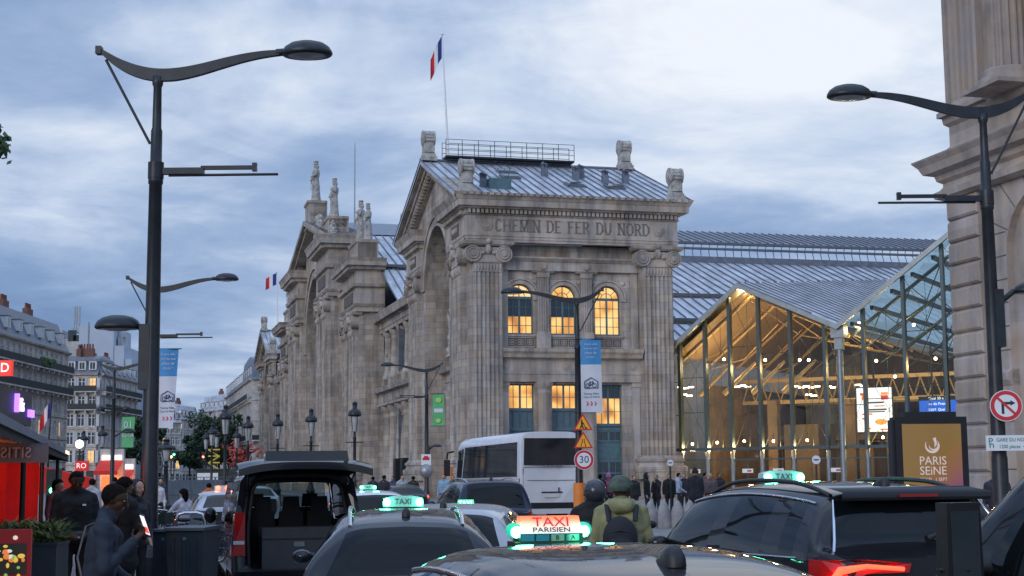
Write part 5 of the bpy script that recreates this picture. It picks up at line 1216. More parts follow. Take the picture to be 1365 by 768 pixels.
# ------------------------------------------------------------------ trees
leaf_m = [mat('leaves_dark', (0.025, 0.055, 0.022), 0.7, 0, 0.4, 1.5), mat('leaves_mid', (0.045, 0.085, 0.03), 0.7, 0, 0.4, 1.5)]
bark = mat('bark', (0.06, 0.05, 0.04), 0.9, 0, 0.3, 6)
def tree(label, loc, h, w, seed, n=2600, ls=0.30, name='street_tree', group=None):
    r = random.Random(seed); t = thing(name, label, 'tree', loc, 0, group)
    mb = MB(); mb.tube([(0, 0, 0), (0.1, 0, h*0.25), (0, 0.1, h*0.55)], [w*0.035, w*0.028, w*0.015], 8)
    cl = []
    for k in range(16):
        A = r.uniform(0, 2*PI); q = r.uniform(0.2, 1)**0.6; z = r.uniform(0.38, 0.95); rad = w*0.5*q*math.sin(PI*min(0.97, max(0.1, (z-0.25)/0.78)))**0.6
        c = Vector((rad*math.cos(A), rad*math.sin(A), h*z)); cl.append((c, r.uniform(0.13, 0.24)*w)); mb.tube([(0, 0, h*0.3+0.2*h*(z-0.3)), c*0.55+Vector((0, 0, h*z*0.4)), c], [w*0.014, w*0.009, w*0.004], 5)
    mb.build('trunk', bark, t)
    mb = MB(); cl.append((Vector((0, 0, h*0.62)), 0.26*w))
    for k in range(n):
        c, rr = cl[k % len(cl)]; d = Vector((r.gauss(0, 1), r.gauss(0, 1), r.gauss(0, 0.8))).normalized()*rr*r.uniform(0.35, 1.1)**0.7; p = c+d
        a = Vector((r.uniform(-1, 1), r.uniform(-1, 1), r.uniform(-1, 1))).normalized(); b = a.orthogonal().normalized(); s = ls*r.uniform(0.6, 1.4)
        mb.add([p-a*s, p+b*s*0.5, p+a*s, p-b*s*0.5], [(0, 1, 2, 3)], 0 if r.random() < 0.55 else 1)
    mb.build('crown', leaf_m, t); return t
for i, (px, Y, h, w, lb) in enumerate(((268, 300, 14.5, 9.5, 'broad dark green tree in the middle of the street, left of the red sculpture'), (291, 310, 15.5, 9.0, 'tallest dark green tree at the street end, next to the building beyond the station'), (252, 330, 11.5, 7.0, 'small round tree at the left edge of the central tree clump'), (304, 330, 14, 6.0, 'yellowish tree half hidden behind the building beyond the station'), (190, 250, 12.5, 6.0, 'dark tree behind the green banner on the left pavement'))):
    p = at(px, 640, Y); tree(lb, (p.x, p.y, 0), h, w, 40+i, 2200, 0.42, group='trees along the street')
# a tree on the left pavement, of which one leafy twig reaches into the view
tt = thing('plane_tree', 'near tree outside the view whose leafy twig enters at the left edge below the sky', 'tree', (-8.2, 19.5, 0.13))
mb = MB(); mb.tube([(0, 0, 0), (0.05, 0, 2.5), (0.1, 0.1, 5.2), (0.2, 0, 8.5)], [0.2, 0.17, 0.13, 0.04], 10)
tip = at(3, 196, 19.5)-Vector((-8.2, 19.5, 0.13))
mb.tube([(0.1, 0, 4.4), tip*0.5+Vector((0, 0, 3.1)), tip*0.85+Vector((0, 0, 0.7)), tip], [0.06, 0.04, 0.02, 0.006], 6); mb.tube([(0.1, 0, 5.2), (-1.5, 0.6, 7.2), (-2.3, 0.8, 8.0)], [0.06, 0.04, 0.01], 6); mb.tube([(0.1, 0, 6), (0.2, -1.2, 7.4), (-0.2, -1.8, 8.4)], [0.05, 0.03, 0.01], 6)
mb.build('trunk', bark, tt)
mb = MB(); r = random.Random(5)
for k in range(900):
    if k < 60: p = tip+Vector((-abs(r.gauss(0, 0.10))+0.06, r.gauss(0, 0.12), r.gauss(0, 0.10)))
    else:
        c = [Vector((-2.2, 0.8, 8.0)), Vector((-0.3, -1.7, 8.4)), Vector((-1.0, 0.3, 8.8)), Vector((-1.6, -0.6, 7.2))][k % 4]; p = c+Vector((min(0.9, r.gauss(0, 0.55)), r.gauss(0, 0.55), r.gauss(0, 0.5)))
        if (p.x-8.2)/(p.y+19.5) > -0.355: continue
    a = Vector((r.uniform(-1, 1), r.uniform(-1, 1), r.uniform(-1, 1))).normalized(); b = a.orthogonal().normalized(); s = 0.07*r.uniform(0.6, 1.3)
    mb.add([p-a*s, p+b*s*0.55, p+a*s, p-b*s*0.55], [(0, 1, 2, 3)], 0 if r.random() < 0.6 else 1)
mb.build('crown', leaf_m, tt)

# ================================================================== cafe terrace on the left pavement
CF = W(-25.75, -76.0); CF.z = 0
cafe = thing('cafe_terrace', 'dark cafe terrace under a long black awning, with glass screens and a red side curtain', 'cafe terrace', CF, SRZ)
aw_top = mat('grey_awning_cloth', (0.20, 0.21, 0.25), 0.8, 0, 0.15, 2); aw_blk = mat('black_awning_cloth', (0.02, 0.02, 0.024), 0.85, 0, 0.2, 3); aw_red = mat('red_awning_cloth', (0.55, 0.015, 0.025), 0.8, 0, 0.15, 2)
mb = MB(); YA, YB_ = -21.5, 0.0
mb.add([(0, YA, 2.34), (0, YB_, 2.34), (-3.6, YB_, 2.70), (-3.6, YA, 2.70), (0, YA, 2.30), (0, YB_, 2.30), (-3.6, YB_, 2.66), (-3.6, YA, 2.66)], [(0, 1, 2, 3), (7, 6, 5, 4), (1, 5, 6, 2)], 0)
mb.build('awning', [aw_blk], cafe)
mb = MB(); mb.b2((-0.02, YA, 2.28), (0.06, YB_, 2.37)); mb.build('awning_rail', aw_top, cafe)
mb = MB(); n = 60
for k in range(n):
    y0 = YA+(YB_-YA)*k/n; y1 = YA+(YB_-YA)*(k+1)/n; m = (y0+y1)/2
    mb.add([(0.03, y0, 2.28), (0.03, y1, 2.28), (0.03, y1, 2.20), (0.03, m, 2.17), (0.03, y0, 2.20)], [(0, 1, 2, 3, 4)])
mb.add([(0.03, YB_, 2.3), (-3.6, YB_, 2.66), (-3.6, YB_, 2.5), (0.03, YB_, 2.17)], [(0, 1, 2, 3)]); mb.build('valance', aw_blk, cafe)
glowt = glow('valance_fairy_lights', (1.0, 0.75, 0.45), 2.0)
mb = MB()
for k in range(5): mb.b2((0.065, -2.2+k*0.4, 2.29), (0.075, -2.05+k*0.4, 2.35))
mb.build('lettering', glowt, cafe)
for y in (-21, -16, -11, -6.2, -0.2):
    mb = MB(); mb.tube([(-0.15, y, 0.13), (-0.15, y, 2.30)], 0.035, 8); mb.build('post', M_['black'], cafe)
cg = clear_glass('terrace_glass', (0.5, 0.55, 0.6), 0.06, 0.08)
for y0, y1 in ((-21, -16.1),):
    mb = MB(); mb.b2((-0.17, y0+0.05, 0.9), (-0.15, y1-0.05, 2.15)); mb.build('glass_screen', cg, cafe)
mb = MB(); cv = [(-3.4+3.2*i/48, -6.08+0.05*math.sin(i*0.9)+0.02*math.sin(i*2.3)) for i in range(49)]; mb.add([(x, y, z) for x, y in cv for z in (0.2, 2.28)], [(2*i, 2*i+2, 2*i+3, 2*i+1) for i in range(48)], 0, True); mb.build('side_curtain', aw_red, cafe)
mb = MB(); mb.b2((-3.9, YA, 0.13), (-3.6, 1.5, 2.95)); mb.build('wall', mat('cafe_front', (0.05, 0.05, 0.055), 0.7, 0, 0.3), cafe)
mb = MB(); 
for k in range(14): mb.lathe([(0.16, 0.2), (0.13, 1.4), (0.17, 2.5)], (-1.2-(k % 2)*0.12, -9.0-k*0.32, 0), 7, 0)
mb.build('dark_curtain', mat('brown_curtain', (0.035, 0.022, 0.02), 0.9, 0, 0.3), cafe)
# back-to-front lettering on the glass band
bx = MB(); bx.b2((-0.145, -20.6, 2.00), (-0.13, -16.1, 2.12)); bx.build('glass_band', mat('frosted_band', (0.22, 0.18, 0.19), 0.4, 0, 0.2), cafe)
lp = at(25, 604, 17.2)
band = thing('window_sign', 'pale backward SITIS lettering on a grey band under the black awning', 'sign', (lp.x-0.08, lp.y, lp.z-0.11), R(8))
mb = MB(); mb.b2((-0.40, 0, 0), (0.40, 0.03, 0.22)); mb.build('board', mat('grey_sign_board', (0.20, 0.17, 0.18), 0.5, 0, 0.15), band)
text('lettering', 'SITIS', 0.17, mat('faded_pink_letter', (0.62, 0.42, 0.42), 0.5, 0, 0.05), band, (0.05, -0.012, 0.11), mirror=True)
for e in (-0.36, 0.36):
    pass
# lamps in the cafe
for y, x, c in ((-8, -1.2, (1.0, 0.25, 0.12)), (-14, -2.4, (1.0, 0.4, 0.2)), (-11, -2.9, (1.0, 0.3, 0.15))):
    mb = MB(); mb.ball((x, y, 2.35), 0.07, 8); mb.tube([(x, y, 2.4), (x, y, 2.75)], 0.012, 5); mb.build('pendant_lamp', glow('cafe_lamp', c, 8), cafe)
    ld = bpy.data.lights.new('lamp_or_fill_light', 'POINT'); ld.energy = 70; ld.color = c; ld.shadow_soft_size = 0.1; lo = bpy.data.objects.new('lamp_or_fill_light', ld); COL.objects.link(lo); lo.parent = cafe; lo.location = (x, y, 2.15)
# fascia sign above, with violet letters
a_ = at(-8, 556, 24.5); b_ = at(42, 556, 27.5); dx = Vector((b_.x-a_.x, b_.y-a_.y, 0)); L_ = dx.length
fs = thing('fascia_sign', 'dark grey shop fascia with glowing violet letters above the cafe awning', 'sign', (a_.x, a_.y, a_.z), math.atan2(dx.y, dx.x))
mb = MB(); hh = at(0, 503, 25).z-at(0, 556, 25).z
mb.b2((-0.2, 0, -0.05), (L_, 0.35, hh*0.82)); mb.b2((-0.2, 0.05, hh*0.82), (L_-0.03, 0.3, hh*0.86)); mb.b2((0.1, 0.1, -a_.z), (0.25, 0.3, -0.05)); mb.b2((L_-0.3, 0.1, -a_.z+0.13), (L_-0.15, 0.3, -0.05)); mb.build('board', mat('fascia_grey', (0.045, 0.047, 0.055), 0.6, 0, 0.2), fs)
vi = glow('violet_neon', (0.28, 0.12, 1.0), 3.0)
mb = MB(); x = L_*0.47
mb.b2((x, -0.09, hh*0.22), (x+0.10, -0.02, hh*0.70)); mb.build('light_box', vi, fs)
text('lettering', 'Indis', 0.34, glow('pale_violet_neon', (0.55, 0.45, 1.0), 2.4), fs, (x+0.36, -0.05, hh*0.42), depth=0.05, sx=0.8)
mb = MB(); mb.b2((L_*0.86, -0.06, hh*0.16), (L_*0.99, -0.01, hh*0.36)); mb.build('light_box', vi, fs)
mb = MB(); mb.b2((0.02, -0.04, hh*0.36), (0.10, -0.01, hh*0.60)); mb.build('light_box', glow('green_yellow_neon', (0.5, 0.8, 0.2), 1.5), fs)
# red projecting sign ND
q = at(0, 491, 60)
nd = thing('projecting_sign', 'glowing red box sign with white letters ND high on the left edge', 'sign', (q.x, q.y, q.z-0.30), 0.0)
mb = MB(); mb.b2((-1.3, 0, 0), (0.46, 0.25, 0.62)); mb.build('light_box', glow('red_sign_face', (0.75, 0.03, 0.015), 0.9), nd)
mb = MB(); mb.b2((-1.5, 0.05, 0.2), (-1.3, 0.2, 0.4)); mb.tube([(-1.4, 0.12, 0.3), (-1.4, 0.12, -q.z+0.45)], 0.08, 6); mb.build('bracket', M_['black'], nd)
text('lettering', 'ND', 0.52, glow('white_sign_face', (1.0, 0.9, 0.85), 1.6), nd, (0.38, -0.01, 0.31), align='RIGHT', sx=0.95)
# menu board
q = at(18, 768, 11.0)
mn = thing('menu_board', 'red framed menu board with rows of coloured food pictures at the lower left corner', 'menu board', (q.x-0.02, q.y, 0.13), R(6))
mb = MB(); mb.b2((-0.22, -0.02, 0.35), (0.14, 0.02, 1.32)); mb.tube([(-0.2, 0.0, 0), (-0.2, 0, 0.4)], 0.02, 6); mb.tube([(0.12, 0, 0), (0.12, 0, 0.4)], 0.02, 6); mb.b2((-0.24, -0.15, 0), (0.16, 0.15, 0.03)); mb.build('frame', mat('red_menu_frame', (0.62, 0.03, 0.03), 0.5, 0, 0.1), mn)
mcol = [glow('menu_'+n_, c, 0.75) for n_, c in (('black', (0.02, 0.015, 0.012)), ('sky', (0.15, 0.45, 0.75)), ('yellow', (0.85, 0.55, 0.08)), ('green', (0.25, 0.5, 0.1)), ('white', (0.8, 0.75, 0.65)), ('orange', (0.85, 0.25, 0.05)))]
mb = MB(); mb.b2((-0.19, -0.026, 1.00), (0.11, -0.021, 1.22), 0); mb.b2((-0.19, -0.026, 0.85), (-0.05, -0.021, 0.98), 3); mb.b2((-0.045, -0.026, 0.85), (0.11, -0.021, 0.98), 1); mb.b2((-0.19, -0.026, 0.70), (-0.05, -0.021, 0.84), 2); mb.b2((-0.045, -0.026, 0.70), (0.11, -0.021, 0.84), 5); mb.b2((-0.19, -0.026, 0.5), (0.11, -0.021, 0.69), 3)
r = random.Random(3)
for k in range(80):
    x = -0.175+0.27*r.random(); z = 0.52+0.68*r.random(); mb.ball((x, -0.026, z), (r.uniform(.012, .03), 0.006, r.uniform(.010, .022)), 7, r.choice([2, 4, 5, 3, 2, 4]))
mb.ball((0.03, -0.027, 1.26), (0.018, 0.005, 0.016), 8, 4); mb.build('menu_pictures', mcol, mn)
# planter with plants
q = at(40, 712, 15.3)
plm = mat('slate_planter', (0.035, 0.045, 0.055), 0.5, 0, 0.2, 5)
for i, (px, lb) in enumerate(((63, 'dark grey planter box with grassy plants, right one by the terrace glass'), (18, 'dark grey planter box with grassy plants, left one behind the menu board'))):
    c = at(px, 712, 15.2+0.0*i); pl = thing('planter', lb, 'planter', (c.x, c.y, 0.13), SRZ*0+R(3), 'planters on the cafe terrace')
    H_ = c.z-0.13-0.10; mb = MB(); mb.box((0, 0, H_/2), (0.31, 0.5, H_)); mb.box((0, 0, H_+0.012), (0.33, 0.52, 0.03)); mb.build('box', plm, pl)
    mb = MB(); r = random.Random(60+i)
    for k in range(700):
        p = Vector((r.uniform(-.15, .15), r.uniform(-.22, .22), H_+r.uniform(0, 0.12))); d = Vector((max(-.09, min(.09, r.gauss(0, .05))), r.gauss(0, .06), r.uniform(.04, .20))); e = Vector((r.uniform(-1, 1), r.uniform(-1, 1), 0)).normalized()*0.010
        mb.add([p-e, p+e, p+d*0.6+e, p+d+Vector((d.x, d.y, -0.03)), p+d*0.6-e], [(0, 1, 2, 3, 4)], r.choice([0, 1, 1]))
    mb.build('plants', [leaf_m[1], mat('grass_blades', (0.16, 0.19, 0.06), 0.7, 0, 0.3, 9)] if i == 0 else [leaf_m[1], bpy.data.materials['grass_blades']], pl)
# red restaurant awning further on
q = at(97, 640, 40)
ra = thing('red_awning_terrace', 'bright red scalloped awning terrace with black struts beyond the black awning', 'awning', (q.x, q.y, 0.13), SRZ)
z1 = zz(97, 616, 40)-0.13; z0 = zz(97, 640, 40)-0.13
mb = MB(); mb.add([(-2.6, -2.5, z1+0.35), (-2.6, 3.0, z1+0.35), (0.5, 3.0, z0+0.05), (0.5, -2.5, z0+0.05)], [(0, 1, 2, 3)])
for k in range(11):
    y = -2.5+k*0.5; mb.add([(0.5, y, z0+0.05), (0.5, y+0.5, z0+0.05), (0.5, y+0.5, z0-0.3), (0.5, y+0.25, z0-0.37), (0.5, y, z0-0.3)], [(0, 1, 2, 3, 4)])
for k in range(6):
    x = -2.6+k*0.517; zq = z1+0.35+(z0-z1-0.3)*k/6; zr_ = z1+0.35+(z0-z1-0.3)*(k+1)/6; mb.add([(x, -2.5, zq), (x+0.517, -2.5, zr_), (x+0.517, -2.5, z0-0.3), (x+0.26, -2.5, z0-0.37), (x, -2.5, z0-0.3)], [(0, 1, 2, 3, 4)])
red_cl = mat('bright_red_cloth', (0.65, 0.025, 0.015), 0.8, 0, 0.1); mb.build('awning', red_cl, ra)
mb = MB()
for y in (-2.4, 2.9): mb.tube([(0.45, y, 0), (0.45, y, z0)], 0.04, 6); mb.tube([(-2.6, y, z0-0.1), (0.45, y, z0)], 0.03, 6); mb.tube([(-2.6, y, 0), (-2.6, y, z1+0.3)], 0.05, 6)
mb.build('frame', M_['black'], ra)
mb = MB(); mb.b2((-2.8, -2.6, 0), (-2.65, 3.2, 3.2)); mb.build('back_wall', mat('dim_red_wall', (0.10, 0.02, 0.02), 0.8, 0, 0.3), ra)
for y in (-1.2, 1.6):
    mb = MB(); mb.ball((-1.4, y, z0-0.05), 0.08, 8); mb.tube([(-1.4, y, z0), (-1.4, y, z0+0.25)], 0.012, 5); mb.build('pendant_lamp', glow('red_lamp', (1.0, 0.2, 0.06), 10), ra)
    ld = bpy.data.lights.new('lamp_or_fill_light', 'POINT'); ld.energy = 90; ld.color = (1, 0.25, 0.1); lo = bpy.data.objects.new('lamp_or_fill_light', ld); COL.objects.link(lo); lo.parent = ra; lo.location = (-1.4, y, z0-0.3)
q = at(109, 620.5, 44)
rs = thing('red_box_sign', 'red box sign reading RO in white beside the black awning corner', 'sign', (q.x, q.y, q.z-0.16))
mb = MB(); mb.b2((-0.19, 0, 0), (0.17, 0.15, 0.29)); mb.build('light_box', glow('red_box_face', (0.60, 0.02, 0.03), 0.5), rs); text('lettering', 'RO', 0.21, glow('white_box_letter', (1, .9, .9), 0.9), rs, (-0.01, -0.01, 0.145)); mb = MB(); mb.tube([(0.0, 0.07, -q.z+0.3), (0.0, 0.07, 0)], 0.04, 6); mb.build('post', M_['black'], rs)
for px, py, Y, w, lb in ((141, 622, 95, 1.5, 'glowing orange red shop awning with white sign, left of the brown lamp post'), (160, 634, 100, 1.2, 'low red shop awning between lamp posts on the far left pavement')):
    q = at(px, py, Y); sa = thing('shop_awning', lb, 'awning', (q.x, q.y, 0.13), SRZ*0); z = q.z
    mb = MB(); mb.add([(-w/2, 0, z-0.4), (w/2, 0, z-0.4), (w/2, 1.4, z+0.25), (-w/2, 1.4, z+0.25)], [(0, 1, 2, 3)]); mb.add([(-w/2, 0, z-0.65), (w/2, 0, z-0.65), (w/2, 0, z-0.4), (-w/2, 0, z-0.4)], [(0, 1, 2, 3)]); mb.build('awning', red_cl, sa)
    mb = MB(); mb.b2((-w/2, 1.42, 0), (w/2, 1.8, z+1.0)); mb.build('shop_front', M_['haus'], sa)
    mb = MB(); mb.b2((-w*0.42, 1.36, z+0.3), (w*0.42, 1.415, z+0.6)); mb.build('sign', glow('shop_sign_white', (1.0, .85, .8), 1.6), sa)
    mb = MB(); mb.b2((-w*0.4, 1.37, 0.4), (w*0.4, 1.41, z-0.75)); mb.build('shop_window', glow('orange_shop_window', (1.0, 0.26, 0.06), 0.6), sa)
    ld = bpy.data.lights.new('lamp_or_fill_light', 'POINT'); ld.energy = 60; ld.color = (1, 0.3, 0.1); lo = bpy.data.objects.new('lamp_or_fill_light', ld); COL.objects.link(lo); lo.parent = sa; lo.location = (0, 0.4, z-0.8)
# small French flag leaning out over the awning
q = at(68, 573, 40)
ff = thing('wall_flag', 'small French flag on a slanted staff above the black awning', 'flag', (q.x, q.y, 0.13))
mb = MB(); mb.tube([(-0.05, 0, 0), (-0.05, 0, q.z-0.4)], 0.03, 6); mb.tube([(-0.05, 0, q.z-0.4), (0.0, 0, q.z+0.75)], 0.02, 6); mb.ball((0.0, 0, q.z+0.78), 0.04, 6); mb.build('staff', M_['black'], ff)
flag_cloth('flag', ff, (0.0, 0, q.z+0.66), 0.62, 0.42, 0.85, -1, 0.06)

# ================================================================== street lamps
bracket_m = M_['lampgrey']
def head_mesh(mb, c, L, fwd, m0=0, m1=1):
    """flattened dome luminaire: c is the neck, fwd its direction along x"""
    prof = [(0.0, 0.32), (0.16, 0.31), (0.30, 0.26), (0.40, 0.17), (0.45, 0.06), (0.46, 0.0), (0.43, -0.04), (0.34, -0.045)]
    k = L/0.92
    mb.lathe([(r*k, z*k*0.85) for r, z in prof], (c[0]+fwd*L*0.52, c[1], c[2]-0.02), 20, m0, sx=1.12, sy=0.8)
    mb.lathe([(0.34*k, -0.036*k), (0.2*k, -0.07*k), (0.0, -0.085*k)], (c[0]+fwd*L*0.52, c[1], c[2]-0.02), 20, m1, sx=1.12, sy=0.8)
def make_lamp():
    """mast lamp: round tapered post, one long swept arm with a short counter tail and stay, a pair of banner rods, a low lantern"""
    t = thing('street_lamp', 'x', 'street lamp')
    mb = MB(); mb.lathe([(0.17, 0), (0.17, 0.9), (0.14, 0.98), (0.135, 1.9), (0.125, 1.95), (0.115, 4.0), (0.10, 6.2), (0.115, 6.22), (0.115, 6.34), (0.092, 6.36), (0.088, 7.05), (0.072, 7.1), (0.064, 7.75), (0.085, 7.8), (0.085, 7.92), (0.0, 7.93)], (0, 0, 0), 16); mb.build('post', M_['lampgrey'], t)
    mb = MB()
    pts = []
    ctrl = [(-0.92, 8.36), (-0.75, 8.22), (-0.5, 8.08), (-0.25, 7.99), (0, 7.95), (0.3, 7.96), (0.65, 8.03), (1.0, 8.13), (1.35, 8.22), (1.7, 8.28), (1.9, 8.29)]
    hh = [0.04, 0.075, 0.10, 0.11, 0.11, 0.11, 0.10, 0.088, 0.072, 0.056, 0.045]
    xs_ = np.linspace(ctrl[0][0], ctrl[-1][0], 34); cx_ = [c[0] for c in ctrl]; zs_ = np.interp(xs_, cx_, [c[1] for c in ctrl]); hs_ = np.interp(xs_, cx_, hh)
    for q in range(4): zs_[1:-1] = (zs_[:-2]+2*zs_[1:-1]+zs_[2:])/4
    ctrl = list(zip(xs_, zs_)); hh = list(hs_); V_ = []
    for (x, z), h in zip(ctrl, hh): V_ += [(x, -0.05, z-h), (x, 0.05, z-h), (x, 0.05, z+h*0.75), (x, -0.05, z+h*0.75)]
    n = len(ctrl); F_ = [(4*i+j, 4*i+(j+1) % 4, 4*(i+1)+(j+1) % 4, 4*(i+1)+j) for i in range(n-1) for j in range(4)] + [(3, 2, 1, 0), (4*n-4, 4*n-3, 4*n-2, 4*n-1)]
    mb.add(V_, F_); mb.box((-0.93, 0, 8.35), (0.09, 0.14, 0.12)); mb.tube([(1.85, 0, 8.29), (1.99, 0, 8.30)], 0.06, 10)
    mb.build('arm', M_['lampgrey'], t)
    mb = MB(); mb.tube([(-0.82, 0, 8.2), (-0.1, 0, 6.85)], 0.022, 8); mb.build('stay', M_['lampgrey'], t)
    mb = MB(); head_mesh(mb, (1.96, 0, 8.28), 0.72, 1); mb.build('lamp_head', [M_['lampgrey'], mat('lamp_diffuser', (0.5, 0.5, 0.5), 0.2, 0, 0)] if 'lamp_diffuser' not in bpy.data.materials else [M_['lampgrey'], bpy.data.materials['lamp_diffuser']], t)
    return t
LAMPS = 'modern mast street lamps'
lamp0 = make_lamp()
def mb_rods(t, d, y=0.0):
    mb = MB(); mb.lathe([(0.125, 6.3), (0.125, 6.55)], (0, 0, 0), 12); mb.b2((d*0.1, y-0.05, 6.36), (d*0.75, y+0.05, 6.46)); mb.b2((d*0.7, y-0.03, 6.43), (d*1.55, y+0.03, 6.49)); mb.b2((d*1.5, y-0.04, 6.40), (d*1.57, y+0.04, 6.53)); mb.tube([(d*0.2, y, 6.345), (d*1.9, y, 6.35)], 0.022, 6)
    return mb.build('banner_rods', M_['lampgrey'], t)
def low_head(t, side, z=4.35, L=0.72, arm=0.45, yaw=0.0):
    mb = MB(); mb.tube([(0, 0, z-0.35), (side*arm*0.35, 0, z-0.32), (side*arm*0.8, 0, z-0.18), (side*arm, 0, z-0.12)], [0.06, 0.055, 0.05, 0.05], 8); mb.b2((-0.18, -0.12, z-1.1), (-0.02, 0.12, z-0.1)) if side < 0 else None
    head_mesh(mb, (side*arm, 0, z-0.12), L, side); return mb.build('low_lamp_head', [M_['lampgrey'], bpy.data.materials['lamp_diffuser']], t)
def lamp_at(px_top, py_top, px_base, Y, rz, first, label, h=7.95, mir=False):
    b = at(px_base, 690, Y); o = place(lamp0, first, (b.x, b.y, 0.13), rz, label, 'street lamp', LAMPS)
    s = (zz(px_top, py_top, Y)-0.13)/h; o.scale = (-s if mir else s, s, s); return o
lA = lamp_at(205, 100, 198, 23.0, 0, False, 'nearest grey mast lamp at the left, its swept arm reaching right across the sky')
lB = lamp_at(206, 386, 201, 47.0, 0, False, 'mast lamp half hidden behind the nearest left post, arm reaching right, blue banner below')
lC = lamp_at(149, 492, 148, 83.0, 0, False, 'brown grey mast lamp before the shuttered corner building with a green banner')
lD = lamp_at(770, 401, 773, 52.0, PI, False, 'mast lamp before the station end wall, carrying a blue banner and a 30 sign')
lE = lamp_at(568, 494, 569, 88.0, PI, False, 'mast lamp in front of the station street face, with a small green banner')
lF = lamp_at(1308, 150, 1336, 26.0, PI, True, 'nearest dark mast lamp at the right, in front of the rusticated corner building')
for l_, d in ((lA, 1), (lB, 1), (lF, 1), (lE, 1)): mb_rods(l_, d)
low_head(lA, -1, 4.12, 0.64, 0.20); low_head(lF, -1, 4.9, 0.6, 0.4); low_head(lE, -1, 3.6, 0.5, 0.35); low_head(lC, 1, 4.5, 0.74, 0.5)
mb = MB()
for e in (-1, 1):
    mb.tube([(0, 0, 5.6), (e*0.35, 0, 5.5), (e*0.7, 0, 5.6)], 0.05, 6); mb.lathe([(0.2, 0), (0.24, 0.1), (0.1, 0.25)], (e*0.7, 0, 5.6), 8)
mb.tube([(-0.75, 0, 5.75), (0.75, 0, 5.75)], 0.04, 6); mb.build('spotlight_bracket', M_['lampgrey'], lC)
# a worn sticker on the nearest post
mb = MB(); mb.lathe([(0.1735, 0.5), (0.1735, 0.88)], (0, 0, 0), 12, 0, a0=-2.2, a1=-0.9); mb.lathe([(0.142, 1.15), (0.140, 1.32)], (0, 0, 0), 12, 0, a0=-1.9, a1=-1.2); mb.build('sticker', mat('torn_sticker', (0.13, 0.14, 0.15), 0.7, 0, 0.7, 14), lA)

# ------------------------------------------------------------------ banners
ban_b = mat('banner_blue', (0.05, 0.26, 0.55), 0.6, 0, 0.06, 2); ban_w = mat('banner_white', (0.60, 0.63, 0.70), 0.6, 0, 0.05, 2); ban_n = mat('banner_navy', (0.02, 0.04, 0.12), 0.6, 0, 0); ban_r = mat('banner_crimson', (0.60, 0.02, 0.07), 0.6, 0, 0)
def bike_banner(label, px0, px1, py0, py1, Y, lean):
    a = at(px0, py1, Y); b = at(px1, py0, Y); w, h = b.x-a.x, b.z-a.z
    t = thing('street_banner', label, 'banner', (a.x, a.y, a.z), 0, 'blue and white parking banners'); cut = h*0.655
    def cloth(z0, z1, m, y=0.0):
        mb = MB(); n = 10
        for i in range(n):
            for j in range(6):
                P = []
                for (u_, v_) in ((i/n, j/6), ((i+1)/n, j/6), ((i+1)/n, (j+1)/6), (i/n, (j+1)/6)):
                    z = z0+(z1-z0)*v_; P.append((w*u_+lean*(z-h)*u_, 0.025*math.sin(u_*5+z*1.3)+y, z))
                mb.add(P, [(0, 1, 2, 3)], 0, True); mb.add([(p[0], p[1]+0.01, p[2]) for p in P], [(3, 2, 1, 0)], 0, True)
        return mb
    cloth(cut, h, 0).build('blue_panel', ban_b, t); cloth(0, cut, 0).build('white_panel', ban_w, t)
    mb = MB(); mb.tube([(-0.25, 0, h), (w+0.1, 0, h)], 0.018, 6); mb.tube([(-0.25, 0, 0.02), (w*0.9, 0, 0.02)], 0.014, 6); mb.build('rod', M_['lampgrey'], t)
    c = w*0.5; yb = -0.035
    for k, s in enumerate(('Votre vélo', 'mérite une', 'place de', 'choix !')): text('lettering', s, h*0.042*(1.0 if k < 2 else 1.15), ban_w, t, (c, yb, h*0.93-k*h*0.058))
    mb = MB(); s = w*0.33; zc = cut*0.62
    for p, q in (((-1, -.75), (1, -.75)), ((1, -.75), (1, .2)), ((1, .2), (0, .8)), ((0, .8), (-1, .2)), ((-1, .2), (-1, -.75))): mb.tube([(c+p[0]*s, yb, zc+p[1]*s), (c+q[0]*s, yb, zc+q[1]*s)], w*0.022, 5)
    for e in (-1, 1):
        n = 14; mb.tube([(c+e*s*0.48+s*0.30*math.cos(2*PI*i/n), yb, zc-s*0.35+s*0.30*math.sin(2*PI*i/n)) for i in range(n+1)], w*0.013, 4)
    for p, q in (((-.48, -.35), (-.2, .1)), ((-.2, .1), (.3, .1)), ((.3, .1), (0, -.35)), ((0, -.35), (-.2, .1)), ((0, -.35), (-.48, -.35)), ((.48, -.35), (.25, .25)), ((.25, .25), (.1, .25)), ((-.3, .2), (-.1, .2))): mb.tube([(c+p[0]*s, yb, zc+p[1]*s), (c+q[0]*s, yb, zc+q[1]*s)], w*0.014, 4)
    mb.build('bicycle_emblem', ban_n, t)
    text('lettering', 'Parking Vélos', w*0.135, ban_n, t, (c, yb, cut*0.40)); text('lettering', 'Gare du Nord', w*0.135, ban_n, t, (c, yb, cut*0.335))
    mb = MB()
    for k in (-1, 0, 1):
        x = c+k*w*0.2; r_ = w*0.10
        for e in (-1, 1): mb.add([(x-r_*0.6, yb, cut*0.2+e*r_), (x-r_*0.05, yb, cut*0.2+e*r_), (x+r_*0.6, yb, cut*0.2), (x+r_*0.05, yb, cut*0.2)], [(0, 1, 2, 3)])
    mb.build('chevrons', ban_r, t); return t
bike_banner('blue and white bicycle parking banner with red chevrons beside the left mast lamps', 209.5, 238, 465, 572, 46.9, 0.05)
bike_banner('blue and white bicycle parking banner with red chevrons in front of the station end wall', 775, 800.5, 452, 551, 51.9, -0.012)
gr_b = mat('banner_green', (0.10, 0.42, 0.16), 0.6, 0, 0.12, 3); gr_l = mat('banner_lime', (0.40, 0.60, 0.12), 0.6, 0, 0.1)
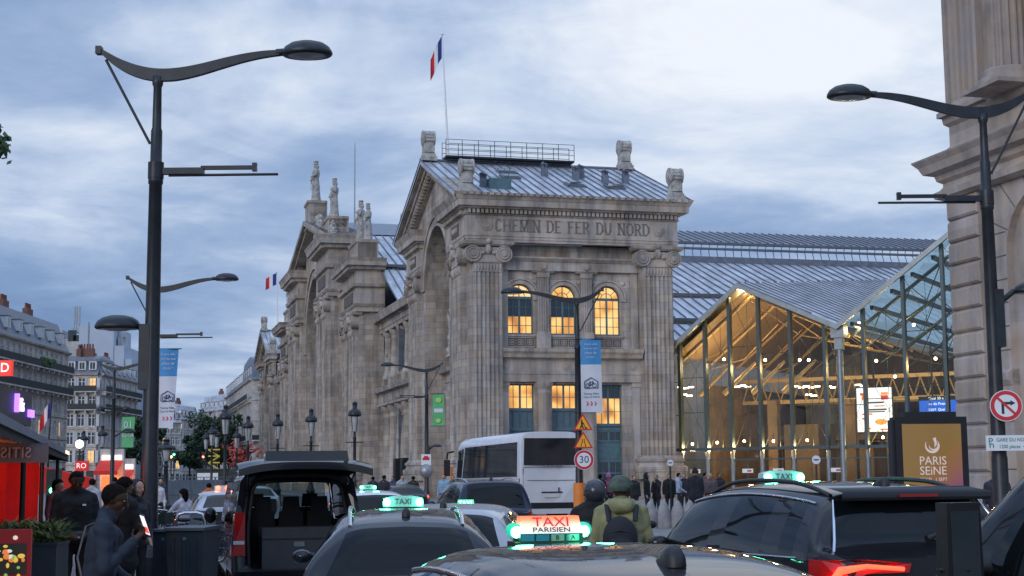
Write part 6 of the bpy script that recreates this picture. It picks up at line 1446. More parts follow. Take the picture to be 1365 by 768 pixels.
for px0, px1, py0, py1, Y, lean, lb in ((162, 180, 555, 597, 82.9, 0.05, 'small pale green banner with mirrored digits on the brown left lamp post'), (577, 592, 525, 568, 87.9, 0.0, 'small bright green banner on the lamp before the station street face')):
    a = at(px0, py1, Y); b = at(px1, py0, Y); w, h = b.x-a.x, b.z-a.z; t = thing('street_banner', lb, 'banner', (a.x, a.y, a.z), 0, 'small green banners')
    mb = MB()
    for j in range(8):
        z0, z1 = h*j/8, h*(j+1)/8; mb.add([(0, 0.02*math.sin(j), z0), (w+lean*(z0-h), 0.02*math.cos(j), z0), (w+lean*(z1-h), 0.02*math.cos(j+1), z1), (0, 0.02*math.sin(j+1), z1)], [(0, 1, 2, 3)], 0, True)
    mb.build('cloth', gr_b, t); mb = MB(); mb.tube([(-0.15, 0, h), (w+0.05, 0, h)], 0.02, 6); mb.tube([(-0.15, 0, 0), (w+0.05, 0, 0)], 0.02, 6); mb.build('rod', M_['lampgrey'], t)
    if px0 < 200:
        text('lettering', '10', h*0.3, ban_w, t, (w*0.5, -0.03, h*0.72), mirror=True); text('lettering', 'ANS', h*0.2, ban_w, t, (w*0.5, -0.03, h*0.40), mirror=True)
    else:
        mb = MB(); mb.b2((w*0.1, -0.035, h*0.42), (w*0.9, -0.028, h*0.54)); mb.build('lettering', ban_w, t); mb = MB(); mb.ball((w*0.5, -0.03, h*0.8), (w*0.3, 0.006, h*0.08), 9); mb.ball((w*0.5, -0.03, h*0.16), (w*0.25, 0.006, h*0.07), 9); mb.build('leaf_print', gr_l, t)

# ------------------------------------------------------------------ road signs
sg_w = mat('sign_white', (0.72, 0.74, 0.78), 0.4, 0, 0.03); sg_k = mat('sign_black', (0.015, 0.015, 0.018), 0.5, 0, 0); sg_r = mat('sign_red', (0.55, 0.015, 0.03), 0.4, 0, 0.04); sg_y = mat('sign_amber', (0.90, 0.42, 0.015), 0.4, 0, 0.04); sg_n = mat('sign_navy', (0.015, 0.03, 0.10), 0.5, 0, 0); sg_g = mat('sign_back', (0.30, 0.31, 0.33), 0.4, 0.5, 0.1)
def disc(mb, r, y, m, n=32): mb.add([(r*math.cos(2*PI*i/n), y, r*math.sin(2*PI*i/n)) for i in range(n)], [tuple(range(n))], m)
def round_sign(t, r):
    mb = MB(); mb.lathe([(0, -0.02), (r, -0.02), (r, 0.0), (r*0.98, 0.015), (0, 0.015)], (0, 0, 0), 32, 0, axis=Matrix.Rotation(PI/2, 3, 'X')); mb.build('plate', sg_g, t)
    mb = MB(); disc(mb, r*0.985, -0.019, 0); disc(mb, r*0.94, -0.021, 1); disc(mb, r*0.70, -0.023, 0); mb.build('sign_face', [sg_w, sg_r], t)
def tri(mb, s, y, m): mb.add([(-s, y, -s*0.577), (s, y, -s*0.577), (0, y, s*1.155)], [(0, 1, 2)], m)
def tri_sign(label, px, pyc, Y, wpx, kind):
    c = at(px, pyc, Y); s = wpx/2000.0*Y/2
    t = thing('warning_sign', label, 'road sign', c, 0, 'amber warning triangles')
    mb = MB(); mb.add([(-s, y, -s*0.577) for y in (0, 0.02)] + [(s, y, -s*0.577) for y in (0, 0.02)] + [(0, y, s*1.155) for y in (0, 0.02)], [(0, 2, 4), (5, 3, 1), (0, 1, 3, 2), (2, 3, 5, 4), (4, 5, 1, 0)]); mb.build('plate', sg_g, t)
    mb = MB(); tri(mb, s, -0.002, 1); tri(mb, s*0.76, -0.005, 0); mb.build('sign_face', [sg_y, sg_r], t)
    mb = MB(); y = -0.009
    if kind == 'work':
        mb.ball((-s*0.12, y, s*0.42), (s*0.09, 0.004, s*0.09), 8)
        for p, q, w in (((-.14, .32), (-.10, -.05), .09), ((-.10, -.05), (-.28, -.4), .07), ((-.10, -.05), (.05, -.4), .07), ((-.12, .25), (.12, .02), .055), ((.0, .2), (.25, -.32), .04)):
            d = (Vector((q[0]-p[0], 0, q[1]-p[1]))).normalized(); n_ = Vector((-d.z, 0, d.x))*w*s; A_ = Vector((p[0]*s, y, p[1]*s)); B_ = Vector((q[0]*s, y, q[1]*s)); mb.add([A_-n_, B_-n_, B_+n_, A_+n_], [(0, 1, 2, 3)])
        mb.add([(s*.14, y, -s*.42), (s*.5, y, -s*.42), (s*.33, y, -s*.2)], [(0, 1, 2)])
    else:
        for e in (-1, 1):
            for (x0, z0, x1, z1) in ((.22, -.42, .22, -.2), (.22, -.2, .10, .05), (.10, .05, .10, .4)): mb.add([(e*x0*s-.04*s, y, z0*s), (e*x0*s+.04*s, y, z0*s), (e*x1*s+.04*s, y, z1*s), (e*x1*s-.04*s, y, z1*s)], [(0, 1, 2, 3)])
    mb.build('pictogram', sg_k, t); return t
def Yd(l_, d=0.25): return l_.location.y-d
tri_sign('amber roadworks warning triangle showing a digging man, upper one under the blue banner', 777, 566, Yd(lD), 26, 'work')
tri_sign('amber road narrows warning triangle between the roadworks triangle and the 30 sign', 777.5, 590, Yd(lD), 26, 'narrow')
c = at(778.5, 613, Yd(lD)); t = thing('speed_limit_sign', 'round white 30 speed limit sign with red ring under the amber triangles', 'road sign', c); round_sign(t, 13.3/2000*c.y)
text('lettering', '30', 0.44*26.6/2000*c.y*1.15, sg_n, t, (0, -0.026, 0))
b = at(776, 668, Yd(lD, 0.0)); mb = MB(); mb.lathe([(0.21, b.z-0.62), (0.21, b.z+0.62)], (0, 0, -0.13), 14); o_ = mb.build('reflective_sleeve', M_['orange']); o_.location = (lD.location.x, lD.location.y, 0.13); tag(o_, 'orange plastic sleeve wrapped round the foot of the post with the 30 sign', 'post sleeve')
c = at(1341, 541, Yd(lF, 0.26)); t = thing('no_turn_sign', 'round no right turn sign with red ring and bar on the right mast lamp', 'road sign', c, R(-12)); rr = 21.5/2000*c.y; round_sign(t, rr*0.985)
mb = MB(); y = -0.026
mb.add([(-rr*.28, y, -rr*.5), (-rr*.12, y, -rr*.5), (-rr*.12, y, rr*.24), (-rr*.28, y, rr*.24)], [(0, 1, 2, 3)]); mb.add([(-rr*.12, y, rr*.08), (rr*.28, y, rr*.08), (rr*.28, y, rr*.24), (-rr*.12, y, rr*.24)], [(0, 1, 2, 3)]); mb.add([(rr*.26, y, rr*.0), (rr*.55, y, rr*.16), (rr*.26, y, rr*.34)], [(0, 1, 2)]); mb.build('turn_arrow', sg_k, t)
mb = MB(); d = Vector((1, 0, -1)).normalized(); n_ = Vector((1, 0, 1)).normalized()*rr*.075; mb.add([-d*rr*.72-n_+Vector((0, -.03, 0)), d*rr*.72-n_+Vector((0, -.03, 0)), d*rr*.72+n_+Vector((0, -.03, 0)), -d*rr*.72+n_+Vector((0, -.03, 0))], [(0, 1, 2, 3)]); mb.build('bar', sg_r, t)
a = at(1316, 601, Yd(lF, 0.3)); b = at(1372, 580, Yd(lF, 0.3)); w, h = b.x-a.x, b.z-a.z
t = thing('parking_sign', 'white car park sign P GARE DU NORD under the no turn sign', 'road sign', ((a.x+b.x)/2, a.y, (a.z+b.z)/2), R(-6))
mb = MB(); mb.b2((-w/2, 0, -h/2), (w/2, 0.06, h/2)); mb.b2((w/2-0.55, 0.06, -h*0.3), (w/2-0.45, 0.22, h*0.3)); mb.build('plate', sg_w, t)
gg = mat('sign_green', (0.02, 0.22, 0.16), 0.5, 0, 0); text('lettering', 'P', h*0.62, gg, t, (-w*0.40, -0.004, h*0.1)); text('lettering', 'GARE DU NORD', h*0.34, gg, t, (w*0.12, -0.004, h*0.2), sx=0.85); text('lettering', '1200 places', h*0.34, gg, t, (w*0.03, -0.004, -h*0.24), sx=0.85)
mb = MB(); mb.tube([(-w*.42, -.006, -h*.3), (-w*.42, -.006, -h*.12), (-w*.38, -.006, -h*.02), (-w*.34, -.006, -h*.12), (-w*.34, -.006, -h*.3)], h*.03, 4); mb.add([(w*.34, -.005, -h*.28), (w*.42, -.005, -h*.28), (w*.42, -.005, -h*.36), (w*.47, -.005, -h*.24), (w*.42, -.005, -h*.12), (w*.42, -.005, -h*.2), (w*.34, -.005, -h*.2)], [(0, 1, 2, 3, 4, 5, 6)]); mb.build('arrow_mark', gg, t)
c = at(568, 613, Yd(lE)); t = thing('small_plate_sign', 'small white plate with a red symbol on the lamp before the street face', 'road sign', c)
mb = MB(); mb.b2((-0.28, 0, -0.32), (0.28, 0.03, 0.32)); mb.build('plate', sg_w, t); mb = MB(); mb.b2((-0.2, -0.01, -0.02), (0.2, -0.003, 0.14)); mb.b2((-0.12, -0.01, 0.14), (0.12, -0.003, 0.22)); mb.build('pictogram', sg_r, t)
c = at(568, 628, Yd(lE)); t = thing('round_sign_back', 'grey back of a round road sign on the lamp before the street face', 'road sign', c)
mb = MB(); mb.lathe([(0, -0.02), (0.40, -0.02), (0.40, 0.0), (0, 0.01)], (0, 0, 0), 24, 0, axis=Matrix.Rotation(PI/2, 3, 'X')); mb.build('plate', sg_g, t)
for px, py, Y, r_, lb in ((893.5, 617, 60, 0.13, 'small white round sign on a thin post by the right station pilaster'), (1088, 613, 70, 0.20, 'white no entry style round sign in front of the concourse doors')):
    c = at(px, py, Y); t = thing('post_sign', lb, 'road sign', (c.x, c.y, 0.13)); mb = MB(); mb.tube([(0, 0.05, 0), (0, 0.05, c.z-0.13)], 0.04, 6); mb.build('post', M_['lampgrey'], t)
    mb = MB(); mb.prism([(r_*math.cos(2*PI*i/20), r_*math.sin(2*PI*i/20)) for i in range(20)], lambda a, b: (a, 0, c.z-0.13+b), lambda a, b: (a, 0.02, c.z-0.13+b)); mb.b2((-r_*0.6, 0-0.005, c.z-0.13-r_*0.15), (r_*0.6, 0.03, c.z-0.13+r_*0.15), 1); mb.build('sign_face', [sg_w, sg_n], t)
c = at(195, 596, 60)

# ------------------------------------------------------------------ old lantern posts
def make_lantern():
    t = thing('lantern_post', 'x', 'lantern')
    mb = MB(); mb.lathe([(0.30, 0), (0.30, 0.3), (0.24, 0.35), (0.22, 0.9), (0.26, 0.95), (0.20, 1.05), (0.11, 1.4), (0.13, 1.5), (0.09, 1.6), (0.075, 3.6), (0.11, 3.66), (0.07, 3.75), (0.06, 4.0), (0.0, 4.0)], (0, 0, 0), 12); mb.box((0, 0, 3.45), (0.9, 0.05, 0.05)); mb.build('post', M_['iron'], t)
    mb = MB(); mb.lathe([(0.10, 3.98), (0.14, 4.02), (0.20, 4.75), (0.20, 4.78)], (0, 0, 0), 8); mb.build('lantern_glass', mat('lantern_glass', (0.45, 0.47, 0.47), 0.2, 0, 0.1) if 'lantern_glass' not in bpy.data.materials else bpy.data.materials['lantern_glass'], t)
    mb = MB(); mb.lathe([(0.21, 4.76), (0.33, 4.78), (0.35, 4.86), (0.30, 5.02), (0.18, 5.12), (0.12, 5.16), (0.12, 5.40), (0.15, 5.43), (0.08, 5.50), (0.0, 5.56)], (0, 0, 0), 14)
    for k in range(4): A_ = PI/4+k*PI/2; mb.tube([(0.12*math.cos(A_), 0.12*math.sin(A_), 4.0), (0.25*math.cos(A_), 0.25*math.sin(A_), 4.78)], 0.016, 5)
    mb.build('lantern_hood', M_['iron'], t); return t
lan0 = make_lantern(); LG = 'old black lantern posts'
specs = [(473, 538, 'black lantern post on the forecourt, nearest of three before the station street face'), (415, 547, 'black lantern post on the forecourt, middle of three before the station street face'), (370.5, 553, 'black lantern post on the forecourt, farthest of three before the station street face'),
         (331, 556, 'black lantern post in front of the red sculpture'), (301, 541, 'black lantern post at the left edge of the building beyond the station'), (316, 572, 'black lantern post just left of the red sculpture'), (283, 566, 'black lantern post in the street clump, left of centre'), (275, 574, 'black lantern post in the street clump, leftmost'), (289, 570, 'black lantern post in the street clump, right one'), (222, 584, 'black lantern post with a thick ribbed foot on the left pavement'), (137, 567, 'black lantern post before the shuttered corner building'), (112, 574, 'black lantern post whose hood shows above the black awning, lamp lit')]
for i, (px, py, lb) in enumerate(specs):
    if px in (222,): Y = 62
    else: Y = 2000*(5.69-1.8)/(639.5-py)
    b = at(px, 690, Y); q = at(px, py, Y)
    o = place(lan0, i == 0, (q.x, q.y, 0.13), 0.2*i, lb, 'lantern', LG)
    if px == 222: s = (q.z-0.13)/5.56; o.scale = (s*1.9, s*1.9, s)
q = at(106, 592, 80); mb = MB(); mb.ball((0, 0, 0), 0.22, 10); mb.tube([(0, 0.05, -0.2), (0, 0.05, -q.z+0.13)], 0.05, 6, 1); o_ = mb.build('globe_lamp', [glow('white_globe', (1, 0.95, 0.9), 6), M_['iron']]); o_.location = q; tag(o_, 'lit white globe lamp glowing behind the corner of the black awning', 'lamp')

# ================================================================== vehicles
def paint(name, col, metal=0.35, rough=0.28):
    return mat(name, col, 0.5, metal*0.6, 0.06, 3, coat=0.75, spec=0.05)
P_black = paint('black_car_paint', (0.012, 0.012, 0.015), 0.0); P_dgrey = paint('graphite_car_paint', (0.022, 0.026, 0.032), 0.0); P_silver = paint('silver_car_paint', (0.42, 0.44, 0.48), 0.6); P_white = paint('white_car_paint', (0.72, 0.73, 0.74), 0.0); P_navy = paint('dark_blue_car_paint', (0.02, 0.03, 0.06), 0.3)
car_glass = mat('tinted_car_glass', (0.005, 0.007, 0.009), 0.03, 0, 0, spec=0.32)
tail_on = glow('lit_tail_lamp', (1.0, 0.05, 0.02), 5.0); tail_off = mat('red_tail_lens', (0.30, 0.008, 0.01), 0.12, 0, 0.1, coat=0.6)
green_lamp = glow('green_taxi_lamp', (0.08, 1.0, 0.42), 26.0); red_lamp = glow('red_taxi_lamp', (1.0, 0.06, 0.03), 12.0); head_lens = mat('clear_lens', (0.5, 0.52, 0.55), 0.08, 0, 0, coat=0.6); plate_m = mat('number_plate', (0.62, 0.62, 0.60), 0.5, 0, 0.05)
def pchip(xs, ys, x):
    n = len(xs); h = np.diff(xs); d = np.diff(ys)/h; m = np.zeros(n)
    for i in range(1, n-1):
        if d[i-1]*d[i] > 0: w1, w2 = 2*h[i]+h[i-1], h[i]+2*h[i-1]; m[i] = (w1+w2)/(w1/d[i-1]+w2/d[i])
    m[0], m[-1] = d[0], d[-1]
    k = np.clip(np.searchsorted(xs, x)-1, 0, n-2); t = (x-xs[k])/h[k]
    return (2*t**3-3*t**2+1)*ys[k]+(t**3-2*t**2+t)*h[k]*m[k]+(-2*t**3+3*t**2)*ys[k+1]+(t**3-t**2)*h[k]*m[k+1]
NS, NR = 10, 6
def car_grid(stations):
    """stations: list of rings of 8 (x, y, z) from the middle of the floor round the right side to the middle of the roof"""
    A = np.array(stations, float); n = len(A); ss = np.linspace(0, n-1, (n-1)*NS+1); rs = np.linspace(0, 7, 7*NR+1)
    B = np.zeros((len(ss), 8, 3))
    for j in range(8):
        for c in range(3): B[:, j, c] = pchip(np.arange(n), A[:, j, c], ss)
    G = np.zeros((len(ss), len(rs), 3))
    for i in range(len(ss)):
        for c in range(3): G[i, :, c] = pchip(np.arange(8), B[i, :, c], rs)
    return G, ss, rs
def make_car(name, label, group, spec, paint_m, loc, heading, windows=True, sign=None, trim=None, rails=False, fin=True, lights=False, cat='car', glass=None, wiper=False):
    """a car from its rings: body, glass, lamps, wheels, mirrors, plate; y = 0 at the rear bumper, forward is +y"""
    L, w, H = spec['L'], spec['w']/2, spec['H']; bl = spec['belt']; wr = spec.get('roof_w', 0.62*2)/2; zb = spec.get('zb', 0.22)
    yrw, yrr, yrf, ycw = spec['rw'], spec['rr'], spec['rf'], spec['cowl']; dk = spec.get('deck', bl+0.02); hd = spec['hood']; rz1 = spec.get('roof_rear', H-0.06); rz2 = spec.get('roof_front', H-0.05)
    def ring(y, ww, zbot, zm, zbelt, rw, zroof, yroof=None, ybelt=None, crown=0.05):
        yr = y if yroof is None else yroof; yb = y if ybelt is None else ybelt
        return [(0, y, zbot), (ww-0.14, y, zbot), (ww-0.03, y, zbot+0.12), (ww, (y+yb)/2, zm), (ww*0.965, yb, zbelt), (rw, yr, zroof-crown*1.3), (rw*0.66, yr-0.0, zroof-crown*0.3), (0, yr, zroof)]
    hw = w*0.80
    S = [ring(0.0, w*0.80, zb+0.12, 0.62, dk-0.10, w*0.62, dk-0.07, crown=0.01),
         ring(0.10, w*0.955, zb, 0.68, dk-0.02, w*0.80, dk+0.01, yroof=yrw, ybelt=max(0.12, yrw*0.9), crown=0.02),
         ring(yrr*0.75+0.05, w, zb, 0.72, bl+0.02, wr, rz1, yroof=yrr, ybelt=yrr*0.75+0.05),
         ring((yrr+yrf)/2, w, zb, 0.72, bl, wr+0.02, H, yroof=(yrr+yrf)/2, ybelt=(yrr*0.75+ycw-0.15)/2),
         ring(ycw-0.28, w, zb, 0.72, bl-0.03, wr-0.01, rz2, yroof=yrf, ybelt=ycw-0.28),
         ring(ycw+0.12, w*0.99, zb, 0.70, hd-0.02, w*0.74, hd+0.03, yroof=ycw+0.1, crown=0.02),
         ring(L-0.55, w*0.95, zb, 0.62, hd-0.16, w*0.70, hd-0.10, crown=0.03),
         ring(L-0.10, w*0.82, zb+0.02, 0.52, hd-0.30, w*0.60, hd-0.26, crown=0.03),
         ring(L, w*0.70, zb+0.10, 0.48, 0.60, w*0.5, 0.62, crown=0.02)]
    G, ss, rs = car_grid(S)
    t = thing(name, label, cat, (loc[0], loc[1], 0), -heading, group)
    ni, nj = len(ss), len(rs)
    zones = {}
    gl_ = glass or car_glass
    wins = spec['win']
    def zone(s, r):
        for k, (s0, s1) in enumerate(wins):
            if s0 < s < s1 and 4.08 < r < 4.86: return 'side_window'+str(k)
        if 1.08 < s < 1.94 and r > 5.12: return 'rear_window'
        if 4.10 < s < 4.98 and r > 5.10: return 'windscreen'
        if spec.get('tail', (0, 0))[1] and 0.25 < s < 1.02 and spec['tail'][0] < r < spec['tail'][1]: return 'tail_lamp'
        if 6.35 < s < 7.0 and 3.55 < r < 4.6: return 'headlamp'
        return 'body'
    Q = {}
    for i in range(ni-1):
        for j in range(nj-1): Q.setdefault(zone((ss[i]+ss[i+1])/2, (rs[j]+rs[j+1])/2), []).append((i, j))
    def part(nm, cells, m, sides, off=0.0):
        mb = MB()
        for sg in sides:
            idx = {}; vs = []; fs = []
            for (i, j) in cells:
                f = []
                for (a, b) in ((i, j), (i, j+1), (i+1, j+1), (i+1, j)):
                    if (a, b) not in idx: idx[(a, b)] = len(vs); p = G[a, b]; vs.append((sg*p[0], p[1], p[2]))
                    f.append(idx[(a, b)])
                fs.append(tuple(f) if sg < 0 else tuple(reversed(f)))
            mb.add(vs, fs, 0, True)
        return mb.build(nm, m, t)
    for z, cells in Q.items():
        if z == 'body':
            o = part('body', cells, paint_m, (1, -1))
            for k in (0, -1):
                mb = MB()
                for sg in (1, -1): mb.add([(sg*p[0], p[1], p[2]) for p in G[k]], [tuple(range(nj))])
                mb.build('bumper', M_['black'], t)
        elif z in ('rear_window', 'windscreen'): part(z, cells, gl_, (1, -1))
        else:
            nm = z.rstrip('0123456789'); m = {'side_window': gl_, 'tail_lamp': tail_on if lights else tail_off, 'headlamp': head_lens}[nm]
            for sg in (1, -1): part(nm, cells, m, (sg,))
    def line(r, s0, s1, sg, off=0.006):
        j = int(round(r*NR)); i0, i1 = int(round(s0*NS)), int(round(s1*NS)); return [(sg*(G[i, j, 0]+off), G[i, j, 1], G[i, j, 2]+off*0.5) for i in range(i0, i1+1)]
    if trim:
        for sg in (1, -1):
            mb = MB(); s0, s1 = wins[0][0]-0.05, wins[-1][1]+0.05
            mb.tube(line(4.86, s0, s1, sg), 0.011, 6); mb.tube(line(4.02, s0, s1, sg), 0.009, 6); mb.build('window_trim', trim, t)
    if rails:
        for sg in (1, -1):
            a = line(5.25, 2.08, 3.9, sg, 0.0); mb = MB(); up = [Vector(p)+Vector((0, 0, 0.05*min(1, 4*min(q, 1-q)+0.0))) for q, p in zip(np.linspace(0, 1, len(a)), a)]
            mb.tube(up, 0.018, 8); mb.build('roof_rail', rails if not isinstance(rails, bool) else M_['black'], t)
    if fin:
        y = yrr+0.32; z = float(np.interp(y, G[2*NS:5*NS, -1, 1], G[2*NS:5*NS, -1, 2]))
        mb = MB(); V_ = [(w_*math.cos(A_), y+yy_, z-0.008+h_*abs(math.sin(A_))**0.7) for yy_, w_, h_ in ((-0.10, 0.012, 0.012), (-0.085, 0.034, 0.06), (-0.06, 0.037, 0.078), (-0.02, 0.036, 0.074), (0.05, 0.032, 0.045), (0.12, 0.018, 0.016)) for A_ in np.linspace(0, PI, 9)]; mb.add(V_, [(i*9+j, i*9+j+1, (i+1)*9+j+1, (i+1)*9+j) for i in range(5) for j in range(8)]+[tuple(range(8, -1, -1))], 0, True); mb.build('antenna', M_['black'], t)
    for sg in (1, -1):          # mirrors, wheels
        my = ycw-0.42; mb = MB(); mx = w*0.965; big = spec.get('mirror', 1.0)
        mb.tube([(sg*(mx-0.05), my+0.03, bl+0.02), (sg*(mx+0.08), my+0.02, bl+0.06)], 0.03, 6); mb.lathe([(0.0, -0.07), (0.07, -0.055), (0.085, 0.0), (0.07, 0.06), (0.0, 0.085)], (sg*(mx+0.14), my, bl+0.04), 12, 0, axis=Matrix.Rotation(-PI/2, 3, 'X') @ Matrix.Diagonal((1.15, 0.8*big, 1)))
        o = mb.build('mirror', paint_m, t); mb = MB(); mb.lathe([(0.0, 0), (0.07, 0)], (sg*(mx+0.14), my-0.057, bl+0.04), 12, 0, axis=Matrix.Rotation(-PI/2, 3, 'X') @ Matrix.Diagonal((1.1, 0.75*big, 1))); g = mb.build('mirror_glass', car_glass, o)
        for y in (spec.get('ax1', 0.85), L-0.9):
            r = spec.get('wheel', 0.33); mb = MB(); ax = Matrix.Rotation(PI/2, 3, 'Y'); mb.lathe([(r*0.62, -0.11), (r*0.93, -0.11), (r, -0.08), (r, 0.08), (r*0.93, 0.11), (r*0.62, 0.11)], (sg*(w-0.09), y, r), 24, 0, axis=ax); o = mb.build('wheel', M_['rubber'], t)
            mb = MB(); mb.lathe([(r*0.63, -0.105), (r*0.63, 0.105)], (sg*(w-0.09), y, r), 20, 0, axis=ax); mb.lathe([(0, 0.06), (r*0.2, 0.07), (r*0.22, 0.05)], (sg*(w-0.09), y, r), 12, 0, axis=ax if sg > 0 else Matrix.Rotation(-PI/2, 3, 'Y'))
            for k in range(5): A_ = 2*PI*k/5; mb.tube([(sg*(w-0.04), y, r), (sg*(w-0.04), y+r*0.62*math.cos(A_), r+r*0.62*math.sin(A_))], 0.03, 5)
            mb.build('rim', M_['chrome'], o)
            mb = MB(); mb.tube([(sg*(w+0.0), y+(r+0.06)*math.cos(A_), r+(r+0.06)*math.sin(A_)) for A_ in np.linspace(-0.2, PI+0.2, 15)], 0.035, 5); mb.lathe([(0, 0.0), (r+0.05, 0.0)], (sg*(w-0.035), y, r), 20, 0, axis=ax); mb.build('wheel_arch', M_['black'], t)
    mb = MB(); mb.b2((-0.26, -0.03, spec.get('plate', 0.55)), (0.26, 0.0, spec.get('plate', 0.55)+0.11)); mb.build('number_plate', plate_m, t)
    if wiper:
        yw, zw = yrw, dk+0.05; mb = MB(); mb.tube([(0.0, yw-0.03, zw+0.0), (0.10, yw-0.01, zw+0.04), (0.46, yw+0.0, zw+0.05)], [0.03, 0.018, 0.008], 6); mb.build('rear_wiper', M_['black'], t)
    t['gridroof'] = 0; del t['gridroof']
    def roofz(y, x=0.0):
        z = float(np.interp(y, G[2*NS-6:5*NS, -1, 1], G[2*NS-6:5*NS, -1, 2])); return z - 0.05*(x/wr)**2
    if sign: taxi_sign(t, sign, yrr+spec.get('sign_dy', 1.25), roofz(yrr+spec.get('sign_dy', 1.25)), spec.get('sign_x', 0.0))
    return t, G, roofz
sign_white = mat('taxi_sign_plastic', (0.24, 0.36, 0.40), 0.35, 0, 0.05, emis=(0.35, 0.75, 0.75), estr=0.15)
sign_lit = None
def sign_lit_mat():
    m, nt, b = nodes('lit_taxi_sign'); tc = nt.nodes.new('ShaderNodeTexCoord'); sp = nt.nodes.new('ShaderNodeSeparateXYZ'); nt.links.new(tc.outputs['Generated'], sp.inputs[0])
    c = _ramp(nt, sp.outputs[2], [(0.0, (0.72, 0.68, 0.72)), (0.5, (0.95, 0.52, 0.42)), (0.8, (0.95, 0.24, 0.12)), (1.0, (0.95, 0.16, 0.05))])
    nt.links.new(c, b.inputs['Emission Color']); nt.links.new(c, b.inputs['Base Color']); b.inputs['Emission Strength'].default_value = 0.85; b.inputs['Roughness'].default_value = 0.3; return m
def SX(x, y, z, k): return Matrix.Translation((x, y, z)) @ Matrix.Scale(k, 4) @ Matrix.Translation((0, 0, -z))
def taxi_sign(car, kind, y, z, x=0.0):
    for e in (-1, 1):
        ld = bpy.data.lights.new('lamp_or_fill_light', 'POINT'); ld.energy = 2.0 if kind in ('pari', 'white') else 1.0; ld.color = (1, 0.1, 0.05) if kind == 'red' else (0.05, 1.0, 0.45); ld.shadow_soft_size = 0.04
        lo = bpy.data.objects.new('lamp_or_fill_light', ld); COL.objects.link(lo); lo.parent = car; lo.location = (x+e*0.19, y-0.30, z+0.03)
    if kind == 'pari':
        o = MB(); o.b2((-0.235, -0.11, z-0.01), (0.235, 0.11, z+0.025)); 
        root = o.build('roof_sign', M_['black'], car, SX(x, y, z, 0.76))
        mb = MB(); mb.add([(-0.195, -0.085, z+0.075), (0.195, -0.085, z+0.075), (0.185, -0.045, z+0.18), (-0.185, -0.045, z+0.18), (-0.195, 0.085, z+0.075), (0.195, 0.085, z+0.075), (0.185, 0.045, z+0.18), (-0.185, 0.045, z+0.18)], [(0, 1, 2, 3), (5, 4, 7, 6), (3, 2, 6, 7), (0, 3, 7, 4), (1, 5, 6, 2)]); mb.build('sign_face', sign_lit_mat(), root)
        mb = MB(); mb.b2((-0.20, -0.092, z+0.025), (0.20, 0.092, z+0.075), 0)
        for k, xx in enumerate((-0.155, -0.06, 0.035, 0.13)): mb.b2((xx-0.040, -0.096, z+0.03), (xx+0.042, -0.0925, z+0.07), 1 if k in (0, 1, 3) else 2)
        mb.b2((0.0, -0.0965, z+0.03), (0.065, -0.0965+0.003, z+0.07), 2); mb.b2((0.105, -0.0965, z+0.03), (0.16, -0.0965+0.003, z+0.07), 2)
        mb.build('tariff_lamps', [M_['black'], mat('blue_tariff_lens', (0.03, 0.14, 0.26), 0.2, 0, 0), mat('grey_tariff_lens', (0.22, 0.26, 0.25), 0.2, 0, 0)], root)
        text('lettering', 'TAXI', 0.085, glow('red_taxi_letter', (0.75, 0.02, 0.06), 0.5), root, (0, -0.071, z+0.142), rot=(R(68), 0, 0), sx=1.25)
        text('lettering', 'PARISIEN', 0.045, mat('dark_taxi_letter', (0.02, 0.02, 0.04), 0.4, 0, 0), root, (0.0, -0.0865, z+0.096), rot=(R(68), 0, 0), sx=1.35)
        text('lettering', 'B', 0.038, bpy.data.materials['dark_taxi_letter'], root, (0.033, -0.0985, z+0.05)); text('lettering', 'A', 0.038, bpy.data.materials['dark_taxi_letter'], root, (0.133, -0.0985, z+0.05))
        for e in (-1, 1):
            mb = MB(); mb.lathe([(0.0, -0.06), (0.030, -0.05), (0.045, -0.02), (0.045, 0.05), (0, 0.06)], (e*0.222, -0.0, z+0.095), 12, 0, axis=Matrix.Rotation(PI/2, 3, 'X')); mb.build('lamp_cap', mat('green_lens', (0.02, 0.35, 0.22), 0.15, 0, 0, emis=(0.02, 0.7, 0.4), estr=0.7) if 'green_lens' not in bpy.data.materials else bpy.data.materials['green_lens'], root)
            mb = MB(); mb.ball((e*0.215, -0.055, z+0.085), 0.036, 10); mb.build('sign_lamp', green_lamp, root)
    elif kind == 'white':
        o = MB(); o.b2((-0.20, -0.06, z-0.01), (0.20, 0.06, z+0.03)); root = o.build('roof_sign', M_['black'], car, SX(x, y, z, 0.9))
        mb = MB(); mb.add([(-0.215, -0.075, z+0.03), (0.215, -0.075, z+0.03), (0.21, -0.06, z+0.12), (0.10, -0.055, z+0.145), (-0.10, -0.055, z+0.145), (-0.21, -0.06, z+0.12), (-0.215, 0.075, z+0.03), (0.215, 0.075, z+0.03), (0.21, 0.06, z+0.12), (0.10, 0.055, z+0.145), (-0.10, 0.055, z+0.145), (-0.21, 0.06, z+0.12)], [(0, 1, 2, 3, 4, 5), (11, 10, 9, 8, 7, 6), (5, 4, 10, 11), (4, 3, 9, 10), (3, 2, 8, 9), (1, 7, 8, 2), (0, 5, 11, 6)]); mb.build('sign_face', sign_white, root)
        text('lettering', 'TAXI', 0.085, mat('grey_taxi_letter', (0.03, 0.05, 0.07), 0.4, 0, 0) if 'grey_taxi_letter' not in bpy.data.materials else bpy.data.materials['grey_taxi_letter'], root, (0, -0.076, z+0.083), rot=(R(80), 0, 0), sx=0.95)
        for e in (-1, 1):
            mb = MB(); mb.ball((e*0.172, -0.08, z+0.078), 0.040, 10); mb.build('sign_lamp', green_lamp, root)
    elif kind == 'green':
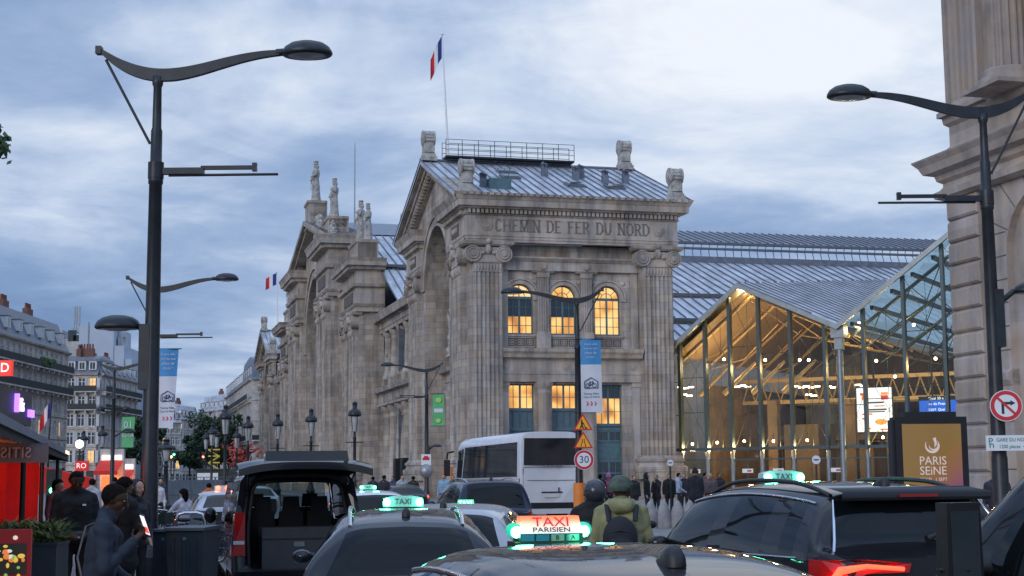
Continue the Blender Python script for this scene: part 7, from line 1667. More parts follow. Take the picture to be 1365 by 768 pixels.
        o = MB(); o.add([(-0.19, -0.1, z), (0.19, -0.1, z), (0.12, -0.06, z+0.06), (-0.12, -0.06, z+0.06), (-0.19, 0.1, z), (0.19, 0.1, z), (0.12, 0.06, z+0.06), (-0.12, 0.06, z+0.06)], [(0, 1, 2, 3), (5, 4, 7, 6), (3, 2, 6, 7), (0, 3, 7, 4), (1, 5, 6, 2)]); root = o.build('roof_sign', P_silver, car, Matrix.Translation((x, y, 0)))
        mb = MB(); mb.add([(-0.10, -0.055, z+0.06), (0.10, -0.055, z+0.06), (0.09, -0.045, z+0.14), (-0.09, -0.045, z+0.14), (-0.10, 0.055, z+0.06), (0.10, 0.055, z+0.06), (0.09, 0.045, z+0.14), (-0.09, 0.045, z+0.14)], [(0, 1, 2, 3), (5, 4, 7, 6), (3, 2, 6, 7), (0, 3, 7, 4), (1, 5, 6, 2)]); mb.build('sign_face', glow('green_sign_face', (0.05, 0.95, 0.30), 2.2), root)
        text('lettering', 'TAXI', 0.075, glow('pale_green_letter', (0.75, 1.0, 0.75), 3.0), root, (0, -0.056, z+0.10), rot=(R(83), 0, 0), sx=1.0)
    elif kind == 'red':
        o = MB(); o.b2((-0.2, -0.08, z), (0.2, 0.08, z+0.13)); root = o.build('roof_sign', sign_white, car, Matrix.Translation((x, y, 0)))
        for e in (-1, 1): mb = MB(); mb.ball((e*0.12, -0.08, z+0.07), 0.06, 8); mb.build('sign_lamp', red_lamp, root)
SEDAN = dict(L=4.7, w=1.82, H=1.50, belt=0.98, roof_w=1.16, rw=0.42, rr=0.98, rf=2.9, cowl=3.5, deck=1.08, hood=0.98, win=((2.12, 2.5), (2.56, 3.22), (3.30, 3.92)), tail=(3.6, 4.3), roof_rear=1.43, roof_front=1.44)
WAGON = dict(L=4.6, w=1.80, H=1.50, belt=0.97, roof_w=1.22, rw=0.30, rr=0.62, rf=2.8, cowl=3.35, deck=1.0, hood=0.98, win=((2.12, 2.5), (2.56, 3.22), (3.30, 3.92)), tail=(3.6, 4.4), roof_rear=1.43, roof_front=1.44)
SUV = dict(L=4.6, w=1.86, H=1.70, belt=1.10, roof_w=1.28, rw=0.22, rr=0.50, rf=2.85, cowl=3.3, deck=1.12, hood=1.08, win=((2.16, 2.42), (2.56, 3.12), (3.28, 3.90)), tail=(3.55, 4.35), roof_rear=1.62, roof_front=1.62, wheel=0.36, plate=0.75)
MPV = dict(L=4.8, w=1.86, H=1.74, belt=1.06, roof_w=1.36, rw=0.14, rr=0.42, rf=3.1, cowl=3.75, deck=1.02, hood=1.05, win=((2.12, 2.55), (2.62, 3.2), (3.28, 3.9)), tail=(3.5, 4.4), roof_rear=1.68, roof_front=1.66, wheel=0.34, mirror=1.5)
TG = 'taxis waiting on the road'
# --- foreground taxi with the TAXI PARISIEN sign
HDG = R(-13.5)
hx, hy = math.sin(HDG), math.cos(HDG)
def car_pos(px, d, back, hdg):     # where the rear bumper's middle goes, so that the point 'back' metres ahead of it shows at column px, depth d
    x = (px-682.5)/2000*d; return (x-math.sin(hdg)*back, d-math.cos(hdg)*back)
S1 = dict(SEDAN); S1.update(H=1.52, roof_rear=1.44, roof_front=1.47, sign_dy=2.35-0.32, rr=0.95, rf=3.05, cowl=3.7)
taxi1, G1, rz_1 = make_car('taxi', 'black foreground taxi, only its glossy roof in view, with a lit TAXI PARISIEN sign', TG, S1, P_black, car_pos(885, 5.5, 1.28, HDG), HDG, sign='pari', trim=M_['chrome'])
# --- grey taxi to the left of it, two green lamps
H2 = R(-5)
S2 = dict(SUV); S2.update(H=1.52, roof_rear=1.42, roof_front=1.46, belt=1.0, deck=0.98, hood=1.0, roof_w=1.06, w=1.74, sign_dy=2.0)
taxi2, _, _ = make_car('taxi', 'dark grey taxi with silver roof rails and two bright green lamps on its sign', TG, S2, P_dgrey, car_pos(540, 12.9, 0.82, H2), H2, sign='white', rails=M_['chrome'])
# --- silver taxi
H3 = R(5)
taxi3, _, _ = make_car('taxi', 'silver taxi with a small glowing green sign, between the grey taxi and the coach', TG, dict(WAGON, sign_dy=2.35), P_silver, car_pos(590, 16.6, 0.94, H3), H3, sign='green')
# --- black SUV taxi at the right
H4 = R(-16)
S4 = dict(SUV); S4.update(H=1.74, roof_rear=1.66, roof_front=1.66, sign_dy=2.05, belt=1.17, deck=1.27, tail=(0, 0))
taxi4, G4, _ = make_car('taxi', 'black sport utility taxi with chrome window line and a lit red tail lamp', TG, S4, P_black, (3.06, 10.9), H4, sign='white', trim=M_['chrome'], rails=M_['black'], lights=True, wiper=True)
mb = MB(); mb.add([(-0.62, 0.28, 1.66), (0.62, 0.28, 1.66), (0.60, 0.62, 1.70), (-0.60, 0.62, 1.70), (-0.62, 0.30, 1.60), (0.62, 0.30, 1.60)], [(0, 1, 2, 3), (4, 5, 1, 0)], 0, True); mb.build('spoiler', P_black, taxi4)
mb = MB(); mb.b2((-0.16, 0.272, 1.625), (0.16, 0.288, 1.645)); mb.build('brake_lamp', tail_off, taxi4)
for e in (-1, 1):
    mb = MB(); mb.tube([(e*0.60, 0.46, 1.60), (e*0.72, 0.24, 1.32), (e*0.78, 0.16, 1.12)], 0.013, 6); mb.build('pillar_trim', M_['chrome'], taxi4)
mb = MB(); mb.b2((-0.45, -0.012, 0.86), (0.45, 0.03, 0.93)); mb.build('chrome_strip', M_['chrome'], taxi4)
for e in (-1, 1):
    pts = [(0.905, 1.19), (0.60, 1.195), (0.26, 1.16), (0.28, 1.10), (0.62, 1.095), (0.76, 1.01), (0.915, 1.0)]; yy = lambda a: 0.005+0.13*max(0, (a-0.6)/0.32)**2
    mb = MB(); mb.prism(pts, lambda a, b: (e*a, yy(a)-0.03, b), lambda a, b: (e*a, yy(a)+0.16, b)); tl = mb.build('tail_lamp', mat('glowing_red_lens', (0.35, 0.01, 0.01), 0.12, 0, 0, coat=0.6, emis=(1, 0.02, 0.01), estr=0.06) if e < 0 else bpy.data.materials['glowing_red_lens'], taxi4)
    mb = MB(); mb.tube([(e*0.86, yy(0.86)-0.04, 1.02), (e*0.80, yy(0.8)-0.04, 1.12), (e*0.62, -0.035, 1.15), (e*0.33, -0.035, 1.125)], [0.035, 0.034, 0.018, 0.016], 6); mb.build('lamp_strip', tail_on, tl)
# --- dark people carrier behind the silver taxi
make_car('people_carrier', 'dark people carrier with a broad rear window in front of the white coach', None, MPV, P_navy, car_pos(658, 36, 0.2, R(-12)), R(-12), rails=M_['chrome'], lights=False)
# --- vehicle at the right edge, close by
E5 = dict(MPV, H=2.2, belt=1.34, roof_front=2.12, roof_rear=2.15, rf=3.0, cowl=3.95, mirror=0.5, hood=1.32, deck=1.3, w=1.95)
h5 = R(-14); lx, ly = 1.92, 6.6      # its left mirror
mx_, my_ = -(1.95/2*0.965+0.15), 3.95-0.42
cx5 = lx-(math.cos(h5)*mx_+math.sin(h5)*my_); cy5 = ly-(-math.sin(h5)*mx_+math.cos(h5)*my_)
van5, _, _ = make_car('van', 'black van cut by the right edge, with a tall door mirror', None, E5, P_black, (cx5, cy5), h5, fin=False)
for e in (-1, 1):
    mb = MB(); mxx = e*(1.95/2+0.14); mb.box((mxx-e*0.03, 3.52, 1.49), (0.17, 0.10, 0.36), taper=0.94); mb.tube([(e*0.92, 3.55, 1.38), (mxx, 3.55, 1.36)], 0.035, 6); o_ = mb.build('door_mirror', M_['black'], van5)
    mb = MB(); mb.b2((mxx-e*0.03-0.066, 3.462, 1.345), (mxx-e*0.03+0.066, 3.468, 1.635)); mb.build('mirror_glass', mat('van_mirror_glass', (0.22, 0.27, 0.30), 0.04, 0.9, 0) if e < 0 else bpy.data.materials['van_mirror_glass'], o_)
# --- other traffic
other = [(505, 34, R(-14), WAGON, P_white, 'white', 'white taxi with a roof sign beyond the dark van, left of the green lamps', TG, True),
         (478, 45, R(-14), SEDAN, P_dgrey, None, 'dark saloon with lit tail lamps beyond the open dark van', None, True),
         (312, 37, R(-18), SEDAN, P_silver, 'red', 'silver taxi with a red roof light behind the wheelie bin', TG, False),
         (190, 92, R(-14), WAGON, P_dgrey, None, 'small distant grey car with lit tail lamps, left of the fences', None, True),
         (212, 118, R(-14), SUV, P_white, None, 'distant pale car on the left side of the street', None, True),
         (172, 80, R(-14), SEDAN, P_black, None, 'dark distant car beside the left pavement', None, True),
         (345, 60, R(-14), SEDAN, P_silver, None, 'silver car just left of the dark van, half hidden', None, False),
         (545, 62, R(-14), SEDAN, P_black, None, 'black saloon before the station foot, behind the green lamps', None, True),
         (232, 150, R(-14), MPV, P_white, None, 'far white van in the middle of the street', None, True)]
for (px, d, h, sp, pm, sg, lb, grp, li) in other: make_car('taxi' if sg else 'car', lb, grp, sp, pm, car_pos(px, d, 0.1, h), h, sign=sg, lights=li, fin=False, cat='car')

# --- black van with its tailgate up
VH = R(-14.6); vd = 21.6
vx, vy = car_pos(399, vd, 0.0, VH)
van = thing('open_van', 'black van seen from behind with its tailgate raised and an empty boot', 'van', (vx, vy, 0), -VH)
VW, VHH, VL = 0.94, 1.90, 4.8
def vprof(y, k=1.0):
    return [(VW*0.93*k, 0.32), (VW*k, 0.50), (VW*1.0*k, 0.95), (VW*0.965*k, 1.15), (VW*0.87*k, VHH-0.16), (VW*0.80*k, VHH-0.06), (VW*0.6*k, VHH-0.01), (0, VHH+0.01)]
mb = MB(); ys = [(0.0, 1.0, 0.0), (0.12, 1.0, 0.0), (1.6, 1.0, 0.0), (2.9, 0.99, 0.0), (3.3, 0.985, -0.10)]
pr = [[(x, y+ (0.35*max(0, z-1.1) if y < 0.2 else (-0.75*max(0, z-1.1) if y > 3.2 else 0)), z if z < 1.15 else z+dz) for x, z in vprof(y, k)] for y, k, dz in ys]
for sg in (1, -1):
    V_ = [(sg*p[0], p[1], p[2]) for r_ in pr for p in r_]; n = 8
    mb.add(V_, [((i*n+j), (i*n+j+1), ((i+1)*n+j+1), ((i+1)*n+j)) if sg < 0 else ((i+1)*n+j, (i+1)*n+j+1, i*n+j+1, i*n+j) for i in range(len(ys)-1) for j in range(n-1) if not (1 <= i <= 2 and j == 3) and not (i == 0 and j == 99)], 0, True)
mb.b2((-VW*0.97, 3.2, 0.4), (VW*0.97, 4.7, 1.02)); mb.add([(-VW*0.9, 3.3, 1.15), (VW*0.9, 3.3, 1.15), (VW*0.85, 4.75, 1.0), (-VW*0.85, 4.75, 1.0)], [(0, 1, 2, 3)])
mb.build('body', P_black, van)
for sg in (1, -1):
    a, b = pr[1], pr[3]
    for y0, y1 in ((0.45, 1.5), (1.6, 2.85)):
        X0, Z0, X1, Z1 = a[3][0], 1.15, a[4][0], VHH-0.16
        mb = MB(); mb.add([(sg*X0, y0, Z0), (sg*X0, y1, Z0), (sg*X1, y1, Z1), (sg*X1, y0+0.15, Z1)], [(0, 1, 2, 3)]); mb.build('side_window', car_glass, van)
# rear frame round the opening
out_ = [(x, 0.0+0.35*max(0, z-1.1), z) for x, z in vprof(0)]; inn = [(0.62, 0.0, 0.50), (0.70, 0.02, 0.60), (0.72, 0.03, 0.95), (0.715, 0.04, 1.15), (0.64, 0.26, VHH-0.26), (0.58, 0.29, VHH-0.18), (0.4, 0.29, VHH-0.15), (0, 0.30, VHH-0.14)]
mb = MB()
for sg in (1, -1):
    V_ = [(sg*p[0], p[1]-0.005, p[2]) for p in out_]+[(sg*p[0], p[1]-0.02, p[2]) for p in inn]+[(sg*p[0], p[1]+0.12, p[2]) for p in inn]
    mb.add(V_, [q if sg > 0 else tuple(reversed(q)) for j in range(7) for q in ((j, j+1, 8+j+1, 8+j), (8+j, 8+j+1, 16+j+1, 16+j))], 0, True)
mb.b2((-VW*0.93, -0.06, 0.28), (VW*0.93, 0.1, 0.50)); mb.build('rear_frame', P_black, van)
mb = MB(); mb.tube([(sg*p[0]*0.99, p[1]-0.03, p[2]) for sg, q in ((1, inn[1:]), (-1, inn[-2:0:-1])) for p in q], 0.022, 6); mb.build('door_seal', M_['rubber'], van)
trim_m = mat('grey_boot_trim', (0.022, 0.025, 0.028), 0.8, 0, 0.2, 5)
mb = MB(); mb.b2((-0.72, 0.12, 0.46), (0.72, 3.0, 0.52)); 
for sg in (-1, 1): mb.add([(sg*0.73, 0.12, 0.52), (sg*0.73, 1.4, 0.52), (sg*0.73, 1.4, 1.15), (sg*0.73, 0.12, 1.15)], [(0, 1, 2, 3)])
mb.add([(-0.62, 0.35, VHH-0.15), (0.62, 0.35, VHH-0.15), (0.62, 3.0, VHH-0.12), (-0.62, 3.0, VHH-0.12)], [(0, 1, 2, 3)]); mb.build('boot_lining', trim_m, van)
mb = MB(); mb.b2((-0.50, 0.15, 0.52), (0.62, 0.75, 1.10), 0); mb.b2((-0.505, 0.14, 0.93), (0.625, 0.76, 0.95), 1); mb.b2((-0.05, 0.135, 0.83), (0.10, 0.149, 0.90), 2); mb.build('boot_locker', [mat('charcoal_locker', (0.045, 0.05, 0.06), 0.7, 0, 0.15, 6), M_['black'], M_['steel']], van)
for x in (-0.42, 0.42, 0.0):
    mb = MB(); mb.box((x, 1.05, 0.95), (0.40, 0.16, 0.72), taper=0.85); mb.box((x, 1.05, 1.42), (0.26, 0.11, 0.22), taper=0.85); mb.tube([(x-0.06, 1.05, 1.28), (x-0.06, 1.05, 1.36)], 0.012, 5); mb.build('seat_back', mat('black_seat_cloth', (0.015, 0.015, 0.018), 0.9, 0, 0.2, 9) if 'black_seat_cloth' not in bpy.data.materials else bpy.data.materials['black_seat_cloth'], van)
for x in (-0.42, 0.42):
    mb = MB(); mb.box((x, 2.2, 0.95), (0.48, 0.18, 0.8), taper=0.85); mb.box((x, 2.2, 1.46), (0.26, 0.11, 0.2), taper=0.85); mb.build('seat_back', bpy.data.materials['black_seat_cloth'], van)
ws = clear_glass('windscreen_glass', (0.38, 0.46, 0.46), 0.04, 0.01)
mb = MB(); mb.add([(-VW*0.86, 3.05, 1.16), (VW*0.86, 3.05, 1.16), (VW*0.74, 2.6, VHH-0.18), (-VW*0.74, 2.6, VHH-0.18)], [(0, 1, 2, 3)]); mb.build('windscreen', ws, van)
# tailgate, hinged at the roof edge and swung up over the viewer
def gate_pt(x, q, th=0.0):
    # q = 0 hinge .. 1 lower edge; the gate stands out backwards, slightly above the level
    A_ = R(3.5); r_ = 1.18*q; bow = 0.10*math.sin(PI*q); wdt = (0.72+0.20*min(1, q*1.6))
    return (x*wdt, 0.30-r_*math.cos(A_)+ (th+bow)*math.sin(A_)*-1*0, VHH+0.0+r_*math.sin(A_)+(bow+th)*math.cos(A_))
mb = MB(); nx, nq = 12, 8
for (th, flip) in ((0.05, False), (-0.05, True)):
    V_ = [];
    for i in range(nx+1):
        for j in range(nq+1):
            x = -1+2*i/nx; p = gate_pt(x, j/nq, th-0.10*abs(x)**3*(0.5+0.5*j/nq)); V_.append(p)
    F_ = [(i*(nq+1)+j, (i+1)*(nq+1)+j, (i+1)*(nq+1)+j+1, i*(nq+1)+j+1) for i in range(nx) for j in range(nq)]
    mb.add(V_, [tuple(reversed(f)) for f in F_] if flip else F_, 0, True)
for i in range(nx):
    x0, x1 = -1+2*i/nx, -1+2*(i+1)/nx; D_ = lambda x: -0.10*abs(x)**3
    mb.add([gate_pt(x0, 1, -0.05+D_(x0)), gate_pt(x1, 1, -0.05+D_(x1)), gate_pt(x1, 1, 0.05+D_(x1)), gate_pt(x0, 1, 0.05+D_(x0))], [(0, 1, 2, 3)])
gate = mb.build('tailgate', P_black, van)
mb = MB(); e0_ = gate_pt(0, 1, 0.0); mb.add([(-0.56, e0_[1]-0.02, e0_[2]+0.06), (0.58, e0_[1]-0.02, e0_[2]+0.06), (0.56, e0_[1]+0.02, e0_[2]+0.20), (-0.55, e0_[1]+0.02, e0_[2]+0.20), (-0.56, e0_[1]+0.35, e0_[2]+0.0), (0.58, e0_[1]+0.35, e0_[2]+0.0), (0.56, e0_[1]+0.3, e0_[2]+0.18), (-0.55, e0_[1]+0.3, e0_[2]+0.18)], [(0, 1, 2, 3), (3, 2, 6, 7), (0, 3, 7, 4), (1, 5, 6, 2)]); mb.build('gate_edge_panel', P_dgrey, gate)
mb = MB(); mb.b2((-0.6, -0.55, VHH-0.02+0.06), (0.6, -0.1, VHH+0.03)); mb.build('tailgate_glass', car_glass, gate)
for e in (-1, 1):
    mb = MB(); mb.tube([(e*0.70, 0.26, VHH-0.30), (e*0.76, -0.45, VHH+0.02)], 0.014, 6); mb.build('gas_strut', M_['black'], van)
    mb = MB(); mb.add([(e*VW*0.80, -0.03, 0.72), (e*(VW+0.005), -0.01, 0.72), (e*(VW+0.012), 0.20, 0.74), (e*VW*0.81, -0.03, 1.32), (e*(VW*0.955), 0.03, 1.32), (e*(VW*0.96+0.005), 0.20, 1.30)], [(0, 1, 4, 3), (1, 2, 5, 4), (3, 4, 5)] if e > 0 else [(3, 4, 1, 0), (4, 5, 2, 1), (5, 4, 3)]); tl = mb.build('tail_lamp', tail_off, van)
    mb = MB(); mb.b2((e*VW*0.815, -0.038, 0.88), (e*VW*0.98, -0.022, 0.93)); mb.build('reflector', head_lens, tl)
    for y in (0.8, 3.9):
        mb = MB(); mb.lathe([(0.2, -0.1), (0.31, -0.1), (0.33, -0.07), (0.33, 0.07), (0.31, 0.1), (0.2, 0.1)], (e*(VW-0.1), y, 0.33), 20, 0, axis=Matrix.Rotation(PI/2, 3, 'Y')); o = mb.build('wheel', M_['rubber'], van); mb = MB(); mb.lathe([(0, 0.05), (0.2, 0.08), (0.21, 0.0)], (e*(VW-0.1), y, 0.33), 14, 0, axis=Matrix.Rotation(e*PI/2, 3, 'Y')); mb.build('rim', M_['chrome'], o)
    mb = MB(); mb.ball((e*(VW+0.12), 3.1, 1.22), (0.1, 0.08, 0.13), 10); mb.build('mirror', P_black, van)

# --- white coach
CH = R(-14.6); cp = car_pos(733, 58.5, 0.0, CH)
coach = thing('coach', 'white touring coach seen from behind at the station front, with dark side windows', 'coach', (cp[0], cp[1], 0), -CH)
cw, chh, cl = 1.26, 3.52, 12.2
white_c = mat('coach_white_paint', (0.62, 0.63, 0.67), 0.3, 0, 0.06, 1.5, coat=0.6)
prof = [(cw-0.10, 0.35), (cw-0.01, 0.45), (cw, 1.2), (cw-0.01, 1.9), (cw-0.05, 3.0), (cw-0.10, 3.32), (cw-0.26, 3.47), (cw-0.5, 3.51), (0, 3.52)]
st_ = [(0.0, 0.975, 0.02), (0.06, 0.995, 0.01), (0.2, 1.0, 0.0), (10.6, 1.0, 0.0), (11.6, 0.98, 0.03), (12.1, 0.93, 0.10)]
mb = MB(); n = len(prof)
for sg in (1, -1):
    V_ = [(sg*x*k, y + (0.16*max(0, (z-2.2))/1.3 if y < 0.1 else (-0.55*max(0, z-1.6)/1.9 if y > 11 else 0)), z-(dz if z > 3 else 0)) for y, k, dz in st_ for x, z in prof]
    mb.add(V_, [(i*n+j, i*n+j+1, (i+1)*n+j+1, (i+1)*n+j) if sg < 0 else ((i+1)*n+j, (i+1)*n+j+1, i*n+j+1, i*n+j) for i in range(len(st_)-1) for j in range(n-1)], 0, True)
    for i in (0, len(st_)-1): mb.add(V_[i*n:(i+1)*n]+[(0, V_[i*n][1], 0.35)], [tuple(range(n+1))])
mb.build('body', white_c, coach)
cgl = mat('coach_dark_glass', (0.012, 0.015, 0.02), 0.04, 0, 0, spec=0.8)
for sg in (1, -1):
    mb = MB(); X = lambda z: sg*(cw-0.01-0.04*(z-1.9)/1.1+0.012)
    mb.add([(X(1.78), 0.55, 1.78), (X(1.78), 10.2, 1.72), (X(3.08), 9.75, 3.08), (X(3.12), 0.62, 3.12)], [(0, 1, 2, 3)]); mb.build('side_window', cgl, coach)
    mb = MB(); mb.add([(X(1.55), 10.45, 1.45), (X(1.55)*0.985, 11.5, 1.5), (X(3.0)*0.98, 11.25, 2.95), (X(3.05), 10.0, 3.05)], [(0, 1, 2, 3)]); mb.build('cab_window', cgl, coach)
    mb = MB(); mb.tube([(sg*(cw+0.01), 12.0, 2.95), (sg*(cw+0.22), 12.3, 2.9), (sg*(cw+0.25), 12.35, 2.6)], 0.05, 6); mb.box((sg*(cw+0.25), 12.3, 2.2), (0.26, 0.2, 0.75)); mb.build('mirror', M_['black'], coach)
    mb = MB(); mb.add([(sg*(cw-0.26), 0.0, 1.05), (sg*(cw-0.02), 0.02, 1.05), (sg*(cw+0.012), 0.22, 1.05), (sg*(cw-0.20), 0.0, 1.72), (sg*(cw-0.03), 0.02, 1.72), (sg*(cw+0.010), 0.2, 1.70)], [(0, 1, 4, 3), (1, 2, 5, 4), (3, 4, 5)] if sg > 0 else [(3, 4, 1, 0), (4, 5, 2, 1), (5, 4, 3)]); mb.build('tail_lamp', tail_off, coach)
    for y in (2.6, 4.0, 9.6):
        mb = MB(); mb.lathe([(0.28, -0.14), (0.47, -0.14), (0.5, -0.1), (0.5, 0.1), (0.47, 0.14), (0.28, 0.14)], (sg*(cw-0.13), y, 0.5), 20, 0, axis=Matrix.Rotation(PI/2, 3, 'Y')); mb.lathe([(0, 0.08), (0.28, 0.05)], (sg*(cw-0.13), y, 0.5), 14, 0, axis=Matrix.Rotation(sg*PI/2, 3, 'Y')); mb.build('wheel', M_['rubber'], coach)
mb = MB(); mb.add([(-cw+0.14, 0.015, 2.22), (cw-0.14, 0.015, 2.22), (cw-0.2, 0.135, 3.26), (-cw+0.2, 0.135, 3.26)], [(0, 1, 2, 3)]); mb.build('rear_window', cgl, coach)
mb = MB(); mb.add([(-cw+0.12, 0.002, 1.62), (cw-0.12, 0.002, 1.62), (cw-0.12, 0.002, 1.64), (-cw+0.12, 0.002, 1.64)], [(0, 1, 2, 3)]); mb.b2((-cw+0.3, -0.008, 0.55), (cw-0.3, 0.0, 0.78)); mb.tube([(cw-0.12, 0.0, 0.6), (cw-0.12, 0.01, 2.1)], 0.012, 4); mb.tube([(-cw+0.12, 0.0, 0.6), (-cw+0.12, 0.01, 2.1)], 0.012, 4); mb.add([(-cw+0.12, 0.004, 2.13), (cw-0.12, 0.004, 2.13), (cw-0.12, 0.006, 2.15), (-cw+0.12, 0.006, 2.15)], [(0, 1, 2, 3)]); mb.build('panel_joint', M_['black'], coach)
mb = MB()
for k in range(5): mb.b2((-0.36+k*0.17, -0.02, 2.165), (-0.29+k*0.17, 0.02, 2.20))
mb.build('emblem', M_['steel'], coach); mb = MB(); mb.b2((-0.3, -0.02, 0.98), (0.3, 0.0, 1.12), 0); mb.b2((-0.42, -0.015, 1.15), (0.42, 0.0, 1.2), 1); mb.b2((0.25, -0.03, 1.2), (0.29, 0.0, 1.36), 1); mb.build('number_plate', [plate_m, M_['black']], coach)

# ------------------------------------------------------------------ two wheelers
def make_bike():
    t = thing('bicycle', 'x', 'bicycle'); r = 0.34
    for y in (0.0, 1.05):
        mb = MB(); n = 22; mb.tube([(0, y+r*math.cos(2*PI*i/n), r+r*math.sin(2*PI*i/n)) for i in range(n+1)], 0.022, 6, 0, caps=False)
        o = mb.build('wheel', M_['rubber'], t); mb = MB(); mb.tube([(0, y+(r-0.03)*math.cos(2*PI*i/n), r+(r-0.03)*math.sin(2*PI*i/n)) for i in range(n+1)], 0.010, 5, 0, caps=False); mb.lathe([(0.03, -0.04), (0.03, 0.04)], (0, y, r), 8, 0, axis=Matrix.Rotation(PI/2, 3, 'Y'))
        for k in range(12): A_ = 2*PI*k/12; mb.tube([(0, y, r), (0, y+(r-0.03)*math.cos(A_), r+(r-0.03)*math.sin(A_))], 0.003, 3)
        mb.build('rim', M_['chrome'], o)
    mb = MB()
    for a, b in (((0, 0, r), (0, 0.42, 0.30)), ((0, 0.42, 0.30), (0, 0.30, 0.82)), ((0, 0.0, r), (0, 0.32, 0.72)), ((0, 0.33, 0.70), (0, 0.86, 0.78)), ((0, 0.42, 0.30), (0, 0.90, 0.66)), ((0, 0.84, 0.88), (0, 1.05, r))): mb.tube([a, b], 0.018, 7)
    mb.build('frame', mat('bicycle_paint', (0.03, 0.06, 0.14), 0.35, 0, 0.1, coat=0.5), t)
    mb = MB(); mb.tube([(-0.28, 0.72, 1.02), (-0.12, 0.84, 1.04), (0.12, 0.84, 1.04), (0.28, 0.72, 1.02)], 0.013, 6); mb.tube([(0, 0.84, 0.86), (0, 0.83, 1.04)], 0.013, 6); mb.build('handlebar', M_['chrome'], t)
    mb = MB(); mb.ball((0, 0.24, 0.90), (0.085, 0.14, 0.045), 9); mb.ball((0, 0.36, 0.905), (0.04, 0.12, 0.03), 8); mb.build('saddle', M_['black'], t)
    mb = MB(); 
    for (y0, y1, z0, z1) in ((0.98, 1.28, 0.80, 1.02),):
        for x in (-0.17, 0.17): mb.b2((x-0.008, y0, z0), (x+0.008, y1, z1))
        for y in (y0, y1): mb.b2((-0.17, y-0.008, z0), (0.17, y+0.008, z1))
        mb.b2((-0.17, y0, z0), (0.17, y1, z0+0.015))
    mb.build('basket', mat('dark_basket', (0.02, 0.03, 0.02), 0.7, 0, 0.2), t)
    mb = MB(); mb.tube([(0, -0.38, 0.55), (0, -0.2, 0.70), (0, 0.05, 0.74), (0, 0.26, 0.66)], 0.02, 5); mb.build('mudguard', M_['black'], t)
    mb = MB(); mb.tube([(-0.1, 0.42, 0.12), (-0.1, 0.42, 0.30), (0.1, 0.42, 0.30), (0.1, 0.42, 0.46)], 0.012, 5); mb.lathe([(0.09, -0.005), (0.09, 0.005)], (0.06, 0.42, 0.30), 12, 0, axis=Matrix.Rotation(PI/2, 3, 'Y')); mb.build('pedals', M_['steel'], t)
    return t
bk = make_bike(); BG = 'bicycles parked by the kerb'
for i, (px, Y, rz, lb) in enumerate(((218, 31, 0.5, 'parked bicycle whose wheel shows left of the wheelie bin, under the pole'), (262, 29, 1.9, 'parked bicycle lying across behind the wheelie bin'), (286, 29.5, 1.3, 'parked bicycle with dark basket right of the wheelie bin, nearest the van'), (244, 32, 1.2, 'parked bicycle behind the bin, next to the seated rider'), (228, 35, 0.9, 'farther parked bicycle, left of the seated rider'), (297, 33, 1.7, 'parked bicycle partly hidden by the flank of the open van'))):
    p = at(px, 690, Y); place(bk, i == 0, (p.x, p.y, 0.13 if p.x < -4 else 0.0), rz, lb, 'bicycle', BG)
def make_scooter():
    t = thing('motor_scooter', 'x', 'scooter'); ax = Matrix.Rotation(PI/2, 3, 'Y')
    for y in (0.0, 1.3):
        mb = MB(); mb.lathe([(0.15, -0.055), (0.24, -0.055), (0.26, -0.03), (0.26, 0.03), (0.24, 0.055), (0.15, 0.055)], (0, y, 0.26), 18, 0, axis=ax); o = mb.build('wheel', M_['rubber'], t); mb = MB(); mb.lathe([(0, 0.03), (0.15, 0.045), (0.15, -0.045), (0, -0.03)], (0, y, 0.26), 14, 0, axis=ax); mb.build('rim', M_['chrome'], o)
    mb = MB(); mb.box((0, 0.15, 0.52), (0.34, 0.72, 0.34), taper=0.8); mb.box((0, 0.68, 0.30), (0.36, 0.5, 0.10)); mb.add([(-0.22, 0.95, 0.3), (0.22, 0.95, 0.3), (0.18, 1.12, 1.0), (-0.18, 1.12, 1.0), (-0.2, 1.1, 0.3), (0.2, 1.1, 0.3), (0.14, 1.22, 1.0), (-0.14, 1.22, 1.0)], [(0, 1, 2, 3), (5, 4, 7, 6), (3, 2, 6, 7), (0, 3, 7, 4), (1, 5, 6, 2)]); mb.tube([(0, 1.15, 0.9), (0, 1.3, 0.3)], 0.05, 8); mb.ball((0, 1.3, 0.5), (0.09, 0.24, 0.1), 8); mb.build('body', P_dgrey, t)
    mb = MB(); mb.box((0, 0.12, 0.75), (0.30, 0.72, 0.12), taper=0.85); mb.build('seat', M_['black'], t)
    mb = MB(); mb.box((0, -0.36, 0.98), (0.42, 0.38, 0.34), taper=0.85); mb.build('top_box', mat('grey_top_box', (0.16, 0.17, 0.18), 0.4, 0, 0.1, 5), t)
    mb = MB(); mb.tube([(-0.34, 1.02, 1.06), (-0.1, 1.13, 1.05), (0.1, 1.13, 1.05), (0.34, 1.02, 1.06)], 0.016, 6); mb.ball((0, 1.2, 1.02), (0.12, 0.1, 0.1), 9)
    for e in (-1, 1): mb.tube([(e*0.26, 1.06, 1.06), (e*0.32, 1.1, 1.25)], 0.006, 4); mb.ball((e*0.34, 1.1, 1.28), (0.07, 0.02, 0.045), 8)
    mb.build('handlebar', M_['black'], t)
    mb = MB(); mb.ball((0, -0.26, 0.66), (0.09, 0.04, 0.045), 9); mb.build('tail_lamp', tail_on, t); mb = MB(); mb.b2((-0.1, -0.40, 0.40), (0.1, -0.385, 0.54)); mb.tube([(0.0, -0.38, 0.5), (0, -0.2, 0.62)], 0.03, 5); mb.build('number_plate', plate_m, t)
    return t
scoot = make_scooter(); SG = 'motor scooters in the traffic'
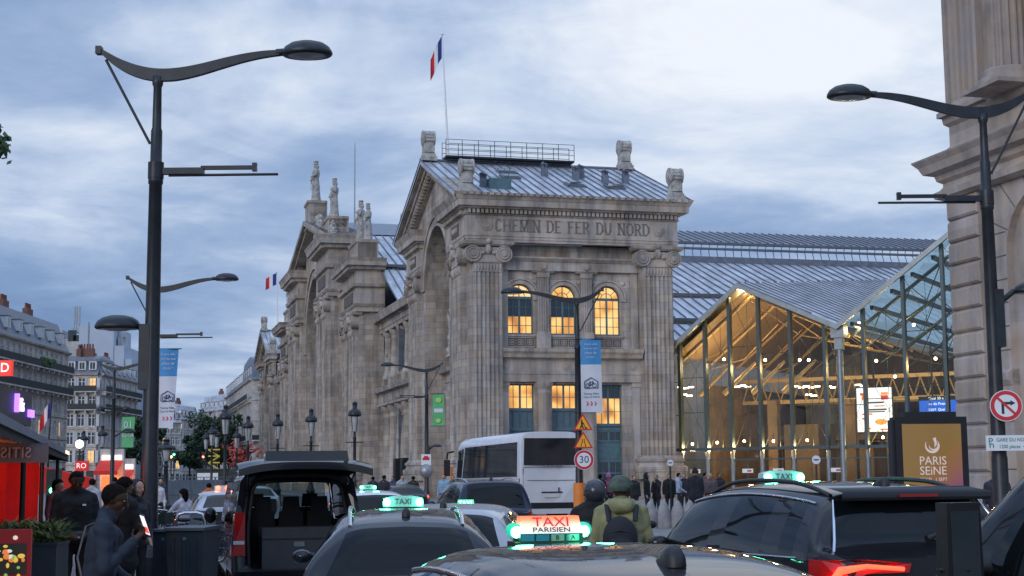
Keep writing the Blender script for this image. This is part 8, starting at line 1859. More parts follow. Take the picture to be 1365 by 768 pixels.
SC = [(796, 17.0, R(4), 'grey motor scooter with top box under the rider in the black jacket'), (829, 15.0, R(-2), 'grey motor scooter under the rider in the olive parka'), (252, 31.5, R(60), 'dark motor scooter under the rider in the white shirt, behind the wheelie bin')]
for i, (px, Y, rz, lb) in enumerate(SC): p = at(px, 690, Y); place(scoot, i == 0, (p.x, p.y, 0), rz, lb, 'scooter', SG)

from mathutils import noise
# ================================================================== people
SKIN = {'dark': mat('dark_skin', (0.060, 0.030, 0.019), 0.5, 0, 0.12, 14, spec=0.25), 'light': mat('light_skin', (0.42, 0.25, 0.18), 0.5, 0, 0.08, 14), 'mid': mat('brown_skin', (0.20, 0.11, 0.07), 0.5, 0, 0.1, 14)}
CLOTH = {}
def cloth(col):
    if col not in CLOTH: CLOTH[col] = mat('cloth_'+'abcdefghijklmnopqrstuvwxyz'[len(CLOTH) % 26]+'_fabric', col, 0.88, 0, 0.22, 9, bump=0.4)
    return CLOTH[col]
HAIR = mat('dark_hair', (0.010, 0.008, 0.007), 0.95, 0, 0.3, 40, spec=0.1, bump=0.6); EYE = mat('eye_white', (0.28, 0.27, 0.26), 0.3, 0, 0)
def rotz(p, a): c, s = math.cos(a), math.sin(a); return Vector((p[0]*c-p[1]*s, p[0]*s+p[1]*c, p[2]))
def person(label, loc, heading, h=1.75, legs='stand', arms=('down', 'down'), skin='light', top=(0.02, 0.02, 0.025), bottom=(0.02, 0.022, 0.03), shoes=(0.03, 0.03, 0.03), hair='short', hair_col=None, coat=False, hood=False, voxel=0.02, head_turn=0.0, nod=0.0, bulk=1.0, group=None, fingers=False, lean=0.0, skirt=False, barelegs=False):
    """one continuous body: tapered limbs merged by a voxel remesh, clothing told apart by the limb a face belongs to; faces +y"""
    t = person_obj = None
    C = []      # capsules: p0, p1, r0, r1, tag
    def cap(a, b, r0, r1, tg): C.append((Vector(a), Vector(b), r0, r1, tg))
    s = h/1.75; B = bulk
    hipz, kneez = 0.92, 0.49
    drop = 0.0
    if legs == 'ride': hipz = 0.86
    for e in (-1, 1):
        hip = Vector((e*0.09, 0, hipz))
        if legs == 'stand': knee, ank = Vector((e*0.10, 0.02, kneez)), Vector((e*0.105, -0.02, 0.09)); toe = ank+Vector((e*0.03, 0.17, -0.045))
        elif legs == 'walk':
            if e > 0: knee, ank = Vector((0.10, 0.22, kneez+0.02)), Vector((0.10, 0.30, 0.09)); toe = ank+Vector((0.01, 0.17, -0.03))
            else: knee, ank = Vector((-0.10, 0.02, kneez)), Vector((-0.10, -0.30, 0.14)); toe = ank+Vector((-0.01, 0.15, -0.09))
        else: knee, ank = Vector((e*0.19, 0.42, hipz-0.10)), Vector((e*0.20, 0.46, 0.42)); toe = ank+Vector((0, 0.17, -0.04))
        lt = 'skin' if barelegs else 'leg'
        cap(hip, knee, 0.088*B, 0.060*B, 'leg'); cap(knee, ank, 0.058*B, 0.040, lt); cap(knee+(ank-knee)*0.15, knee+(ank-knee)*0.5, 0.055, 0.056, lt)
        cap(ank+Vector((0, -0.03, -0.035)), toe, 0.045, 0.038, 'shoe')
    LE = lambda z: Vector((0, math.sin(lean)*(z-hipz), 0))
    def T(p): p = Vector(p); return p+LE(p.z) if p.z > hipz else p
    dz = hipz-0.92
    P = lambda x, y, z: T((x, y, z+dz))
    wd = 1.0
    cap(P(-0.07, 0, 0.95), P(0.07, 0, 0.95), 0.115*B, 0.115*B, 'leg' if not coat else 'top')
    cap(P(-0.06, 0, 1.08), P(0.06, 0, 1.08), 0.105*B, 0.105*B, 'top'); cap(P(-0.09, 0.0, 1.26), P(0.09, 0.0, 1.26), 0.112*B, 0.112*B, 'top'); cap(P(-0.13, -0.01, 1.40), P(0.13, -0.01, 1.40), 0.072*B, 0.072*B, 'top')
    cap(P(-0.02, 0.03, 1.33), P(0.02, 0.03, 1.33), 0.10*B, 0.10*B, 'top')
    for e in (-1, 1): cap(P(e*0.065, 0, 0.93), P(e*0.095, -0.005, 1.34), 0.112*B, 0.108*B, 'top'); cap(P(e*0.15, -0.015, 1.435), P(0, -0.02, 1.515), 0.055*B, 0.056, 'top')
    cap(P(0, 0.005, 1.49), P(0, 0.008, 1.515), 0.068, 0.064, 'top')
    if coat:
        for e in (-1, 1): cap(P(e*0.06, 0, 1.0), P(e*0.09, 0, 0.74 if coat == 'long' else 0.84), 0.125*B, 0.13*B, 'top')
    if skirt: cap(P(0, 0, 0.95), P(0, 0, 0.60), 0.13, 0.19, 'leg')
    cap(P(0, -0.01, 1.45), P(0, 0.015, 1.55), 0.056, 0.052, 'skin'); cap(P(-0.11, -0.01, 1.435), P(0, -0.01, 1.50), 0.052*B, 0.052, 'top'); cap(P(0.11, -0.01, 1.435), P(0, -0.01, 1.50), 0.052*B, 0.052, 'top')
    hands = {}
    for e, mode in ((-1, arms[0]), (1, arms[1])):
        sh = P(e*0.19, -0.01, 1.41)
        if mode == 'down': el, wr = P(e*0.245, -0.03, 1.14), P(e*0.25, 0.05, 0.90)
        elif mode == 'swing': el, wr = P(e*0.24, 0.07*e, 1.15), P(e*0.23, 0.20*e+0.05, 0.95)
        elif mode == 'phone': el, wr = P(e*0.24, 0.04, 1.12), P(e*0.12, 0.21, 1.31)
        elif mode == 'front': el, wr = P(e*0.25, 0.02, 1.14), P(e*0.10, 0.22, 1.02)
        elif mode == 'pocket': el, wr = P(e*0.29, -0.08, 1.16), P(e*0.19, 0.06, 0.98)
        elif mode == 'ride': el, wr = P(e*0.30, 0.18, 1.16), P(e*0.30, 0.45, 1.08)
        elif mode == 'up': el, wr = P(e*0.27, 0.10, 1.22), P(e*0.12, 0.18, 1.42)
        cap(sh, el, 0.064*B, 0.050*B, 'top'); cap(el, wr, 0.047*B, 0.035*B, 'top' if not (arms and top and mode == 'x') else 'skin')
        d = (wr-el).normalized(); hd = wr+d*0.085
        hands[e] = (wr, d)
        if not fingers:
            cap(wr+d*0.01, hd, 0.030, 0.034, 'skin'); cap(hd, hd+d*0.05+Vector((0, 0.02, 0)), 0.032, 0.022, 'skin'); cap(wr+d*0.03, wr+d*0.08+Vector((-e*0.045, 0.02, 0.01)), 0.014, 0.011, 'skin')
        else:
            side = Vector((0, 0, 1)).cross(d).normalized(); nrm = d.cross(side).normalized()
            pal = wr+d*0.05; 
            for q in (-0.028, -0.009, 0.010, 0.028): cap(wr+d*0.005+side*q*0.6, wr+d*0.085+side*q, 0.017, 0.013, 'skin')
            curl = 1.0 if mode in ('phone',) else 0.5
            for q, ln in ((-0.030, 0.062), (-0.010, 0.078), (0.010, 0.082), (0.030, 0.074)):
                b0 = wr+d*0.09+side*q; b1 = b0+(d*0.75+nrm*0.45*curl)*ln*0.5; b2 = b1+(d*0.2+nrm*0.95*curl)*ln*0.35; b3 = b2+(-d*0.25*curl+nrm*0.8)*ln*0.28
                cap(b0, b1, 0.0105, 0.0095, 'skin'); cap(b1, b2, 0.0095, 0.0088, 'skin'); cap(b2, b3, 0.0088, 0.0075, 'skin')
            th0 = wr+d*0.03+side*0.03; th1 = th0+side*0.032+d*0.022+nrm*0.02; th2 = th1+d*0.028+nrm*0.022-side*0.005; cap(th0, th1, 0.014, 0.0115, 'skin'); cap(th1, th2, 0.0115, 0.0095, 'skin')
    Q = Matrix.Rotation(head_turn, 3, 'Z') @ Matrix.Rotation(-nod, 3, 'X'); nb = P(0, 0.005, 1.535)
    def Hp(x, y, z): return nb + Q @ (Vector((x, y, z)))
    # skull, jaw, nose, brow, lips, ears: heights above the neck base
    cap(Hp(0, -0.012, 0.105), Hp(0, 0.022, 0.115), 0.083, 0.078, 'skin'); cap(Hp(0, 0.03, 0.06), Hp(0, 0.052, 0.015), 0.062, 0.036, 'skin'); cap(Hp(0, -0.01, 0.0), Hp(0, 0.01, 0.08), 0.05, 0.06, 'skin')
    cap(Hp(0, 0.098, 0.10), Hp(0, 0.116, 0.066), 0.010, 0.015, 'skin')
    for e in (-1, 1):
        cap(Hp(e*0.018, 0.088, 0.118), Hp(e*0.05, 0.072, 0.114), 0.012, 0.010, 'skin'); cap(Hp(e*0.082, -0.005, 0.11), Hp(e*0.078, 0.003, 0.07), 0.016, 0.010, 'skin'); cap(Hp(e*0.042, 0.06, 0.068), Hp(e*0.038, 0.06, 0.06), 0.026, 0.026, 'skin'); cap(Hp(e*0.011, 0.082, 0.122), Hp(e*0.012, 0.092, 0.1), 0.008, 0.008, 'skin')
    cap(Hp(-0.018, 0.088, 0.040), Hp(0.018, 0.088, 0.040), 0.0095, 0.0095, 'lip'); cap(Hp(-0.014, 0.086, 0.027), Hp(0.014, 0.086, 0.027), 0.0095, 0.0095, 'lip')
    if hair == 'short': cap(Hp(0, -0.018, 0.116), Hp(0, 0.010, 0.124), 0.084, 0.077, 'hair')
    if hood:
        cap(P(-0.05, -0.09, 1.47), P(0.05, -0.09, 1.47), 0.075, 0.075, 'top'); cap(P(-0.09, -0.02, 1.49), P(0.09, -0.02, 1.49), 0.05, 0.05, 'top')
    mb = MB()
    for a, b, r0, r1, tg in C:
        n = 12; d = b-a
        if d.length > 1e-4: mb.tube([a, b], [r0, r1], n, 0, caps=True)
        mb.ball(a, r0, n); mb.ball(b, r1, n)
    tg_m = [SKIN[skin], cloth(top), cloth(bottom), cloth(shoes), mat('lips_'+skin, {'dark': (0.09, 0.035, 0.03), 'light': (0.40, 0.16, 0.14), 'mid': (0.2, 0.08, 0.07)}[skin], 0.45, 0, 0) if 'lips_'+skin not in bpy.data.materials else bpy.data.materials['lips_'+skin], HAIR if hair_col is None else cloth(hair_col)]
    o = mb.build('person', tg_m)
    m = o.modifiers.new('remesh', 'REMESH'); m.mode = 'VOXEL'; m.voxel_size = voxel; m.use_smooth_shade = True
    m = o.modifiers.new('smooth', 'SMOOTH'); m.factor = 0.5; m.iterations = 3 if voxel > 0.01 else 5
    bpy.context.view_layer.update(); finish(o, None)
    me = o.data; me.materials.clear()
    for x in tg_m: me.materials.append(x)
    nP = len(me.polygons); cen = np.zeros(nP*3); me.polygons.foreach_get('center', cen); cen = cen.reshape(-1, 3)
    best = np.full(nP, 1e9); tag_ = np.zeros(nP, int); names = ['skin', 'top', 'leg', 'shoe', 'lip', 'hair']
    for a, b, r0, r1, tg in C:
        a_, b_ = np.array(a), np.array(b); ab = b_-a_; L2 = max(1e-9, ab@ab); u = np.clip((cen-a_)@ab/L2, 0, 1); dist = np.linalg.norm(cen-(a_+u[:, None]*ab), axis=1)-(r0+(r1-r0)*u)
        k = dist < best-0.0005; best[k] = dist[k]; tag_[k] = names.index(tg)
    if hair == 'short':
        q = (cen-np.array(nb)) @ np.array(Q); zl = np.interp(q[:, 1], [-0.03, 0.0, 0.03, 0.07], [0.03, 0.075, 0.125, 0.160]); hm_ = ((tag_ == 0) | (tag_ == 5)) & (q[:, 2] > 0.02); tag_[hm_ & (q[:, 2] > zl)] = 5; tag_[hm_ & (q[:, 2] <= zl)] = 0
    if voxel < 0.013:       # folds in the cloth
        nv = len(me.vertices); co = np.zeros(nv*3); no = np.zeros(nv*3); me.vertices.foreach_get('co', co); me.vertices.foreach_get('normal', no); co = co.reshape(-1, 3); no = no.reshape(-1, 3)
        nl = len(me.loops); lv = np.zeros(nl, int); me.loops.foreach_get('vertex_index', lv); ls_ = np.zeros(nP, int); me.polygons.foreach_get('loop_total', ls_); lt_ = np.repeat(np.isin(tag_, (1, 2)), ls_).astype(float)
        k = np.bincount(lv, lt_, nv)/np.maximum(1, np.bincount(lv, None, nv))
        amp = np.array([0.007*noise.fractal(Vector((c_[0]*7, c_[1]*7, c_[2]*4.5+h)), 1.0, 2.0, 3)+0.003*math.sin(c_[2]*38+c_[0]*22+9*noise.noise(Vector(c_)*5)) if q > 0.9 else 0.0 for c_, q in zip(co, k)])
        me.vertices.foreach_set('co', (co+no*amp[:, None]).ravel())
    me.polygons.foreach_set('material_index', tag_); me.polygons.foreach_set('use_smooth', np.ones(nP, bool)); me.update()
    o.location = loc; o.rotation_euler = (0, 0, -heading); o.scale = (s,)*3
    tag(o, label, 'person', group)
    # hair or headgear as children
    HM = lambda p: nb + Q @ Vector(p)
    hm = HAIR if hair_col is None else cloth(hair_col)
    def shell(nm, r, c, zcut, m, front=0.085, n=18):
        mb = MB(); V_ = []; K = 9
        for i in range(K+1):
            for j in range(n):
                A_ = 2*PI*j/n; ph = i/K*PI*0.62
                y = r[1]*math.sin(ph)*math.sin(A_); z = r[2]*math.cos(ph)
                lim = zcut + max(0, math.sin(A_))**0.6*front
                z = max(z, lim); V_.append(HM((c[0]+r[0]*math.sin(ph)*math.cos(A_), c[1]+y, c[2]+z)))
        mb.add(V_, [(i*n+j, (i+1)*n+j, (i+1)*n+(j+1) % n, i*n+(j+1) % n) for i in range(K) for j in range(n)], 0, True); return mb.build(nm, m, o)
    if hair == 'long':
        shell('hair', (0.093, 0.107, 0.095), (0, -0.006, 0.108), -0.05, hm); mb = MB(); mb.ball(HM((0, -0.055, 0.03)), (0.088, 0.055, 0.14), 12); mb.build('hair', hm, o)
    elif hair == 'bald': pass
    elif hair == 'cap':
        shell('cap', (0.097, 0.112, 0.10), (0, 0.004, 0.105), 0.0, hm, 0.01); mb = MB(); mb.ball(HM((0, 0.13, 0.115)), (0.07, 0.07, 0.012), 10); mb.build('cap', hm, o)
    elif hair == 'hat':
        shell('hat', (0.115, 0.13, 0.22), (0, 0.0, 0.10), 0.0, hm, 0.0)
    elif hair == 'hood':
        mb = MB(); V_ = []; n = 16; K = 8
        for i in range(K+1):
            for j in range(n):
                A_ = 2*PI*j/n; ph = PI*(0.10+0.58*i/K); q = Vector((0.115*math.sin(ph)*math.cos(A_), -0.135*math.cos(ph)*1.0+0.0, 0.135*math.sin(ph)*math.sin(A_)))
                V_.append(HM((q.x, -q.y*-1*0.9-0.01, q.z+0.085)))
        mb.add(V_, [(i*n+j, (i+1)*n+j, (i+1)*n+(j+1) % n, i*n+(j+1) % n) for i in range(K) for j in range(n)], 0, True); mb.build('hood', cloth(top), o)
    elif hair == 'helmet':
        mb = MB(); mb.ball(HM((0, -0.005, 0.105)), (0.128, 0.148, 0.135), 16); mb.tube([HM((-0.1, 0.06, 0.02)), HM((0, 0.11, -0.01)), HM((0.1, 0.06, 0.02))], 0.028, 8); hl = mb.build('helmet', paint('helmet_paint_'+str(len(bpy.data.materials)).translate(str.maketrans('0123456789', 'abcdefghij')), hair_col or (0.2, 0.2, 0.22), 0.2), o)
        mb = MB(); V_ = [HM((0.131*math.sin(a), 0.150*math.cos(a)-0.005, 0.105+z)) for z in (-0.055, 0.035) for a in np.linspace(-1.15, 1.15, 11)]; mb.add(V_, [(i, i+1, 11+i+1, 11+i) for i in range(10)], 0, True); mb.build('visor', car_glass, hl)
    elif hair == 'open_helmet':
        shell('helmet', (0.108, 0.128, 0.118), (0, -0.005, 0.105), -0.035, mat('mottled_green_helmet', (0.05, 0.075, 0.055), 0.6, 0, 0.6, 16) if 'mottled_green_helmet' not in bpy.data.materials else bpy.data.materials['mottled_green_helmet'], 0.075)
    if voxel < 0.012:
        for e in (-1, 1):
            mb = MB(); mb.ball(HM((e*0.034, 0.083, 0.100)), (0.013, 0.009, 0.008), 8, 0); mb.ball(HM((e*0.034, 0.0905, 0.100)), (0.005, 0.003, 0.005), 7, 1); mb.build('eye', [EYE, M_['black']], o)
    return o, hands, s
def pxl(px, Y): p = at(px, 690, Y); return p.x, p.y
# --- the man with the telephone, near the camera at the left
nx_, ny_ = pxl(131, 10.6)
man, hands, s_ = person('man in a dark navy shirt looking down at a glowing phone, nearest person', (nx_, ny_, 0.13), R(78), 1.66, 'stand', ('front', 'phone'), 'dark', (0.018, 0.026, 0.042), (0.02, 0.022, 0.03), (0.05, 0.05, 0.05), 'short', voxel=0.0062, nod=R(18), fingers=True, bulk=1.08, head_turn=R(-6), lean=0.12)
wr, d_ = hands[1]
ph_t = thing('mobile_phone', 'smartphone with a lit red and white screen held by the man in navy', 'phone', man.matrix_basis @ (wr+d_*0.115+Vector((0.0, 0.012, 0.045))))
ph_t.rotation_euler = (R(24), R(8), R(-52))
mb = MB(); mb.b2((-0.038, -0.005, -0.078), (0.038, 0.005, 0.078)); mb.build('case', M_['black'], ph_t); mb = MB(); mb.b2((-0.034, -0.0075, -0.072), (0.034, -0.0055, 0.072), 0); mb.b2((-0.034, -0.0085, -0.06), (0.034, -0.0076, -0.01), 1); mb.build('display', [glow('phone_white', (0.9, 0.9, 0.95), 1.2), glow('phone_red', (1.0, 0.08, 0.05), 1.6)], ph_t)
mb = MB(); sp = [Vector(p) for p in ((-0.10, 0.05, 1.47), (-0.02, 0.13, 1.36), (0.09, 0.135, 1.18), (0.16, 0.07, 1.02), (0.18, -0.02, 0.92))]; mb.tube(sp, 0.014, 6, flat=0.5); mb.tube([Vector((-0.10, 0.05, 1.47)), Vector((-0.06, -0.09, 1.42)), Vector((0.08, -0.135, 1.2)), Vector((0.17, -0.08, 1.0)), Vector((0.18, -0.02, 0.92))], 0.014, 6, flat=0.5); mb.box((0.20, -0.01, 0.84), (0.06, 0.22, 0.2)); mb.build('shoulder_bag', mat('grey_bag_strap', (0.10, 0.10, 0.11), 0.8, 0, 0.2, 10), man)
# --- others on the left pavement
x, y = pxl(100, 18.0); tm, hh_, s_ = person('man in a black tracksuit with a waist pouch, standing before the planter', (x, y, 0.13), R(155), 1.80, 'stand', ('front', 'front'), 'dark', (0.010, 0.011, 0.014), (0.010, 0.010, 0.012), (0.05, 0.05, 0.05), 'short', voxel=0.011, nod=R(22), bulk=1.12)
mb = MB(); mb.ball((0, 0.17, 0.98), (0.15, 0.05, 0.075), 12); mb.lathe([(0.152, 0.985), (0.152, 1.015)], (0, 0, 0), 20, 0, sx=1.12, sy=0.92); mb.build('waist_pouch', M_['black'], tm); mb = MB(); mb.b2((-0.07, 0.218, 0.965), (0.05, 0.224, 0.985)); mb.build('pouch_mark', M_['white'], tm)
mb = MB(); mb.b2((-0.10, 0.128, 1.33), (-0.06, 0.134, 1.35)); mb.build('jacket_mark', M_['white'], tm)
x, y = pxl(165, 17.5); person('person in a long black jacket behind the man with the phone', (x, y, 0.13), R(40), 1.72, 'stand', ('down', 'front'), 'mid', (0.010, 0.010, 0.012), (0.012, 0.012, 0.015), hair='long', coat='long', voxel=0.012)
x, y = pxl(181, 19.0); person('person with a dark hood up and pale shoes beside the lamp post', (x, y, 0.13), R(120), 1.68, 'stand', ('pocket', 'pocket'), 'light', (0.022, 0.025, 0.032), (0.015, 0.015, 0.018), (0.5, 0.5, 0.5), 'hood', hood=True, voxel=0.012, barelegs=True)
LP = 'pedestrians on the left pavement'
for px, Y, hd, kw, lb in ((174, 42, 170, dict(top=(0.30, 0.36, 0.45), legs='walk'), 'pedestrian in a pale blue shirt on the pavement beyond the hooded person'),
                          (122, 36, 20, dict(top=(0.35, 0.36, 0.40)), 'pedestrian in a light grey top beyond the tracksuit man'),
                          (208, 46, 160, dict(top=(0.62, 0.63, 0.66), legs='walk'), 'pedestrian in a white shirt right of the nearest lamp post'),
                          (152, 55, 0, dict(top=(0.03, 0.03, 0.04), legs='walk'), 'dark clad pedestrian walking away under the brown lamp post'),
                          (76, 26, 110, dict(top=(0.25, 0.05, 0.06), hair='long'), 'person in dark red under the black awning'),
                          (214, 58, 190, dict(top=(0.03, 0.035, 0.05)), 'dark clad pedestrian at the kerb near the lantern with the ribbed foot')):
    x, y = pxl(px, Y); person(lb, (x, y, 0.13), R(hd), rnd.uniform(1.66, 1.8), voxel=0.022, group=None, **kw)
# --- riders
def rider(i, px, Y, lb, **kw):
    p = [o for o in bpy.data.objects if o.get('label') == SC[i][3]][0]
    f = Matrix.Rotation(SC[i][2], 3, 'Z') @ Vector((0, 0.16, 0)); return person(lb, (p.location.x+f.x, p.location.y+f.y, 0.0), -SC[i][2], **kw)
rider(0, 0, 0, 'rider in a black jacket and dark full helmet beside the olive parka', legs='ride', arms=('ride', 'ride'), top=(0.010, 0.011, 0.013), h=1.80, hair='helmet', hair_col=(0.04, 0.045, 0.055), voxel=0.012, bulk=1.25)
ol, hh_, s_ = rider(1, 0, 0, 'rider in an olive green hooded parka and mottled green helmet, seen from behind', legs='ride', arms=('front', 'front'), top=(0.24, 0.235, 0.12), bottom=(0.02, 0.02, 0.025), h=1.86, hair='open_helmet', skin='dark', voxel=0.010, bulk=1.12, hood=True, head_turn=R(-48))
bp = thing('backpack', 'dark navy backpack on the back of the rider in the olive parka', 'backpack', ol.location, ol.rotation_euler.z, None, s_)
mb = MB(); mb.ball((-0.02, -0.195, 1.10), (0.165, 0.085, 0.22), 16); mb.ball((-0.02, -0.25, 1.02), (0.13, 0.055, 0.13), 12); mb.tube([(-0.14, -0.24, 1.16), (-0.02, -0.285, 1.19), (0.10, -0.24, 1.16)], 0.008, 5); mb.build('pack', mat('navy_pack', (0.010, 0.013, 0.020), 0.8, 0, 0.2, 12), bp)
for e in (-1, 1):
    mb = MB(); mb.tube([(e*0.12, -0.20, 1.27), (e*0.135, -0.11, 1.40), (e*0.14, 0.0, 1.435), (e*0.14, 0.10, 1.36), (e*0.16, 0.12, 1.15), (e*0.18, -0.05, 1.0), (e*0.13, -0.18, 0.95)], 0.024, 6, flat=0.4); mb.build('strap', bpy.data.materials['navy_pack'], bp)
rider(2, 0, 0, 'woman in a white shirt with long dark hair riding a scooter behind the wheelie bin', legs='ride', arms=('ride', 'ride'), top=(0.60, 0.55, 0.60), bottom=(0.02, 0.02, 0.03), h=1.68, hair='long', voxel=0.018)
# --- people on the forecourt
FG = 'people on the station forecourt'
crowd = [(592, 62, 200, dict(top=(0.22, 0.34, 0.48), skin='light', h=1.80), 'man in a light blue shirt before the orange barrier, left of the coach'),
         (512, 64, 30, dict(top=(0.02, 0.02, 0.03)), 'dark silhouette left of the green lamps, first from the van'),
         (523, 66, 200, dict(top=(0.03, 0.05, 0.09)), 'person in dark blue behind the green taxi lamps'),
         (536, 64, 150, dict(top=(0.35, 0.38, 0.40), legs='walk'), 'person in light grey right above the grey taxi roof sign'),
         (551, 66, 10, dict(top=(0.02, 0.02, 0.02)), 'dark person by the pillar right of the grey taxi roof sign'),
         (604, 66, 180, dict(top=(0.02, 0.12, 0.05)), 'person in a green top before the orange barrier'),
         (497, 70, 0, dict(top=(0.02, 0.02, 0.03), legs='walk'), 'dark clad person walking between van and station, farthest left of the crowd'),
         (752, 70, 180, dict(top=(0.03, 0.03, 0.035)), 'person in black behind the 30 sign post'),
         (801, 62, 20, dict(top=(0.02, 0.02, 0.025)), 'dark clad person by the tall door, right of the helmet rider'),
         (812, 64, 200, dict(top=(0.45, 0.10, 0.20), hair='hat', hair_col=(0.5, 0.15, 0.3)), 'person with a pink cap by the tall door'),
         (846, 60, 160, dict(top=(0.015, 0.018, 0.022), bulk=1.2), 'dark stout person just right of the olive rider'),
         (863, 58.5, 110, dict(top=(0.008, 0.010, 0.014), hair='hood', hood=True), 'hooded person in black facing a companion behind the concrete bollards'),
         (876, 59, 230, dict(top=(0.012, 0.013, 0.02), hair='short', hair_col=(0.16, 0.10, 0.05), arms=('up', 'front'), coat=True), 'person in a dark coat with raised arm behind the concrete bollards'),
         (893, 60.5, 180, dict(top=(0.010, 0.010, 0.013), coat=True), 'thin dark person standing by the right pilaster of the station'),
         (906, 58, 100, dict(top=(0.32, 0.40, 0.50), hood=True, arms=('front', 'front'), hair='short'), 'person in a pale blue hooded jacket behind the bollards'),
         (913, 60, 200, dict(top=(0.02, 0.02, 0.03)), 'dark person half hidden by the pale blue jacket'),
         (928, 56.5, 5, dict(top=(0.012, 0.014, 0.022), hair='hat', hair_col=(0.01, 0.01, 0.012), bulk=1.45, h=1.84, coat=True), 'broad person in black with a tall dark hat before the concourse doors'),
         (948, 58, 185, dict(top=(0.12, 0.09, 0.10), skin='light', hair='bald'), 'bald man facing the camera left of the black sport utility taxi'),
         (960, 63, 170, dict(top=(0.02, 0.02, 0.03), skin='mid'), 'dark haired person just left of the black sport utility taxi roof'),
         (941, 66, 90, dict(top=(0.10, 0.05, 0.04), legs='walk'), 'person in brown near the concourse doors')]
for px, Y, hd, kw, lb in crowd:
    x, y = pxl(px, Y); kw = dict(kw); hgt = kw.pop('h', rnd.uniform(1.68, 1.80)); person(lb, (x, y, 0.13), R(hd), hgt, voxel=0.022, **kw)
x, y = pxl(1331, 30); person('dark haired person whose face shows between the corner building and the right lamp post', (x, y, 0.13), R(200), 1.76, skin='mid', top=(0.05, 0.05, 0.06), voxel=0.016)
for px, Y, hd, kw, lb in ((278, 48, 0, dict(top=(0.75, 0.16, 0.03)), 'person in an orange vest in the street left of the taxi with the red lamp'), (324, 52, 200, dict(top=(0.03, 0.03, 0.04)), 'dark person at the red sculpture, above the silver taxi'), (302, 70, 20, dict(top=(0.3, 0.3, 0.33)), 'grey clad person in the street below the lantern posts'), (340, 66, 190, dict(top=(0.03, 0.06, 0.14), legs='walk'), 'person in dark blue left of the open van')):
    x, y = pxl(px, Y); person(lb, (x, y, 0.0), R(hd), rnd.uniform(1.68, 1.8), voxel=0.022, **kw)

# ================================================================== street furniture and small things
# wheelie bin
q = at(258, 702, 19.5); bn = thing('wheelie_bin', 'dark grey green wheelie bin with a pale rail frame behind it', 'bin', (q.x, q.y, 0.13), R(-8))
bh_ = q.z-0.13-0.04; bin_m = mat('dark_bin_plastic', (0.030, 0.045, 0.055), 0.5, 0, 0.15, 4)
mb = MB(); mb.add([(-0.25, -0.30, 0.12), (0.25, -0.30, 0.12), (0.29, -0.36, bh_), (-0.29, -0.36, bh_), (-0.25, 0.30, 0.12), (0.25, 0.30, 0.12), (0.29, 0.36, bh_), (-0.29, 0.36, bh_)], [(0, 1, 2, 3), (5, 4, 7, 6), (1, 5, 6, 2), (4, 0, 3, 7), (0, 4, 5, 1)])
for x in (-0.17, -0.06, 0.06, 0.17): mb.add([(x-0.015, -0.315, 0.15), (x+0.015, -0.315, 0.15), (x+0.018, -0.372, bh_-0.08), (x-0.018, -0.372, bh_-0.08)], [(0, 1, 2, 3)])
mb.build('body', bin_m, bn)
mb = MB(); mb.add([(-0.31, -0.40, bh_), (0.31, -0.40, bh_), (0.31, 0.38, bh_), (-0.31, 0.38, bh_), (-0.30, -0.39, bh_+0.035), (0.30, -0.39, bh_+0.035), (0.29, 0.37, bh_+0.05), (-0.29, 0.37, bh_+0.05)], [(0, 1, 5, 4), (1, 2, 6, 5), (2, 3, 7, 6), (3, 0, 4, 7), (4, 5, 6, 7)]); mb.build('lid', bin_m, bn)
for e in (-1, 1): mb = MB(); mb.lathe([(0, -0.03), (0.1, -0.03), (0.1, 0.03), (0, 0.03)], (e*0.27, 0.25, 0.1), 14, 0, axis=Matrix.Rotation(PI/2, 3, 'Y')); mb.build('wheel', M_['rubber'], bn)
mb = MB(); mb.b2((-0.03, -0.365, bh_-0.12), (0.03, -0.355, bh_-0.08)); mb.build('badge', M_['steel'], bn)
q2 = at(231, 706, 20.4); b2_ = thing('wheelie_bin', 'second dark wheelie bin tight against the left of the first, mostly hidden', 'bin', (q2.x, q2.y, 0.13), R(-8)); 
for ch in list(bn.children): copy_tree(ch, b2_)
b2_.scale = (0.5, 1, 0.96); bn.scale = (0.86, 0.9, 1)
q = at(253, 690, 22); br = thing('cycle_stand', 'pale steel tube hoop rising behind the wheelie bin', 'cycle stand', (q.x, q.y, 0.13))
zt = zz(253, 684, 22)-0.13; mb = MB(); mb.tube([(-0.2, 0, 0), (-0.2, 0, zt-0.12), (-0.16, 0, zt-0.02), (-0.08, 0, zt), (0.1, 0, zt), (0.18, 0, zt-0.02), (0.22, 0, zt-0.12), (0.25, 0, 0)], 0.025, 8); mb.build('hoop', M_['chrome'], br)
# concrete cone bollards
BOG = 'cone shaped concrete bollards before the concourse'
conc = mat('bollard_concrete', (0.27, 0.27, 0.28), 0.85, 0, 0.3, 3, bump=0.3)
first_b = None
for i, px in enumerate((834, 850, 867.5, 885, 903.5, 920, 936, 952)):
    x, y = pxl(px, 48.0)
    if first_b is None:
        mb = MB(); mb.lathe([(0.28, 0), (0.285, 0.08), (0.285, 0.22), (0.27, 0.4), (0.23, 0.62), (0.165, 0.84), (0.10, 0.99), (0.045, 1.07), (0, 1.09)], (0, 0, 0), 20); first_b = mb.build('concrete_bollard', conc); o = first_b
    else: o = first_b.copy(); COL.objects.link(o)
    o.location = (x, y, 0.13); o.rotation_euler = (0, 0, i*1.3)
    o.scale = (0.92, 0.92, 0.80); tag(o, 'pale cone shaped concrete bollard in the row before the station doors', 'bollard', BOG)
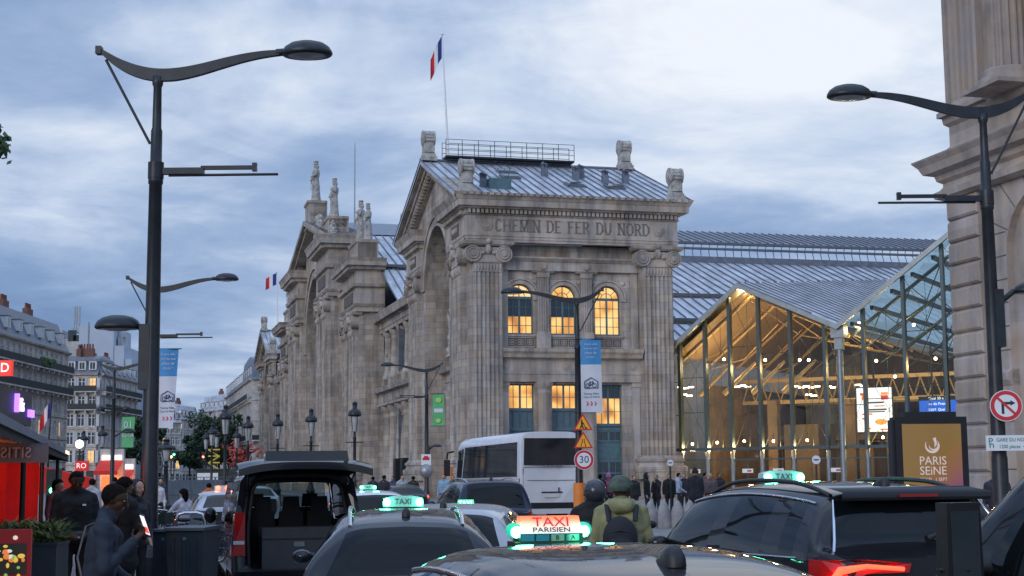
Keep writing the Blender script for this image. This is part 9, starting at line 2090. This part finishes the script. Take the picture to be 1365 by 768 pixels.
# red sculpture on a dark plinth: generic tangle of branching forms
q = at(318, 628, 150); sp_ = thing('red_sculpture', 'tall coppery red sculpture of tangled winged forms on a dark plinth in the street', 'sculpture', (q.x, q.y, 0))
redm = mat('copper_red_metal', (0.34, 0.06, 0.045), 0.45, 0.3, 0.3, 2)
mb = MB(); r = random.Random(12); H_ = zz(318, 585, 150); z0 = q.z
for k in range(46):
    a = Vector((r.gauss(0, 0.5), r.gauss(0, 0.4), z0+(H_-z0)*r.uniform(0, 0.85))); b = a+Vector((r.gauss(0, 0.55), r.gauss(0, 0.4), r.uniform(-0.1, 0.9))); c = b+Vector((r.gauss(0, 0.5), r.gauss(0, 0.3), r.uniform(-0.6, 0.5)))
    mb.tube([a, (a+b)/2+Vector((r.gauss(0, .1), 0, r.gauss(0, .1))), b, c], [r.uniform(.12, .26), r.uniform(.1, .2), r.uniform(.08, .14), 0.03], 6)
for e in (-1, 1): mb.add([(e*0.3, 0, z0+1.6), (e*1.5, 0.1, z0+3.0), (e*1.35, 0.1, z0+2.2), (e*1.05, 0.1, z0+2.3), (e*0.9, 0.1, z0+1.6)], [(0, 1, 2, 3, 4)])
mb.build('figure', redm, sp_); mb = MB(); mb.box((0, 0, z0/2), (2.4, 2.2, z0)); mb.box((0, 0, z0-0.1), (2.6, 2.4, 0.2)); mb.build('plinth', M_['iron'], sp_)
# dark kiosk with a yellow open frame on top
q = at(283, 640, 110); ks = thing('street_kiosk', 'dark street kiosk with an open yellow zigzag frame on its roof', 'kiosk', (q.x, q.y, 0))
zk, zf = zz(283, 626, 110), zz(283, 600, 110); mb = MB(); mb.box((0, 0, zk/2), (2.0, 1.6, zk)); mb.box((0, 0, zk), (2.2, 1.8, 0.12)); mb.b2((-0.75, -0.84, 0.9), (0.75, -0.81, zk-0.4)); mb.build('body', M_['iron'], ks)
yl = mat('yellow_frame_paint', (0.65, 0.48, 0.05), 0.5, 0, 0.1); mb = MB(); hz_ = zf-zk
for k in range(4):
    z = zk+hz_*k/3; mb.box((0.1, 0, z+0.03), (0.85, 0.08, 0.09))
for k in range(3):
    z = zk+hz_*k/3; mb.tube([(-0.3, 0, z), (0.5, 0, z+hz_/3)] if k % 2 else [(0.5, 0, z), (-0.3, 0, z+hz_/3)], 0.05, 5)
mb.build('yellow_frame', yl, ks); mb = MB(); mb.b2((-0.9, -0.95, zk-0.75), (0.6, -0.9, zk-0.25)); mb.build('notice', M_['white'], ks)
# site fences across the street, orange barriers by the station
def fence(label, px0, px1, Y0, Y1, h, n, m, mesh=False):
    a = Vector((*pxl(px0, Y0), 0)); b = Vector((*pxl(px1, Y1), 0)); d = b-a; L_ = d.length; t = thing('site_fence', label, 'fence', a, math.atan2(d.y, d.x)); w = L_/n
    for k in range(n):
        mb = MB(); x0, x1 = k*w+0.04, (k+1)*w-0.04
        for x in (x0, x1): mb.tube([(x, 0, 0), (x, 0, h)], 0.03, 5)
        for z in (0.15, h*0.5, h): mb.tube([(x0, 0, z), (x1, 0, z)], 0.022, 5)
        for q in range(int(w/0.25)): mb.tube([(x0+q*0.25, 0, 0.15), (x0+q*0.25, 0, h)], 0.01, 3)
        if not mesh: mb.b2((x0, 0.02, 0.2), (x1, 0.03, h*0.92), 1)
        mb.box(((x0+x1)/2, 0, 0.05), (0.5, 0.3, 0.1)); mb.build('panel', m, t)
    return t
fm = [M_['steel'], mat('fence_sheet', (0.20, 0.23, 0.26), 0.7, 0, 0.2, 0.8)]
fence('long grey site fence across the street behind the bicycles and the lantern', 206, 330, 84, 92, 1.9, 8, fm)
fence('grey wire fence farther up the street on the left', 225, 262, 125, 128, 2.0, 3, fm, True)
ob = [M_['orange'], M_['orange']]
fence('orange barrier panels stacked at the foot of the station left of the coach', 590, 613, 78, 80, 2.3, 2, ob, True)
for px, py, Y, c, lb in ((232, 606, 190, (0.05, 1.0, 0.45), 'traffic light showing green far up the street'), (271, 609, 170, (1.0, 0.08, 0.04), 'traffic light showing red beside the street kiosk'), (228, 609, 160, (1.0, 0.45, 0.1), 'traffic light showing amber red on the left of the far street'), (70, 654, 34, (0.08, 1.0, 0.35), 'small green signal lamp under the red awning')):
    q = at(px, py, Y); t = thing('traffic_light', lb, 'traffic light', (q.x, q.y, 0)); mb = MB(); mb.tube([(0, 0.1, 0), (0, 0.1, q.z+0.4)], 0.06, 6); mb.box((0, 0.1, q.z), (0.3, 0.2, 0.95)); mb.build('post', M_['iron'], t); mb = MB(); mb.ball((0, -0.02, q.z), (0.13 if Y > 100 else 0.07), 8); mb.build('signal_lamp', glow('signal_'+['green', 'red', 'amber', 'mint'][[232, 271, 228, 70].index(px)], c, 14), t)
